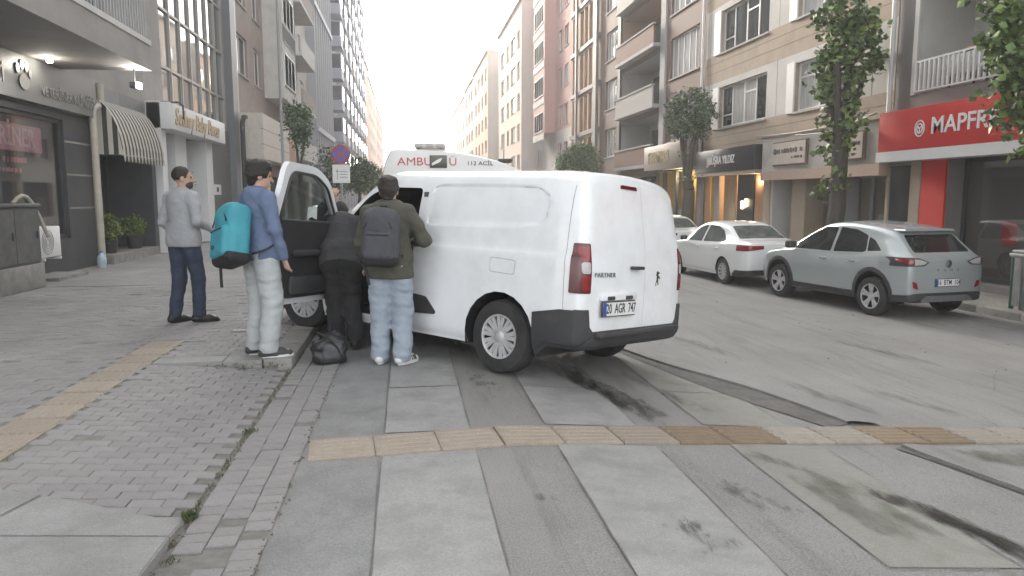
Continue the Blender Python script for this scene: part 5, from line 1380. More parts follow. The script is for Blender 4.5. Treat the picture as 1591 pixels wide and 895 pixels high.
# ---- insurance office building
DGR = M('dark_taupe_cladding', (0.169, 0.155, 0.151), .7, var=.07, scale=2)
b = thing('insurance_building', 'dark taupe building with white balconies above the red insurance office', 'building')
ops = [(5.0, 16.35, 3.92, 6.35, 1.5), (5.0, 16.35, 6.85, 9.2, 1.5), (5.0, 16.35, 9.7, 12.0, 1.5), (6.0, 14.95, RPAVE + .15, 2.4, .5)]
wall(F, 'wall', DGR, b, 4.0, 16.95, -.7, 15.0, ops, depth=9)
for z0, z1 in ((3.92, 6.35), (6.85, 9.2), (9.7, 12.0)):
    room(F, b, 5.02, 16.33, z0 + .01, z1 - .01, .01, -1.48, PLASTW, 'balcony_recess')
    F.part('balcony_edge', PLASTW, b, 16.22, 16.36, z0, z1, -.02, .03)
    railing(F, b, 5.05, 16.2, z0 + .05, z0 + .75, .03, FRAMEW, .15, .022)
    m2 = MB(); F.box(m2, 12.9, 13.9, z0 + .1, z1 - .25, -1.46, -1.40); F.part('balcony_door', PANE, b, 12.9, 13.9, z0 + .1, z1 - .25, -1.47, -1.40); F.part('balcony_door_frame', FRAMEW, b, 12.8, 12.9, z0 + .1, z1 - .2, -1.47, -1.36)
RED = M('insurance_red', (0.50, 0.022, 0.018), .7, var=.06, scale=3); WSTR = M('white_strip', (0.66, 0.66, 0.66), .5, var=.03)
sg = F.part('sign_board', RED, b, 6.0, 16.85, 2.62, 3.55, .004, .45, .015)
F.part('sign_trim', WSTR, sg, 6.0, 16.87, 2.38, 2.618, .004, .47)
WLET = M('white_letter', (.72, .72, .72), .4, var=0)
text('lettering', 'MAPFRE', .50, WLET, sg, F.pt(15.02, 3.08, .452), F.rot(), .012, 'LEFT', 1.08, .007)
em = MB()
for r0 in (.15, .09): 
    n = 20
    em.tube([F.pt(15.37 + r0 * math.cos(2 * math.pi * k / n), 3.07 + r0 * 1.15 * math.sin(2 * math.pi * k / n), .46) for k in range(n + 1)], .016, 6, False)
for a in (0, 2.09, 4.19): em.tube([F.pt(15.37, 3.07, .46), F.pt(15.37 + .1 * math.cos(a + .5), 3.07 + .1 * math.sin(a + .5), .46)], .016, 6)
em.build('emblem', WLET, sg, smooth=50)
F.part('tan_pillar', M('tan_pillar', (.30, .25, .19), .8, var=.08), b, 15.8, 16.15, -.6, 2.38, .003, .04); F.part('side_window', PANE, b, 16.16, 16.9, -.2, 2.3, .003, .02)
F.part('red_pillar', RED, b, 14.98, 15.75, -.6, 2.38, .003, .05)
room(F, b, 6.02, 14.93, RPAVE + .16, 2.39, -.48, -2.6, M('office_interior', (.07, .075, .07), .8, var=.4, scale=1.2))
m2 = MB(); F.box(m2, 6.0, 14.95, RPAVE + .15, RPAVE + .25, -.45, -.38); F.box(m2, 6.0, 14.95, 2.3, 2.4, -.45, -.38)
for u in (6.0, 8.3, 10.6, 12.9, 14.87): F.box(m2, u, u + .08, RPAVE + .25, 2.3, -.45, -.38)
of = m2.build('office_window', FRAMED, b)
for u in (6.08, 8.38, 10.68, 12.98): F.part('pane', SHOPG, of, u, u + (2.22 if u < 12 else 1.89), RPAVE + .25, 2.3, -.42, -.41)
F.part('notice', PLATE, of, 12.55, 12.85, 1.25, 1.33, -.40, -.395)
for k, (u, z) in enumerate(((13.5, .55), (12.6, .35), (11.7, .6))):
    F.part('window_poster', [RED, M('orange_poster', (.40, .12, .04), .6, var=.2), RED][k], of, u, u + .4, z, z + .5, -.50, -.49)
# things on the balcony
t = thing('covered_table', 'cloth-covered table with a brown lid on the white balcony', 'table', F.pt(14.9, 3.97, -.55))
mb = MB(); mb.box(-.35, .35, -.65, .65, .62, .66)
mb.box(-.38, .38, -.68, .68, .25, .70, .05); mb.build('cloth', M('printed_cloth', (.50, .50, .52), .9, var=.35, scale=9), t, smooth=40)
for x in (-.3, .3):
    for y in (-.55, .55): MB().box(x - .02, x + .02, y - .02, y + .02, 0, .3).build('leg', FRAMED, t)
MB().lathe([(0, .74), (.40, .72), (.30, .82), (0, .86)], 20).build('brown_lid', M('brown_lid', (.28, .17, .11), .7, var=.1), t, smooth=40)
br = thing('broom', 'upright broom handle standing behind the balcony table', 'broom', F.pt(14.6, 3.97, -1.05))
MB().tube([(0, 0, 0.1), (0, .02, 1.75)], .016, 8).build('handle', DEB, br); MB().box(-.15, .15, -.03, .03, 0, .12, .01).build('brush', FRAMED, br)
# ---- beige building
BEI = M('beige_stone', (0.40, 0.325, 0.25), .85, var=.05, scale=3, dirt=(.19, .165, .145), dscale=1.2, damt=.4)
WST = M('pale_stone_panel', (0.553, 0.540, 0.520), .85, var=.06, scale=3, dirt=(.28, .27, .26), dscale=1.5, damt=.4)
b = thing('beige_building', 'beige stone-banded apartment building with two small shops at street level', 'building')
ops = []; zones = []
for k in range(4):
    z = 4.13 + 2.78 * k
    ops += [(23.6, 27.35, z, z + 1.52), (18.6, 21.75, z, z + 1.45)]
    zones += [(z, z + 1.74, 17.0, 28.75, 1)]
ops += [(17.1, 23.1, RPAVE + .02, 2.16, .75), (23.5, 28.45, RPAVE + .02, 2.42, 1.0)]
wall(F, 'wall', BEI, b, 17.0, 28.75, -.7, 15.2, ops, zones=zones, mats=[WST], depth=9)
for k in range(4):
    z = 4.13 + 2.78 * k
    win(F, b, 23.6, 27.35, z, z + 1.52, (.26, .5, .76), [(.72, .26, .5), (.3, .76, 1)], each=True, pane=[PANEC, PANE, PANEC], fw=.07)
    win(F, b, 18.6, 21.75, z, z + 1.45, (.33, .62), [(.7, .62, 1)], each=True, pane=[PANE, PANEC], fw=.07)
    F.part('white_jamb', FRAMEW, b, 27.36, 27.9, z - .02, z + 1.55, .003, .05); F.part('white_jamb', FRAMEW, b, 21.76, 22.2, z - .02, z + 1.5, .003, .05)
    for zz in (z - .32, z - .66): F.part('stone_joint', M('joint_line', (.20, .17, .145), .9, var=0), b, 17.0, 28.74, zz, zz + .018, .0, .004)
    for u in (22.9, 28.3, 17.9): F.part('panel_joint', M('joint_line', (.20, .17, .145), .9, var=0), b, u, u + .015, z, z + 1.74, .0, .004)
# boutique BÜŞRA YILDIZ
BLK = M('black_sign', (0.022, 0.024, 0.028), .35, var=.08)
sg = F.part('black_sign', BLK, b, 23.4, 28.5, 2.45, 3.28, .004, .42, .01)
text('lettering', '))BÜŞRA YILDIZ', .40, WLET, sg, F.pt(27.35, 2.87, .424), F.rot(), .012, 'LEFT', .86, .006)
F.part('sign_edge', M('tan_trim', (.36, .29, .22), .7, var=.05), sg, 23.4, 28.5, 2.33, 2.448, .004, .40)
WARM = M('warm_shop_wall', (0.50, 0.36, 0.22), .8, var=.12, scale=2)
room(F, b, 23.52, 28.43, RPAVE + .03, 2.41, -.02, -.98, WARM, 'shop_interior')
for u0_, u1_, m_, d_ in ((27.75, 28.3, M('yellow_panel', (.52, .36, .10), .7, var=.1), -.2), (27.35, 27.75, FRAMEG, -.1), (26.2, 27.2, M('tan_panel', (.46, .33, .20), .7, var=.1), -.25), (23.55, 24.5, M('wood_panel', (.30, .17, .09), .6, var=.2, stretch=(1, 1, 8)), -.2)):
    F.part('display_panel', m_, b, u0_, u1_, RPAVE + .03, 2.40, d_ - .06, d_)
F.part('shop_door', BLK, b, 24.75, 26.05, RPAVE + .03, 2.40, -.32, -.26)
LW = M('warm_lamp', (1, .72, .40), .4, var=0, emit=2.5)
for k, (u, z) in enumerate(((25.55, 1.12), (25.25, 1.2))):
    ld = F.part('display_lamp', LW, b, u - .10, u + .10, z, z + .28, -.24, -.2, .02)
spl = bpy.data.lights.new('shop_light', 'POINT'); spl.energy = 24; spl.color = (1, .78, .5); spl.shadow_soft_size = .15; mk('shop_light', spl, b, F.pt(26.9, 2.2, -.55))
spl = bpy.data.lights.new('shop_light', 'POINT'); spl.energy = 7; spl.color = (1, .78, .5); spl.shadow_soft_size = .15; mk('shop_light', spl, b, F.pt(24.2, 2.1, -.1))
F.part('corner_post', FRAMED, b, 28.45, 28.75, RPAVE, 2.45, .003, .06)
# stone-clad office front
PEB = M('pebble_dash', (0.446, 0.425, 0.392), .95, var=.3, scale=40, bump=.6, bscale=60, dirt=(.2, .18, .16), dscale=2, damt=.4)
BRT = M('brown_trim', (0.17, 0.12, 0.095), .7, var=.1)
fs_ = F.part('stone_fascia', PEB, b, 17.05, 23.2, 2.2, 3.42, .004, .25)
F.part('fascia_trim', M('pinkish_trim', (0.446, 0.331, 0.263), .8, var=.06), fs_, 17.02, 23.24, 2.08, 2.36, .004, .27); F.part('fascia_trim', BRT, fs_, 17.02, 23.24, 3.42, 3.47, .004, .28)
BRD = M('pale_board', (0.486, 0.425, 0.378), .7, var=.08, scale=3)
for u0_, u1_, sd_, rows_ in ((20.35, 22.35, 1, ((22.1, 20.55, 2.95, .16), (21.2, 20.55, 2.74, .09))), (17.6, 19.35, 2, ((18.7, 18.3, 3.08, .08), (19.2, 17.75, 2.93, .12), (18.8, 18.2, 2.78, .10)))):
    bd = F.part('name_board', BRT, fs_, u0_, u1_, 2.50, 3.24, .251, .32); F.part('board_face', BRD, bd, u0_ + .06, u1_ - .03, 2.55, 3.2, .321, .335)
    for k, (a, c, zc, h_) in enumerate(rows_): scribble(F, bd, c, a, zc, h_, .336, M('faded_ink', (.07, .06, .06), .8, var=0), 10 * sd_ + k)
pu = MB(); disc(pu, F, 22.17, 2.95, .09, .09, .336); pu.build('purple_dot', M('purple', (.09, .07, .16), .6, var=0), fs_)
room(F, b, 17.12, 23.08, RPAVE + .03, 2.15, -.73, -2.0, M('hall_dark', (.03, .03, .03), .8, var=.3))
for u0_, u1_, m_ in ((22.95, 23.12, WST), (20.95, 21.75, M('tan_pillar', (.30, .25, .19), .8, var=.08)), (19.2, 19.35, FRAMEG)): F.part('front_pillar', m_, b, u0_, u1_, RPAVE + .02, 2.16, -.72, -.05)
m2 = MB(); F.box(m2, 17.1, 19.2, RPAVE + .02, RPAVE + .25, -.7, -.62); F.box(m2, 17.1, 19.2, 2.06, 2.16, -.7, -.62); F.box(m2, 17.1, 17.2, RPAVE + .25, 2.06, -.7, -.62); F.box(m2, 18.55, 18.63, RPAVE + .25, 2.06, -.7, -.62)
ow = m2.build('office_window', FRAMEG, b)
for a, c in ((17.2, 18.55), (18.63, 19.2)): F.part('pane', SHOPG, ow, a, c, RPAVE + .25, 2.06, -.67, -.66)
m2 = MB(); F.box(m2, 19.35, 20.95, 2.06, 2.16, -.7, -.62); F.box(m2, 19.9, 20.0, RPAVE + .02, 2.06, -.7, -.62); F.box(m2, 20.0, 20.95, 1.35, 1.42, -.7, -.62); od = m2.build('office_door', FRAMEG, b); F.part('pane', SHOPG, od, 20.0, 20.95, RPAVE + .02, 2.06, -.67, -.66)
F.part('dark_doorway', BLK, b, 21.76, 22.94, RPAVE + .02, 2.15, -.74, -.70); F.part('door_notice', PLATE, b, 22.2, 22.45, .9, 1.2, -.699, -.69)
F.part('red_curtain', M('red_curtain', (.20, .02, .025), .9, var=.3), ow, 18.9, 19.2, RPAVE + .3, 2.0, -.9, -.85)
cb = MB()
for k, (ua, ub, za, zb, sg_) in enumerate(((17.1, 23.3, 3.58, 3.52, .10), (17.1, 21.0, 3.62, 3.38, .16), (22.3, 23.4, 3.3, 3.5, .05))):
    cb = MB().tube([F.pt(ua + (ub - ua) * t / 12, za + (zb - za) * t / 12 - sg_ * math.sin(math.pi * t / 12), .34 + .02 * k) for t in range(13)], .012, 6)
    tag(cb.build('cable', FRAMED, None, smooth=50), ['black cable running the length of the stone fascia', 'sagging black cable above the right name board', 'short black cable end by the black shop sign'][k], 'cable')
# white downpipes
WP = M('white_pipe', (0.60, 0.60, 0.60), .5, var=.04)
for u, lab in ((17.02, 'white downpipe at the corner between the beige and taupe buildings'), (28.85, 'white downpipe between the brown and beige buildings')):
    z0 = 3.5 if u < 20 else 2.6
    o = MB().tube([F.pt(u, 15, .10), F.pt(u, z0 + .12, .10), F.pt(u, z0 + .03, .14), F.pt(u, z0, .30)], .06, 10).build('downpipe', WP, None, smooth=50); tag(o, lab, 'pipe')
# ---- brown building with the perfumery
BRW = M('brown_cladding', (0.165, 0.112, 0.094), .75, var=.06, scale=2, stretch=(1, 1, 6))
b = thing('brown_building', 'brown clad building with recessed grey balconies above the perfumery', 'building')
ops = []
for k in range(5):
    z = 4.0 + 2.76 * k
    ops += [(29.5, 32.85, z, z + 1.75), (41.1, 43.8, z - .15, z + 1.5), (34.0, 40.4, z - .9, z + 1.45, 1.6)]
ops += [(29.2, 34.0, RPAVE + .03, 2.7, .8), (34.4, 44.5, RPAVE + .03, 2.6, .5)]
wall(F, 'wall', BRW, b, 28.78, 45.0, -.7, 17.5, ops, depth=9)
RCP = M('terracotta_panel', (0.17, 0.085, 0.06), .8, var=.1); GYP = M('balcony_grey', (0.36, 0.355, 0.35), .8, var=.06)
for k in range(5):
    z = 4.0 + 2.76 * k
    win(F, b, 29.5, 32.85, z, z + 1.75, (.2, .4, .6, .8), each=True, pane=[PANEC, PANEC, PANE], fw=.08); win(F, b, 41.1, 43.8, z - .15, z + 1.5, (.25, .5, .75), each=True, pane=[PANEC, PANEB], fw=.08)
    room(F, b, 34.02, 40.38, z - .89, z + 1.44, .004, -1.58, GYP if k != 2 else M('ochre_wall', (.34, .24, .17), .8, var=.06), 'balcony_recess')
    F.part('balcony_slab', GYP, b, 34.0, 40.4, z - 1.06, z - .9, -.05, .42); pr = F.part('balcony_parapet', RCP if k % 2 == 0 else GYP, b, 34.1, 40.3, z - .898, z - .05, .32, .39)
    F.part('balcony_cap', GYP, pr, 34.05, 40.35, z - .05, z + .02, .29, .43); F.part('balcony_side', GYP, b, 40.2, 40.4, z - .898, z + .0, .003, .31)
    F.part('balcony_window', PANE, b, 37.3, 39.6, z - .5, z + 1.1, -1.57, -1.5); F.part('balcony_door', FRAMEW, b, 36.2, 37.2, z - .88, z + 1.1, -1.57, -1.48)
F.part('dark_pilaster', M('dark_pilaster', (.075, .07, .07), .6, var=.05), b, 40.45, 40.95, 2.7, 17.5, .003, .12); F.part('grey_pilaster', GYP, b, 33.3, 33.95, 2.7, 17.5, .003, .10)
sg = F.part('perfumery_sign', M('sign_beige_metal', (0.324, 0.277, 0.236), .5, metal=.2, var=.06), b, 28.95, 34.6, 2.75, 3.85, .004, .55, .02)
text('lettering', 'FARMASI', .72, M('yellowish_letter', (.50, .42, .22), .4, var=0), sg, F.pt(34.0, 3.30, .552), F.rot(), .02, 'LEFT', 1.0, .004)
room(F, b, 29.22, 33.98, RPAVE + .04, 2.69, -.02, -.78, M('yellow_shop', (.42, .32, .10), .8, var=.15, scale=2)); 
for u, m_ in ((29.3, FRAMED), (30.6, WST), (31.9, FRAMED), (33.4, FRAMED)): F.part('shop_upright', m_, b, u, u + .22, RPAVE + .04, 2.68, -.2, -.06)
F.part('shop_poster', M('grey_poster', (.25, .27, .25), .6, var=.4, scale=3), b, 30.85, 31.85, RPAVE + .04, 1.0, -.2, -.16); F.part('shop_poster', M('grey_poster', (.25, .27, .25), .6, var=.4, scale=3), b, 32.2, 33.3, RPAVE + .04, 1.0, -.2, -.16)
spl = bpy.data.lights.new('shop_light', 'POINT'); spl.energy = 12; spl.color = (1, .82, .5); spl.shadow_soft_size = .2; mk('shop_light', spl, b, F.pt(31.5, 2.4, -.15))
win(F, b, 34.4, 44.5, RPAVE + .03, 2.6, (.33, .66), inset=.3, frame=FRAMED, sill=False, name='shop_window')
# ---- tan building with dark strip windows
b, fl = block('strip_window_building', 'tan building with dark upright window strips in a grey grid', F, 45.05, 53.2, 21.5, M('tan_cladding', (0.40, 0.265, 0.165), .8, var=.06), [(45.9, 46.9, .2, 2.5), (47.2, 48.1, .2, 2.5), (48.4, 49.3, .2, 2.5), (49.6, 50.5, .2, 2.5), (51.2, 52.8, .1, 2.5)], zf0=2.9, wcols=(), pane=M('dark_strip_glass', (.03, .03, .032), .25, var=.2, spec=.25), frame=FRAMED, sill=False, reveal=.3)
GRD = M('dark_grey_band', (.14, .14, .145), .6, var=.06)
for z in fl: F.part('floor_band', GRD, b, 45.06, 53.18, z - .12, z + .12, .003, .12)
F.part('dark_column', GRD, b, 45.06, 45.8, 2.7, 21.5, .121, .3); F.part('dark_column', GRD, b, 50.7, 51.1, 2.7, 21.5, .121, .25)
# ---- pink building
b, fl = block('pink_building', 'pink apartment building with white lower floors and projecting window bays', F, 53.25, 67.6, 23.0, M('pink_plaster', (0.56, 0.34, 0.31), .85, var=.05), [(54.2, 55.6), (56.4, 57.8), (65.0, 66.8)], zf0=3.2, zones=[(-.6, 6.6, 53.25, 67.6, 1)], mats=[WST], pane=[PANEC, PANEB])
F.part('bay', M('pink_plaster', (0.56, 0.34, 0.31), .85, var=.05), b, 58.9, 64.0, 6.6, 23.0, .003, .9)
FB2 = Fac(-1, XR - .9)
for z in fl[1:]: win(FB2, b, 59.4, 63.5, z + .8, z + 2.3, (.25, .5, .75), inset=-.03, pane=[PANEC, PANEB]); F.part('bay_spandrel', WST, b, 58.85, 64.05, z + .1, z + .6, .901, .95)
# ---- cream building standing forward, its blank gable facing the crossing
F7 = Fac(-1, 10.4)
bc, _f = block('cream_gable_building', 'tall cream building standing forward with a blank gable wall', F7, 67.7, 84.5, 18.9, M('cream_wall', (0.72, 0.61, 0.50), .85, var=.05), [(68.6, 70.2), (71.5, 74.5), (76.0, 77.6), (79.2, 82.2)], zf0=3.0, pane=[PANEC, PANEB], depth=9)
F7.part('gable_wall', M('pale_gable', (.62, .58, .55), .85, var=.05), bc, 67.6, 67.69, -.6, 18.85, -8.9, -.02)
F8 = Fac(-1, 9.55)
bo, _f = block('orange_building', 'orange-peach building catching warm light with a pale gable', F8, 88.0, 107, 18.2, M('orange_plaster', (0.68, 0.42, 0.28), .85, var=.06), [(89 + 4.2 * k, 91.2 + 4.2 * k) for k in range(4)], zf0=3.0, pane=[PANEC, PANEB], sill=False)
F8.part('gable_wall', M('pale_gable', (.62, .58, .55), .85, var=.05), bo, 87.9, 87.99, -.6, 18.15, -8.9, -.02)
block('grey_narrow_building', 'narrow grey-brown building just past the orange one', F8, 107.1, 123, 18.0, M('greybrown_plaster', (0.405, 0.338, 0.297), .85, var=.06), [(108 + 4.5 * k, 110.5 + 4.5 * k) for k in range(3)], zf0=3.0, pane=[PANEC, PANEB], sill=False, shop=False)
block('sand_building', 'sand coloured apartment block farthest along the parked-car side', F8, 123.1, 170, 17.6, M('sand_plaster', (0.70, 0.56, 0.45), .85, var=.06), [(124.5 + 5 * k, 127 + 5 * k) for k in range(9)], zf0=3.0, pane=[PANEC, PANEB], sill=False, shop=False)
# ------------------------------------------------------------------ trees and plants
BARK = M('grey_bark', (0.085, 0.075, 0.066), .95, var=.3, scale=14, bump=.9, bscale=40, stretch=(1, 1, .25))
def leaf_mat(name, col, trans=.25):
    m = M(name, col, .55, var=.25, scale=1.3, island=.9)
    b = m.node_tree.nodes['Principled BSDF']; b.inputs['Subsurface Weight'].default_value = 0.0
    b.inputs['Transmission Weight'].default_value = 0.0
    return m
LEAFD = leaf_mat('leaf_dark', (0.095, 0.15, 0.05)); LEAFM = leaf_mat('leaf_mid', (0.15, 0.215, 0.065)); LEAFP = leaf_mat('leaf_pine', (0.075, 0.115, 0.065))
def crown_mesh(name, blobs, n, size, mats, seed, clump=14, cr=.16, droop=.3):
    """leaves gathered in clumps spread through a set of ellipsoids (c, r)"""
    r2 = random.Random(seed); V, F_, MI = [], [], []
    tot = sum(b[1][0] * b[1][1] * b[1][2] for b in blobs)
    for (c, r) in blobs:
        k = max(3, int(n / clump * r[0] * r[1] * r[2] / tot))
        for _ in range(k):
            while True:
                p = Vector((r2.uniform(-1, 1), r2.uniform(-1, 1), r2.uniform(-1, 1)))
                if p.length <= 1 and p.length > r2.random() ** .5 * .75: break
            pc = Vector((c[0] + p.x * r[0], c[1] + p.y * r[1], c[2] + p.z * r[2])); sc = r2.uniform(.6, 1.35); mi = r2.choice((0, 0, 1))
            for _ in range(int(clump * r2.uniform(.5, 1.5))):
                q = pc + Vector((r2.gauss(0, cr * sc), r2.gauss(0, cr * sc), r2.gauss(0, cr * sc * .8)))
                d = Vector((r2.gauss(0, 1), r2.gauss(0, 1), r2.gauss(0, .7) - droop)).normalized(); s = size * r2.uniform(.6, 1.3)
                sd = d.cross(Vector((r2.gauss(0, 1), r2.gauss(0, 1), r2.gauss(0, 1) + .8))); sd = (sd.normalized() if sd.length > 1e-4 else Vector((1, 0, 0))) * s * .42
                up = d.cross(sd).normalized() * s * .12
                n0 = len(V); V += [tuple(q), tuple(q + d * s * .45 + sd + up), tuple(q + d * s), tuple(q + d * s * .45 - sd + up)]
                F_.append((n0, n0 + 1, n0 + 2)); F_.append((n0, n0 + 2, n0 + 3)); MI += [mi, mi]
    me = bpy.data.meshes.new(name); me.from_pydata(V, [], F_)
    for m in mats: me.materials.append(m)
    me.polygons.foreach_set('material_index', MI); me.update(); return me
def limb(mb, a, b, r0, r1, seed, n=6, wob=.06):
    r2 = random.Random(seed); a, b = Vector(a), Vector(b); pts = []; rad = []
    for k in range(n + 1):
        t = k / n; p = a.lerp(b, t) + Vector((r2.uniform(-1, 1), r2.uniform(-1, 1), 0)) * wob * (a - b).length * .3 * math.sin(math.pi * t); pts.append(p); rad.append(r0 + (r1 - r0) * t)
    mb.tube(pts, .1, 9, True, rad)
def tree(name, label, base, trunk, limbs, blobs, n, size, mats, seed, **kw):
    t = thing(name, label, 'tree', base)
    mb = MB()
    for i, (a, b2, r0, r1) in enumerate(trunk): limb(mb, a, b2, r0, r1, seed + i, 8, .05)
    tr = mb.build('trunk', BARK, t, smooth=60)
    if limbs:
        for i, (a, b2, r0, r1) in enumerate(limbs):
            m2 = MB(); limb(m2, a, b2, r0, r1, seed + 20 + i); m2.build('limb', BARK, tr, smooth=60)
    mk('crown', crown_mesh('crown', blobs, n, size, mats, seed, **kw), t)
    return t
# pollarded street tree in front of the beige building
tree('street_tree', 'pollarded leafy tree with shaggy trunk in front of the beige building', (10.75, 17.45, RPAVE),
     [((0, 0, 0), (.02, .05, 1.9), .23, .20), ((.02, .05, 1.9), (0, 0, 3.3), .20, .19)],
     [((0, 0, 3.2), (-.35, -.25, 5.2), .12, .06), ((0, 0, 3.2), (.3, .25, 5.3), .12, .06), ((0, 0, 3.2), (.05, -.15, 5.6), .11, .05), ((0, 0, 3.0), (-.3, .35, 4.9), .09, .05), ((0, 0, 3.2), (.4, -.2, 4.9), .09, .05)],
     [((0, .1, 6.35), (.70, .75, .55)), ((0, -.55, 6.0), (.45, .42, .5)), ((.1, 0, 5.4), (.80, .86, .6)), ((-.05, .15, 4.75), (.55, .62, .45)), ((0, .0, 3.85), (.50, .58, .50)), ((-.05, .1, 3.15), (.36, .5, .4)), ((-.15, -.35, 2.35), (.25, .25, .22)), ((-.1, .45, 2.3), (.22, .25, .28))], 2600, .17, [LEAFD, LEAFM], 11, clump=10, cr=.09)
tree('street_tree', 'round-headed two-stemmed tree in front of the brown building', (10.75, 27.6, RPAVE),
     [((0, 0, 0), (.05, 0, 2.2), .26, .22), ((.05, 0, 2.2), (.0, .1, 2.6), .22, .19)],
     [((0, .1, 2.5), (-.05, .75, 4.6), .14, .08), ((0, .1, 2.5), (.05, -.55, 4.6), .13, .08), ((0, .4, 3.7), (0, .1, 4.9), .07, .04)],
     [((0, -.15, 5.15), (.95, .95, .85)), ((0, .85, 4.75), (.65, .6, .5)), ((0, -.5, 4.6), (.6, .6, .5)), ((0, .3, 3.6), (.25, .35, .25)), ((0, .1, 2.7), (.3, .35, .3))], 4200, .11, [LEAFP, LEAFD], 23, clump=11, cr=.09)
tree('street_tree', 'dense leafy tree hanging over the edge of the red insurance sign', (10.6, 11.35, RPAVE),
     [((0, 0, 0), (.03, .02, 3.0), .10, .09), ((.03, .02, 3.0), (0, 0, 4.6), .09, .07)],
     [((0, 0, 3.2), (-.5, .6, 5.2), .06, .03), ((0, 0, 3.2), (.5, -.4, 5.2), .06, .03), ((0, 0, 3.6), (-.3, -.5, 5.6), .05, .03)],
     [((0, 0, 6.0), (1.05, 1.1, 1.3)), ((.05, -.05, 4.7), (1.0, 1.0, 1.0)), ((.0, -.05, 3.6), (.7, .7, .7)), ((.15, -.25, 2.8), (.5, .5, .5))], 8200, .16, [LEAFD, LEAFM], 37, clump=12, cr=.13)
tree('street_tree', 'rounded bushy tree showing above the white van roof', (9.9, 42.5, RPAVE), [((0, 0, 0), (0, 0, 3.0), .14, .1)], [((0, 0, 2.6), (.3, .4, 4.2), .06, .03)],
     [((0, 0, 3.85), (1.3, 1.3, .95)), ((.1, -.3, 4.5), (.8, .8, .5))], 6500, .12, [LEAFD, LEAFM], 41, clump=14, cr=.14)
tree('street_tree', 'slim dark tree by the finned block near the shops', (-3.55, 26.0, PAVE), [((0, 0, 0), (0, .02, 2.6), .10, .08)], [((0, 0, 2.4), (.25, 0, 3.6), .05, .03), ((0, 0, 2.4), (-.2, .1, 3.7), .05, .03)],
     [((0, 0, 4.0), (.40, .42, .6)), ((.1, 0, 3.3), (.28, .3, .4))], 1500, .10, [LEAFP, LEAFD], 53, clump=12, cr=.11)
tree('street_tree', 'small dark bushy tree just beside the no-stopping sign', (-2.75, 28.0, PAVE), [((0, 0, 0), (0, 0, 1.9), .08, .06)], None, [((0, 0, 2.5), (.55, .55, .75)), ((.2, 0, 1.9), (.45, .45, .5))], 2200, .09, [LEAFP, LEAFD], 59, clump=12, cr=.1)
tree('street_tree', 'small dark bushy tree just past the no-stopping sign', (-2.1, 34.0, PAVE), [((0, 0, 0), (0, 0, 1.9), .08, .06)], None, [((0, 0, 2.4), (.75, .7, .75))], 3600, .10, [LEAFP, LEAFD], 61, clump=12, cr=.1)
tree('street_tree', 'low dark tree farthest down the shop-side pavement', (-2.2, 44.0, PAVE), [((0, 0, 0), (0, 0, 1.8), .08, .06)], None, [((0, 0, 2.5), (.95, .9, .85))], 3600, .11, [LEAFP, LEAFD], 67, clump=12, cr=.12)
# potted shrubs at the awning shop
for u, lab, hh, mt in ((17.75, 'loose yellow-green shrub in a dark pot beside the drainpipe', .55, [LEAFM, leaf_mat('leaf_yellow', (.12, .14, .03))]), (19.35, 'rounded green shrub in a dark pot beside the shop door', .48, [LEAFM, leaf_mat('leaf_fresh', (.10, .14, .035))])):
    p = thing('potted_shrub', lab, 'potted plant', FLs.pt(u, .30, -.05), group='potted shrubs at the shop door')
    p.scale = (.85, .85, .85)
    MB().lathe([(0, 0), (.17, 0), (.22, .36), (.19, .36), (.17, .3), (0, .3)], 18).build('pot', M('dark_pot', (.035, .035, .038), .6, var=.1), p, smooth=40)
    MB().tube([(0, 0, .28), (.01, 0, .5)], .02).build('stem', BARK, p)
    mk('foliage', crown_mesh('foliage', [((0, 0, .62), (.27, .27, .30))] + ([((0, .05, .9), (.16, .16, .15))] if hh > .5 else []), 1500, .065, mt, int(u * 10), clump=10, cr=.05, droop=0), p)

# ------------------------------------------------------------------ street furniture
# electricity cabinet
c = thing('utility_cabinet', 'scuffed dark utility cabinet on a concrete plinth beside the clinic', 'cabinet', (-6.0, 12.3, PAVE))
CAB = M('cabinet_grey', (0.085, 0.088, 0.085), .7, var=.2, scale=4, dirt=(.2, .2, .19), dscale=5, damt=.35)
MB().box(-.42, .12, -.9, .72, 0, .40, .02).build('plinth', CONC2, c, smooth=40)
MB().box(-.40, .10, -.85, .66, .40, 1.30, .015).build('cabinet_body', CAB, c, smooth=40)
MB().box(-.44, .14, -.89, .70, 1.30, 1.36, .02).build('cabinet_roof', CAB, c, smooth=40)
for y0, y1 in ((-.83, -.12), (-.10, .64)):
    d = MB().box(.101, .112, y0, y1, .44, 1.27, .004).build('cabinet_door', CAB, c); MB().box(.112, .13, y1 - .1, y1 - .06, .8, .92).build('handle', FRAMED, d)
ho = MB().tube([(-6.05 + .02 * k, 12.5 + .11 * k, 1.46 + .28 * math.sin(math.pi * k / 6) - .06 * k) for k in range(8)], .03, 10); tag(ho.build('bent_hose', PIPE, None, smooth=50), 'bent cream hose lying over the dark cabinet', 'hose')
# air conditioner
a = thing('air_conditioner', 'white air conditioner unit on brackets below the clinic window', 'air conditioner', FLs.pt(14.1, .42, 0))
MB().box(.02, .34, -.42, .42, .08, .62, .02).build('casing', WSTR, a, smooth=40)
gr = MB(); 
for r0 in (.06, .11, .16, .21): gr.tube([(.352, -.1 + r0 * math.cos(2 * math.pi * k / 20), .35 + r0 * math.sin(2 * math.pi * k / 20)) for k in range(21)], .006, 5, False)
gr.build('fan_grille', FRAMEG, a, smooth=40)
for y in (-.3, .3): MB().box(0, .38, y - .02, y + .02, .03, .08).build('bracket', WSTR, a)
box('concrete_niche', CONC2, pave, XL + .004, XL + .6, 13.75, 14.95, PAVE, PAVE + .06)
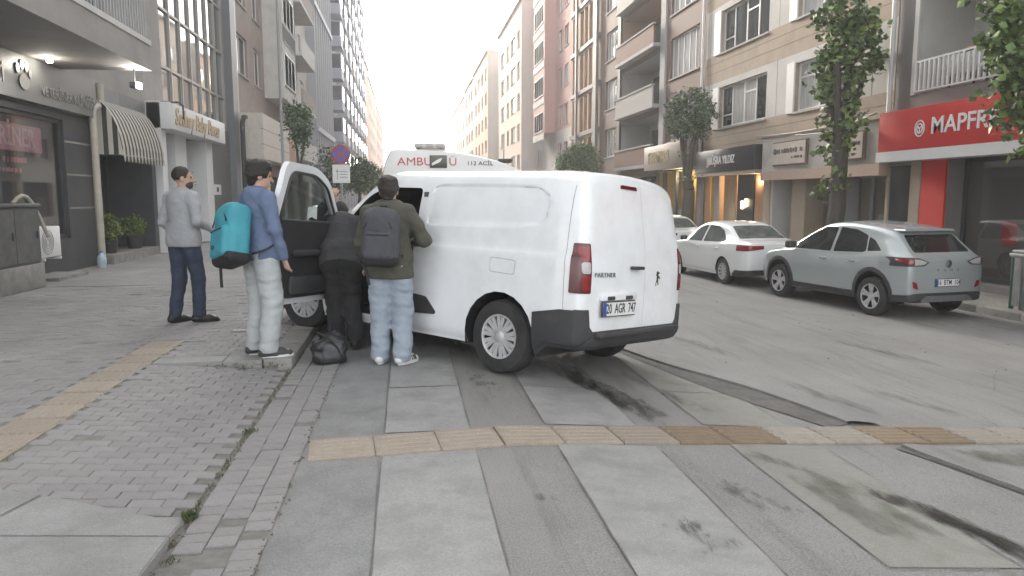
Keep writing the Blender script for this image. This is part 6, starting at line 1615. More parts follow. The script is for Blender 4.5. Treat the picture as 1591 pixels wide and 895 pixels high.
# water bottle
w = thing('water_bottle', 'large clear plastic water bottle on the pavement beside the drainpipe', 'bottle', FLs.pt(16.25, PAVE, .35))
w.scale = (.8, .8, .8)
MB().lathe([(0, 0), (.10, 0), (.115, .03), (.11, .12), (.118, .14), (.112, .25), (.10, .31), (.04, .37), (.035, .40), (0, .40)], 18).build('bottle_body', M('clear_blue_plastic', (.40, .48, .56), .2, var=.2, scale=10), w, smooth=40)
MB().lathe([(0, .40), (.04, .40), (.04, .435), (0, .435)], 14).build('cap', M('blue_cap', (.05, .12, .4), .5, var=0), w, smooth=40)
# no-stopping sign
s = thing('no_stopping_sign', 'round blue and red no-stopping sign with a white plate on a pole', 'road sign', (-1.85, 22.0, PAVE))
MB().tube([(0, 0, 0), (0, 0, 2.95)], .035, 10).build('pole', FRAMEG, s, smooth=50)
SR = M('sign_red', (.36, .05, .07), .5, var=.05); SB = M('sign_blue', (.07, .12, .36), .5, var=.05)
def ydisc(r, y0, y1, n=28): return MB().lathe([(0, y0), (r, y0), (r, y1), (0, y1)], n, 'y', (0, 0, 2.66))
ds = ydisc(.27, -.05, -.04).build('sign_disc', SR, s); ydisc(.215, -.056, -.051).build('blue_field', SB, ds)
for a in (45, -45):
    m2 = MB().box(-.22, .22, -.062, -.057 - (.002 if a > 0 else 0), -.028, .028); o = m2.build('cross_bar', SR, ds); o.location = (0, -.001 if a > 0 else 0, 2.66); o.rotation_euler = (0, R(a), 0)
pl_ = MB().box(-.245, .245, -.05, -.04, 1.85, 2.37).build('plate', PLATE, s)
ar = MB(); ar.box(-.12, -.10, -.056, -.0505, 1.95, 2.2); ar.poly([(-.15, -.055, 2.16), (-.07, -.055, 2.16), (-.11, -.055, 2.25)]); ar.build('arrow', FRAMEG, pl_)
for k in range(3): MB().box(-.04, .18, -.054, -.0505, 2.0 + .08 * k, 2.025 + .08 * k).build('faded_line', FRAMEG, pl_)
# thin lamp post
t = thing('lamp_post', 'thin grey lamp post rising in front of the balcony block', 'lamp post', (-4.0, 25.4, PAVE))
MB().tube([(0, 0, 0), (0, 0, .5)], .075, 12).build('post_base', FRAMEG, t, smooth=50); MB().tube([(0, 0, .5), (0, 0, 8.6), (.15, 0, 9.0), (1.2, 0, 9.3)], .045, 10, True, [.05, .04, .035, .03]).build('pole', FRAMEG, t, smooth=50); MB().box(1.1, 1.7, -.12, .12, 9.25, 9.36, .03).build('lamp_head', FRAMEG, t, smooth=40)
# wheeled waste container
d = thing('waste_container', 'grey metal wheeled waste container at the kerb by the silver car', 'bin', (9.98, 9.72, zroad(9.3)), R(4))
DMP = M('galvanised_grey', (0.27, 0.28, 0.275), .5, metal=.4, var=.15, scale=4, dirt=(.15, .14, .12), dscale=3, damt=.5)
bm = bmesh.new(); lv = []
for z, w_, l_ in ((.26, .42, .50), (.34, .47, .56), (1.12, .55, .66), (1.20, .55, .66)): lv.append([bm.verts.new((sx * w_, sy * l_, z)) for sx, sy in ((-1, -1), (1, -1), (1, 1), (-1, 1))])
for a, b2 in zip(lv[:-1], lv[1:]):
    for k in range(4): bm.faces.new((a[k], a[(k + 1) % 4], b2[(k + 1) % 4], b2[k]))
bm.faces.new(lv[0][::-1]); bm.faces.new(lv[-1]); bmesh.ops.bevel(bm, geom=list(bm.edges), offset=.025, segments=2, affect='EDGES'); m2 = MB(); m2.addbm(bm); m2.build('container_body', DMP, d, smooth=40)
MB().box(-.60, .60, -.71, .71, 1.16, 1.22, .02).build('rim', DMP, d, smooth=40)
MB().box(-.57, .57, -.68, .68, 1.222, 1.27, .02).build('lid', DMP, d, smooth=40)
for x in (-.56,): MB().box(x - .03, x + .01, -.60, -.5, .4, 1.16).build('rib', DMP, d); MB().box(x - .03, x + .01, .5, .6, .4, 1.16).build('rib', DMP, d)
MB().tube([(-.50, -.70, 1.0), (-.50, -.80, 1.0), (.50, -.80, 1.0), (.50, -.70, 1.0)], .02, 8).build('handle', DMP, d, smooth=40)
for x in (-.36, .36):
    for y in (-.42, .42):
        f = MB().box(x - .035, x + .035, y - .02, y + .02, .15, .28, .008).build('caster_fork', DMP, d, smooth=40); MB().lathe([(.02, -.028), (.095, -.028), (.10, -.015), (.10, .015), (.095, .028), (.02, .028)], 20, 'x', (x, y, .10)).build('caster_wheel', TYRE, f, smooth=40)
# green guard rail on the right kerb
g_ = thing('guard_railing', 'dark green metal guard railing on the kerb beside the waste container', 'railing', (KERB_X + .35, 0, RPAVE))
GRN = M('green_paint', (.03, .085, .055), .5, var=.15)
for y in (8.6, 10.2, 11.35, 11.6):
    MB().tube([(0, y, 0), (0, y, 1.0)], .04, 10).build('post', GRN, g_, smooth=50)
for y0, y1 in ((8.64, 10.16), (10.24, 11.31)):
    for z in (.95, .15): MB().tube([(0, y0, z), (0, y1, z)], .02, 8).build('rail', GRN, g_, smooth=50)
    MB().tube([(0, y0, .17), (0, y1, .93)], .015, 8).build('brace', GRN, g_, smooth=50); MB().tube([(.031, y0, .93), (.031, y1, .17)], .015, 8).build('brace', GRN, g_, smooth=50)
# ------------------------------------------------------------------ people (implicit surfaces turned into meshes)
def surface_nets(D, o, h):
    nx, ny, nz = D.shape; S = D < 0
    cor = [(i, j, k) for i in (0, 1) for j in (0, 1) for k in (0, 1)]
    sl = lambda c: tuple(slice(a, n - 1 + a) for a, n in zip(c, (nx, ny, nz)))
    cnt = sum(S[sl(c)].astype(np.int8) for c in cor); act = (cnt > 0) & (cnt < 8)
    idx = -np.ones(act.shape, np.int64); A = np.argwhere(act); idx[act] = np.arange(len(A))
    P = np.zeros((len(A), 3)); W_ = np.zeros(len(A))
    for a in range(8):
        for b in range(a + 1, 8):
            ca, cb = np.array(cor[a]), np.array(cor[b])
            if np.abs(ca - cb).sum() != 1: continue
            da = D[A[:, 0] + ca[0], A[:, 1] + ca[1], A[:, 2] + ca[2]]; db = D[A[:, 0] + cb[0], A[:, 1] + cb[1], A[:, 2] + cb[2]]
            m = (da < 0) != (db < 0); t = np.where(m, da / np.where(m, da - db, 1), 0)[:, None]
            P += m[:, None] * (A + ca + (cb - ca) * t); W_ += m
    P = P / W_[:, None] * h + o
    Q = []
    for ax in range(3):
        sa = [slice(None)] * 3; sb = [slice(None)] * 3; sa[ax] = slice(0, -1); sb[ax] = slice(1, None)
        E_ = np.argwhere(S[tuple(sa)] != S[tuple(sb)]); b, c = [i for i in range(3) if i != ax]
        E_ = E_[(E_[:, b] > 0) & (E_[:, c] > 0) & (E_[:, b] < D.shape[b] - 1) & (E_[:, c] < D.shape[c] - 1)]
        fl = S[E_[:, 0], E_[:, 1], E_[:, 2]]
        def I(db, dc):
            X = E_.copy(); X[:, b] += db; X[:, c] += dc; return idx[X[:, 0], X[:, 1], X[:, 2]]
        q = np.stack([I(-1, -1), I(0, -1), I(0, 0), I(-1, 0)], 1)
        flip = fl if ax != 1 else ~fl
        q[~flip] = q[~flip][:, ::-1]; Q.append(q)
    return P, np.concatenate(Q)
class SDF:
    def __init__(s, lo, hi, h): 
        s.o = np.array(lo, float); s.h = h; s.n = np.ceil((np.array(hi) - s.o) / h).astype(int) + 1; s.D = np.full(tuple(s.n), 1.0, np.float32)
    def grid(s, lo, hi):
        a = np.clip(np.floor((np.array(lo) - s.o) / s.h).astype(int), 0, s.n - 1); b = np.clip(np.ceil((np.array(hi) - s.o) / s.h).astype(int) + 1, 1, s.n)
        sl = tuple(slice(i, j) for i, j in zip(a, b)); g3 = np.meshgrid(*[s.o[i] + s.h * np.arange(a[i], b[i]) for i in range(3)], indexing='ij')
        return sl, np.stack(g3, -1)
    def put(s, sl, d, k, op):
        c = s.D[sl]
        if op == 'add':
            t = np.clip(.5 + .5 * (c - d) / k, 0, 1); s.D[sl] = c * (1 - t) + d * t - k * t * (1 - t)
        else:
            d = -d; t = np.clip(.5 - .5 * (c - d) / k, 0, 1); s.D[sl] = c * (1 - t) + d * t + k * t * (1 - t)
    def cap(s, a, b, ra, rb, k=.03, flat=None, op='add', pad=.08):
        a, b = np.array(a, float), np.array(b, float); r = max(ra, rb) + pad; sl, P = s.grid(np.minimum(a, b) - r, np.maximum(a, b) + r)
        ab = b - a; L2 = max((ab ** 2).sum(), 1e-9); t = np.clip(((P - a) @ ab) / L2, 0, 1); q = P - a - t[..., None] * ab
        f = 1.0
        if flat is not None:
            dv = np.array(flat[0], float); dv /= np.linalg.norm(dv); q = q + ((q @ dv) * (flat[1] - 1))[..., None] * dv
        s.put(sl, np.sqrt((q ** 2).sum(-1)) - (ra + (rb - ra) * t), k, op); return s
    def ell(s, c, r, k=.02, rot=None, op='add', pad=.06):
        c = np.array(c, float); r = np.array(r, float); m = r.max() + pad; sl, P = s.grid(c - m, c + m); q = P - c
        if rot is not None: q = q @ rot
        k0 = np.sqrt(((q / r) ** 2).sum(-1)); k1 = np.sqrt(((q / r ** 2) ** 2).sum(-1)) + 1e-9
        s.put(sl, k0 * (k0 - 1) / k1, k, op); return s
    def rbox(s, c, hs, r, k=.02, rot=None, op='add', pad=.05):
        c = np.array(c, float); hs = np.array(hs, float); m = np.linalg.norm(hs) + pad; sl, P = s.grid(c - m, c + m); q = P - c
        if rot is not None: q = q @ rot
        e = np.abs(q) - (hs - r); s.put(sl, np.sqrt((np.maximum(e, 0) ** 2).sum(-1)) + np.minimum(e.max(-1), 0) - r, k, op); return s
    def plane(s, p, n):      # keep the side n points away from
        g3 = np.meshgrid(*[s.o[i] + s.h * np.arange(s.n[i]) for i in range(3)], indexing='ij'); n = np.array(n, float); n /= np.linalg.norm(n)
        d = (g3[0] - p[0]) * n[0] + (g3[1] - p[1]) * n[1] + (g3[2] - p[2]) * n[2]; s.D = np.maximum(s.D, d.astype(np.float32)); return s
    def wrinkle(s, amp, f, seed=0, zs=1.0):
        g3 = np.meshgrid(*[s.o[i] + s.h * np.arange(s.n[i]) for i in range(3)], indexing='ij'); r2 = np.random.RandomState(seed); w = 0
        x, y, z = g3[0], g3[1], g3[2] * zs
        wx, wy = .05 * np.sin(9 * z + 2 + seed), .05 * np.sin(11 * x + 7 * z + seed)
        for i in range(5):
            v = r2.normal(size=3); v[2] = abs(v[2]) + .5; v *= f * (1 + .5 * i) / np.linalg.norm(v); w = w + np.sin((x + wx) * v[0] + (y + wy) * v[1] + z * v[2] + r2.uniform(0, 6)) / (1 + .6 * i)
        s.D = s.D + (amp * w / 2.2).astype(np.float32); return s
    def obj(s, name, mat, parent, smooth_it=2):
        P, Q = surface_nets(s.D, s.o, s.h)
        for _ in range(smooth_it):
            acc = np.zeros_like(P); cn = np.zeros(len(P))
            for a in range(4):
                i, j = Q[:, a], Q[:, (a + 1) % 4]; np.add.at(acc, i, P[j]); np.add.at(acc, j, P[i]); np.add.at(cn, i, 1); np.add.at(cn, j, 1)
            P = P * .5 + .5 * acc / np.maximum(cn, 1)[:, None]
        me = bpy.data.meshes.new(name); me.from_pydata(P.tolist(), [], Q.tolist()); me.materials.append(mat); me.polygons.foreach_set('use_smooth', [True] * len(me.polygons)); me.update()
        return mk(name, me, parent)
def rotz(a): c, n = math.cos(a), math.sin(a); return np.array([[c, -n, 0], [n, c, 0], [0, 0, 1]])
def rotx(a): c, n = math.cos(a), math.sin(a); return np.array([[1, 0, 0], [0, c, -n], [0, n, c]])
SKIN = M('skin', (0.43, 0.27, 0.20), .55, var=.08, scale=8); HAIRB = M('hair_black', (0.016, 0.014, 0.013), .6, var=.5, scale=60, bump=1.0, bscale=110); HAIRD = M('hair_dark_brown', (0.028, 0.02, 0.015), .6, var=.5, scale=60, bump=1.0, bscale=110)
EYE = M('eye_dark', (.02, .015, .012), .2, var=0)
def hand(s, w, e, sc=1.0, curl=.5, side=1):
    """hand growing from wrist w away from elbow e; five fingers"""
    w, e = np.array(w, float), np.array(e, float); d = (w - e) / np.linalg.norm(w - e); up = np.array([0, 1, 0]) if abs(d[2]) > .6 else np.array([0, 0, 1.])
    lat = np.cross(d, up); lat /= np.linalg.norm(lat); nor = np.cross(lat, d) * side
    s.cap(w, w + d * .085, .028, .036, .02, (nor, 1.7))
    for i, (o, L_) in enumerate(((-.030, .068), (-.010, .078), (.010, .073), (.030, .058))):
        a = w + d * .085 + lat * o; b = a + d * L_ * .5 + nor * L_ * .25 * curl; c = b + d * L_ * .35 - 0 * nor + nor * L_ * .5 * curl
        s.cap(a, b, .0095, .009, .006); s.cap(b, c, .009, .0075, .006)
    a = w + d * .03 - lat * .03; b = a + d * .04 - lat * .03 + nor * .015; s.cap(a, b, .013, .011, .012); s.cap(b, b + d * .035 + nor * .012, .011, .009, .008)
def person(label, loc, face, J, H=1.75, head_yaw=0.0, head_pitch=0.0, top=None, bot=None, hair=HAIRB, hair_style='short', shoes=None, sole=None, group='people around the van', top_r=1.0, leg_r=1.0, hem=.86, beard=False, tight=1.0, hood=False, jcol=None, cuff=.07, fold=.006):
    """J: joints in metres for a 1.75 m figure, x right, y forward, z up"""
    p = thing('person', label, 'person', loc, -R(face), group)
    k = H / 1.75; p.scale = (k, k, k)
    jt = dict(pelvis=(0, 0, .95), chest=(0, 0, 1.32), neck=(0, 0, 1.47), head=(0, .01, 1.625), ls=(-.185, 0, 1.415), rs=(.185, 0, 1.415), le=(-.24, -.02, 1.14), re=(.24, -.02, 1.14), lw=(-.24, .06, .90), rw=(.24, .06, .90),
              lh=(-.095, 0, .92), rh=(.095, 0, .92), lk=(-.11, .02, .50), rk=(.11, .02, .50), la=(-.11, -.03, .085), ra=(.11, -.03, .085), lt=(-.13, .15, .03), rt=(.13, .15, .03))
    jt.update(J); A = {n: np.array(v, float) for n, v in jt.items()}
    lo = np.min([v for v in A.values()], 0) - .30; hi = np.max([v for v in A.values()], 0) + .26; lo[2] = -.02
    # --- body
    s = SDF(lo, hi, .0085)
    up = A['chest'] - A['pelvis']; up /= np.linalg.norm(up); fw = np.cross(up, np.array([1., 0, 0])) * 1.0; fw = fw if fw[1] > 0 else -fw
    s.cap(A['pelvis'], A['chest'], .125, .135, .05, (fw, 1.4)); s.cap(A['ls'] * .8 + A['chest'] * .2, A['rs'] * .8 + A['chest'] * .2, .06, .06, .05)
    for q in 'lr':
        s.cap(A[q + 's'], A[q + 'e'], .048, .040, .03); s.cap(A[q + 'e'], A[q + 'w'], .040, .027, .02)
        s.cap(A[q + 'h'], A[q + 'k'], .075, .052, .04); s.cap(A[q + 'k'], A[q + 'a'], .052, .034, .03); s.cap(A[q + 'a'], A[q + 't'] * .8 + A[q + 'a'] * .2, .034, .03, .02)
        hand(s, A[q + 'w'], A[q + 'e'], side=1)
    s.cap(A['chest'] + up * .1, A['neck'], .075, .058, .04); s.cap(A['neck'], A['head'] - up * .03, .056, .056, .025)
    RH = rotz(-head_yaw) @ rotx(-head_pitch); hc = A['head']
    T = lambda v: hc + RH @ np.array(v, float)
    s.ell(T((0, -.012, .03)), (.077, .096, .095), .02, RH); s.ell(T((0, .025, -.045)), (.058, .066, .07), .03, RH); s.ell(T((0, .055, -.095)), (.03, .03, .02), .02, RH)
    s.cap(T((0, .088, .005)), T((0, .112, -.035)), .010, .014, .010); s.cap(T((-.018, .094, -.065)), T((.018, .094, -.065)), .009, .009, .008)
    for sx in (-1, 1):
        s.ell(T((sx * .080, -.01, -.01)), (.010, .022, .032), .006, RH); s.cap(T((sx * .014, .093, .028)), T((sx * .045, .082, .030)), .008, .007, .008); s.ell(T((sx * .032, .090, .008)), (.013, .008, .008), .008, RH, 'sub')
    body_ = s.obj('body', SKIN, p)
    for sx in (-1, 1):
        e = MB().lathe([(0, -.009), (.008, -.004), (.008, .004), (0, .009)], 10); o = e.build('eye', EYE, body_, smooth=50); o.location = tuple(T((sx * .032, .080, .008)))
    # --- hair
    s = SDF(hc - .2, hc + .22, .007)
    g_ = {'short': 1.0, 'full': 1.12, 'crop': .97}[hair_style]
    s.ell(T((0, -.022, .043)), np.array((.086, .104, .098)) * g_, .02, RH)
    if hair_style == 'full': s.ell(T((0, .045, .092)), (.07, .055, .042), .04, RH); s.ell(T((0, -.065, -.02)), (.072, .05, .075), .03, RH)
    s.rbox(T((0, .135, -.045)), (.12, .075, .105), .02, .02, RH, 'sub'); s.rbox(T((0, .085, -.140)), (.12, .105, .095), .01, .02, RH, 'sub')
    s.wrinkle({'full': .008, 'short': .006, 'crop': .003}[hair_style], 70, 5)
    s.obj('hair', hair, p, 1)
    if beard:
        s = SDF(hc - .2, hc + .2, .007); s.ell(T((0, .032, -.062)), (.0605, .069, .064), .02, RH); s.rbox(T((0, .06, .022)), (.12, .12, .055), .01, .012, RH, 'sub'); s.wrinkle(.002, 90, 3); s.obj('beard', M('beard_brown', (.055, .042, .034), .8, var=.3, scale=60), p, 1)
    # --- trousers
    s = SDF(lo, hi, .009)
    s.cap(A['lh'] + np.array((.02, 0, .05)), A['rh'] + np.array((-.02, 0, .05)), .115, .115, .06, (fw, 1.15)); s.cap(A['pelvis'], A['pelvis'] + up * .08, .145, .14, .05, (fw, 1.3))
    for q in 'lr':
        s.cap(A[q + 'h'], A[q + 'k'], .098 * leg_r ** .5, .070 * leg_r, .045); s.cap(A[q + 'k'], A[q + 'a'], .068 * leg_r, .054 * leg_r * (1.15 if leg_r > 1.05 else 1), .03)
    s.wrinkle(fold * 1.1, 26, 1, 1.6); s.plane((0, 0, cuff), (0, 0, -1))
    trs = s.obj('trousers', bot, p)
    # --- top
    s = SDF(lo, hi, .009); waist = A['pelvis'] + up * (hem - .95)
    s.cap(A['chest'] + up * .03, A['pelvis'] + up * .06, .165 * top_r, .160 * top_r, .06, (fw, 1.36)); s.cap(A['lh'] + (.005, 0, .09), A['rh'] + (-.005, 0, .09), .124 * top_r ** .5, .124 * top_r ** .5, .05, (fw, 1.08)); s.cap(A['pelvis'] + up * .06, waist - up * .02, .152 * top_r, .155 * top_r, .03, (fw, 1.28))
    s.cap(A['ls'] * .86 + A['chest'] * .14, A['rs'] * .86 + A['chest'] * .14, .078, .078, .06); s.cap(A['neck'] - up * .07, A['neck'] + up * .005, .085, .066, .04)
    for q in 'lr':
        s.cap(A[q + 's'], A[q + 'e'], .068 * tight, .057 * tight, .035); s.cap(A[q + 'e'], A[q + 'w'] * .97 + A[q + 'e'] * .03, .056 * tight, .042 * tight, .02)
    hz_ = waist - A['pelvis']; s.cap(A['lh'] + (.01, 0, .03) + hz_ * .9, A['rh'] + (-.01, 0, .03) + hz_ * .9, .126 * top_r ** .5, .126 * top_r ** .5, .05, (fw, 1.08))
    if hood: s.cap(A['neck'] + fw * -.055 + np.array((-.06, 0, .0)), A['neck'] + fw * -.055 + np.array((.06, 0, .0)), .05, .05, .03); s.cap(A['neck'] + fw * -.085 - up * .05, A['neck'] + fw * -.07, .05, .05, .03)
    s.wrinkle(fold, 30, 2, 1.2); s.plane(waist - up * .03, -up)
    s.obj('top', top, p)
    # --- shoes
    for q in 'lr':
        a, t_ = A[q + 'a'], A[q + 't']; d = t_ - a; d[2] = 0; d /= np.linalg.norm(d); z0 = max(0, a[2] - .085); fl = np.array((a[0], a[1], z0)); lat = np.cross(d, (0, 0, 1))
        s = SDF(fl - .28, fl + .30, .007); s.cap(fl - d * .05 + (0, 0, .05), fl + d * .10 + (0, 0, .045), .046, .046, .03, (lat, 1.1)); s.cap(fl + d * .05 + (0, 0, .04), fl + d * .17 + (0, 0, .030), .046, .036, .03, (lat, .95)); s.cap(fl + (0, 0, .06) - d * .015, fl + (0, 0, .105) - d * .02, .048, .045, .03)
        s.plane(fl + (0, 0, .016), (0, 0, -1)); sh = s.obj('shoe', shoes, p)
        m2 = MB(); n = 22; out = []
        for i in range(n):
            an = 2 * math.pi * i / n; c, w_ = math.cos(an), math.sin(an); Lp = .155 if c > 0 else .125; wd = .050 if c > 0 else .043
            q2 = fl + d * (.062 + Lp * c) + lat * wd * w_ * (1 if abs(c) < .9 else 1); out.append((q2[0], q2[1]))
        m2.prism(out, z0 + .0, z0 + .028, 'z').build('sole', sole or shoes, sh, smooth=50)
    return p
def figpt(p, v):
    bpy.context.view_layer.update(); return p.matrix_world @ Vector(v)
GREYK = M('grey_knit', (0.33, 0.34, 0.355), .9, var=.08, scale=10, bump=.9, bscale=26); NAVYJ = M('navy_jeans', (0.030, 0.042, 0.072), .85, var=.22, scale=7, bump=.9, bscale=26)
DENIM = M('blue_denim_shirt', (0.115, 0.155, 0.25), .85, var=.15, scale=8, bump=.9, bscale=26); MINT = M('pale_grey_trousers', (0.40, 0.425, 0.43), .9, var=.09, scale=6, bump=.9, bscale=26)
BLKT = M('black_cloth', (0.026, 0.026, 0.028), .9, var=.2, scale=6, bump=.9, bscale=26); BLKT2 = M('charcoal_shirt', (0.045, 0.045, 0.047), .9, var=.2, scale=6, bump=.9, bscale=26)
OLIVE = M('olive_jacket', (0.070, 0.068, 0.052), .85, var=.15, scale=6, bump=.9, bscale=26); LJEAN = M('light_blue_jeans', (0.29, 0.335, 0.395), .85, var=.12, scale=3, bump=.9, bscale=26)
SHB = M('black_shoe', (.015, .015, .017), .5, var=.1); SHW = M('white_shoe', (.62, .62, .62), .5, var=.06); SHG = M('dark_trainer', (.045, .045, .05), .6, var=.2, scale=20); SHR = M('maroon_shoe', (.05, .02, .02), .6, var=.2)
man = person('bearded man in a grey sweater and dark jeans walking past the boutique', (-2.56, 9.0, PAVE), 34,
    dict(lh=(-.09, -.01, .92), rh=(.09, .01, .92), lk=(-.10, .0, .50), la=(-.11, -.08, .085), lt=(-.10, .12, .03), rk=(.11, .08, .50), ra=(.11, .07, .085), rt=(.22, .23, .035),
         le=(-.25, -.06, 1.15), lw=(-.20, .12, .97), re=(.26, -.03, 1.15), rw=(.20, .22, 1.06), neck=(0, .01, 1.47), head=(.01, .03, 1.625)), 1.80, R(44), 0.0, GREYK, NAVYJ, HAIRD, 'crop', SHB, None, beard=True, leg_r=1.12, top_r=1.08, hem=.90)
teal_guy = person('young person in a blue denim shirt and pale trousers wearing the turquoise backpack', (-1.34, 7.02, PAVE), 52,
    dict(lk=(-.10, .03, .50), rk=(.12, .04, .50), la=(-.10, -.03, .085), ra=(.13, -.02, .085), lt=(-.08, .17, .03), rt=(.20, .17, .03), le=(-.24, .0, 1.14), re=(.25, .02, 1.14), lw=(-.20, .16, .95), rw=(.24, .10, .90), head=(0, .03, 1.615)), 1.79, R(20), R(8), DENIM, MINT, HAIRB, 'full', SHG, SHW, leg_r=1.38, top_r=1.04, hood=True, hem=.90, cuff=.05, fold=.008)
black_guy = person('person all in black bending into the open van door', (-.68, 7.72, 0.02), -4,
    dict(pelvis=(0, -.04, .93), chest=(0, .26, 1.22), neck=(.0, .39, 1.30), head=(.0, .51, 1.36), ls=(-.19, .30, 1.27), rs=(.19, .30, 1.27), le=(-.27, .33, 1.30), lw=(-.11, .28, 1.52), re=(.26, .40, 1.05), rw=(.20, .62, 1.05),
         lh=(-.09, -.04, .91), rh=(.09, -.04, .91), lk=(-.08, .05, .50), rk=(.10, .05, .50), la=(-.06, .0, .085), ra=(.13, -.08, .085), lt=(-.08, .2, .03), rt=(.18, .10, .03)), 1.74, 0, R(20), BLKT2, BLKT, HAIRB, 'short', SHB, SHR, leg_r=1.34, top_r=1.16, tight=1.15, hem=.84, fold=.009)
jeans_guy = person('person in an olive jacket and light blue jeans wearing the dark backpack', (-.17, 6.93, 0.012), 12,
    dict(lk=(-.10, .03, .50), rk=(.11, .03, .50), la=(-.10, -.02, .085), ra=(.12, -.05, .085), lt=(-.10, .18, .03), rt=(.22, .13, .03), le=(-.25, -.04, 1.14), lw=(-.22, .03, .92), re=(.33, .02, 1.16), rw=(.19, .26, 1.13), head=(0, .035, 1.61)), 1.74, R(-4), R(12), OLIVE, LJEAN, HAIRD, 'full', SHW, SHW, leg_r=1.42, top_r=1.22, tight=1.15, hem=.84, cuff=.035, fold=.009)
# dark stripes on the white shoes, white stripe on the black trousers
bpy.context.view_layer.update()
for k in range(3):
    o = MB().box(-.004, .004, -.007, .007, 0, .045).build('shoe_stripe', INK, jeans_guy); o.location = (.205 + .012 * k, .0 + .022 * k, .035); o.rotation_euler = (R(20), R(-12), R(-38))
# --- cup in the man's hand
hp = figpt(man, (.19, .33, 1.04))
cup = thing('paper_cup', 'small white cup held by the bearded man', 'cup', tuple(hp)); MB().lathe([(0, -.05), (.028, -.05), (.036, .05), (.032, .05), (0, -.04)], 16).build('cup_body', WSTR, cup, smooth=40)
# --- backpacks
def backpack(label, owner, off, mat, dark, w=.16, hh=.235, dp=.10, tilt=0.0, roll=0.0, z0=1.22, straps=True, seed=3, acc=None):
    b_ = thing('backpack', label, 'backpack', group='backpacks worn by the students'); bpy.context.view_layer.update()
    b_.matrix_world = owner.matrix_world @ Matrix.Translation(off) @ Matrix.Rotation(roll, 4, 'Y') @ Matrix.Rotation(tilt, 4, 'X')
    s = SDF((-.3, -.3, -.4), (.3, .3, .4), .009); s.rbox((0, 0, 0), (w, dp, hh), .075, .02); s.ell((0, -.02, hh * .55), (w * .96, dp, hh * .55), .04); s.wrinkle(.004, 28, seed); s.plane((0, 0, -hh * .72), (0, 0, -1)); m_ = s.obj('pack', mat, b_)
    s = SDF((-.3, -.3, -.4), (.3, .3, .4), .009); s.rbox((0, -dp * .85, -hh * .30), (w * .82, .05, hh * .52), .045, .02); s.wrinkle(.004, 30, seed + 1); s.obj('front_pocket', mat, b_)
    s = SDF((-.3, -.3, -.4), (.3, .3, .4), .009); s.rbox((0, -.002, -hh * .80), (w * 1.01, dp * 1.03, hh * .26), .06, .02); s.plane((0, 0, -hh * .70), (0, 0, 1)); s.obj('base_panel', dark, b_)
    zp_ = MB(); zp_.tube([(-w * .78, -dp * 1.06, hh * .30), (-w * .5, -dp * 1.06, hh * .62), (0, -dp * 1.03, hh * .76), (w * .5, -dp * 1.06, hh * .62), (w * .78, -dp * 1.06, hh * .30)], .006, 6).tube([(-w * .60, -dp * .85 - .052, hh * .08), (w * .60, -dp * .85 - .052, hh * .08)], .006, 6); zp_.build('zip', dark, b_, smooth=50)
    MB().tube([(-.03, dp * .8, hh * .98), (-.03, dp * .8, hh * 1.14), (.03, dp * .8, hh * 1.14), (.03, dp * .8, hh * .98)], .009, 8).build('grab_handle', dark, b_, smooth=50)
    if straps:
        for sx in (-1, 1):
            pts = [(sx * .10, dp * .9, hh * .80), (sx * .115, dp + .06, hh * 1.02), (sx * .125, dp + .17, hh * .95), (sx * .14, dp + .245, hh * .55), (sx * .165, dp + .235, .0), (sx * .175, dp + .13, -hh * .45), (sx * .14, dp * .8, -hh * .72)]
            c3 = []
            for i in range(len(pts) - 1):
                P0, P1, P2, P3 = [Vector(pts[min(max(q, 0), len(pts) - 1)]) for q in (i - 1, i, i + 1, i + 2)]
                for t in (0, .33, .66): c3.append(.5 * (2 * P1 + (P2 - P0) * t + (2 * P0 - 5 * P1 + 4 * P2 - P3) * t * t + (3 * P1 - P0 - 3 * P2 + P3) * t ** 3))
            m2 = MB(); base = []
            for i, q in enumerate(c3):
                tg = (c3[min(i + 1, len(c3) - 1)] - c3[max(i - 1, 0)]).normalized(); sd_ = Vector((1, 0, 0)); nn = tg.cross(sd_).normalized() * .008; hw = sd_ * .030
                m2.v += [tuple(q - hw - nn), tuple(q + hw - nn), tuple(q + hw + nn), tuple(q - hw + nn)]
            for i in range(len(c3) - 1):
                for k2 in range(4): m2.f.append((i * 4 + k2, i * 4 + (k2 + 1) % 4, i * 4 + 4 + (k2 + 1) % 4, i * 4 + 4 + k2)); m2.m.append(0)
            m2.build('strap', dark, b_, smooth=40)
        MB().tube([(-w * .7, -.02, -hh * .8), (-w * .75, -.03, -hh * 1.1), (-w * .6, -.03, -hh * 1.5), (-w * .5, -.03, -hh * 1.72)], .014, 6).build('loose_strap', dark, b_, smooth=40)
    return b_
TEAL = M('turquoise_fabric', (0.045, 0.27, 0.335), .7, var=.10, scale=8, bump=.9, bscale=26); PACKG = M('dark_grey_fabric', (0.060, 0.060, 0.070), .8, var=.15, scale=8, bump=.9, bscale=26); STRAP = M('black_webbing', (.016, .016, .018), .8, var=.1)
bpk = backpack('bright turquoise backpack slung low on the back of the denim-shirted person', teal_guy, (.0, -.25, 1.10), TEAL, STRAP, .175, .26, .11, R(-12), R(-14))
em = MB(); em.tube([(-.03 + .022 * math.cos(t), -.155, -.13 + .016 * math.sin(t)) for t in np.linspace(0, 6.283, 15)], .004, 5, False); em.build('emblem', STRAP, bpk)
backpack('dark grey backpack on the back of the olive-jacketed person', jeans_guy, (-.02, -.235, 1.20), PACKG, STRAP, .165, .25, .10, R(-4), R(2), seed=9)
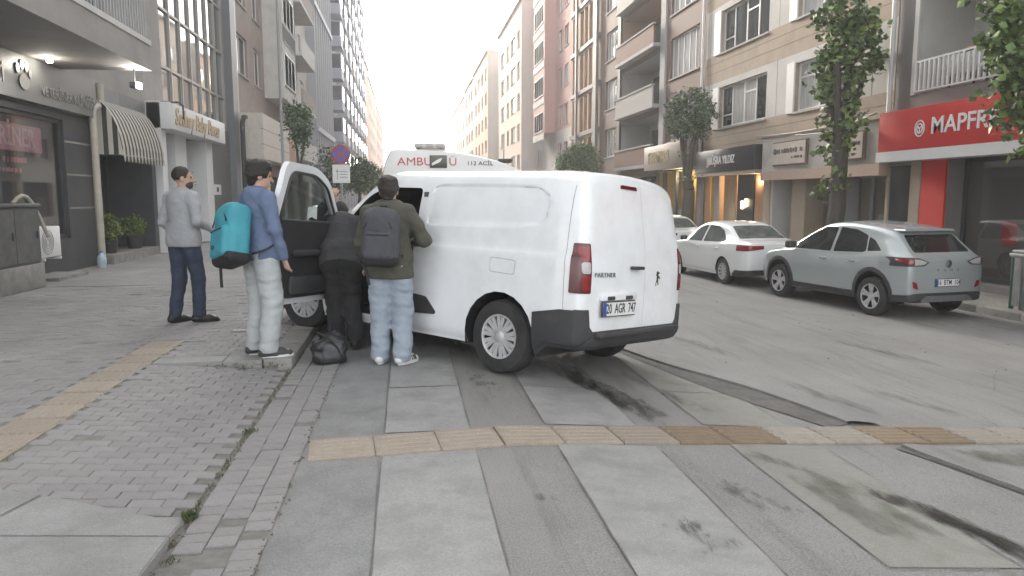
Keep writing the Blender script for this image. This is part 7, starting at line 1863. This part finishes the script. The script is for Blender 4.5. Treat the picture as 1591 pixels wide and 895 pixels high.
# --- stripes on the white shoes and the black trousers are separate trims
# --- bag on the ground
bg_ = thing('black_bag', 'crumpled black bag lying on the ground behind the person in black', 'bag', (-.745, 7.02, 0.02), R(20))
BAGM = M('crumpled_black_plastic', (.022, .022, .024), .35, var=.3, scale=14, bump=.5, bscale=40)
s = SDF((-.3, -.3, -.05), (.3, .3, .4), .008); s.rbox((0, 0, .11), (.15, .13, .12), .07, .02); s.ell((.03, 0, .2), (.12, .1, .09), .04); s.ell((-.1, -.03, .08), (.08, .1, .08), .03); s.wrinkle(.016, 34, 4, 1.0); s.plane((0, 0, 0), (0, 0, -1)); s.obj('bag_body', BAGM, bg_, 1)
s = SDF((-.3, -.3, -.05), (.3, .3, .4), .008); s.rbox((0, -.11, .12), (.10, .05, .08), .04, .02); s.wrinkle(.008, 40, 7); s.obj('bag_pocket', M('grey_bag_panel', (.07, .07, .075), .6, var=.4, scale=10), bg_, 1)
MB().tube([(-.08, -.02, .24), (-.12, -.08, .30), (-.05, -.14, .26), (.03, -.16, .16), (.08, -.15, .05)], .012, 6).build('bag_strap', STRAP, bg_, smooth=50)
# litter by the denim-shirted person
li = MB()
for k in range(5): li.quad(*[(x * .03 + k * .028, y * .025, .002 + .02 * rnd.random()) for x, y in ((-1, -1), (1, -.6), (.8, 1), (-.7, .8))])
o = li.build('litter', M('crumpled_paper', (.5, .47, .42), .8, var=.2), None, fix=False); o.location = (-1.9, 8.3, PAVE + .006); tag(o, 'scrap of crumpled paper on the pavement behind the denim-shirted person', 'litter')

# ------------------------------------------------------------------ haze in the street air
hz = MB().box(-250, 250, -60, 420, -1.7, 60).build('haze', [])
hz['kind'] = 'stuff'; hz['label'] = 'pale evening haze filling the street'
hm = bpy.data.materials.new('haze_air'); hm.use_nodes = True; nt = hm.node_tree; nt.nodes.clear()
pv = nt.nodes.new('ShaderNodeVolumePrincipled'); pv.inputs['Color'].default_value = (.95, .95, .95, 1); pv.inputs['Density'].default_value = 0.0020; pv.inputs['Anisotropy'].default_value = 0.5
oo = nt.nodes.new('ShaderNodeOutputMaterial'); nt.links.new(pv.outputs[0], oo.inputs['Volume']); hz.data.materials.clear(); hz.data.materials.append(hm)
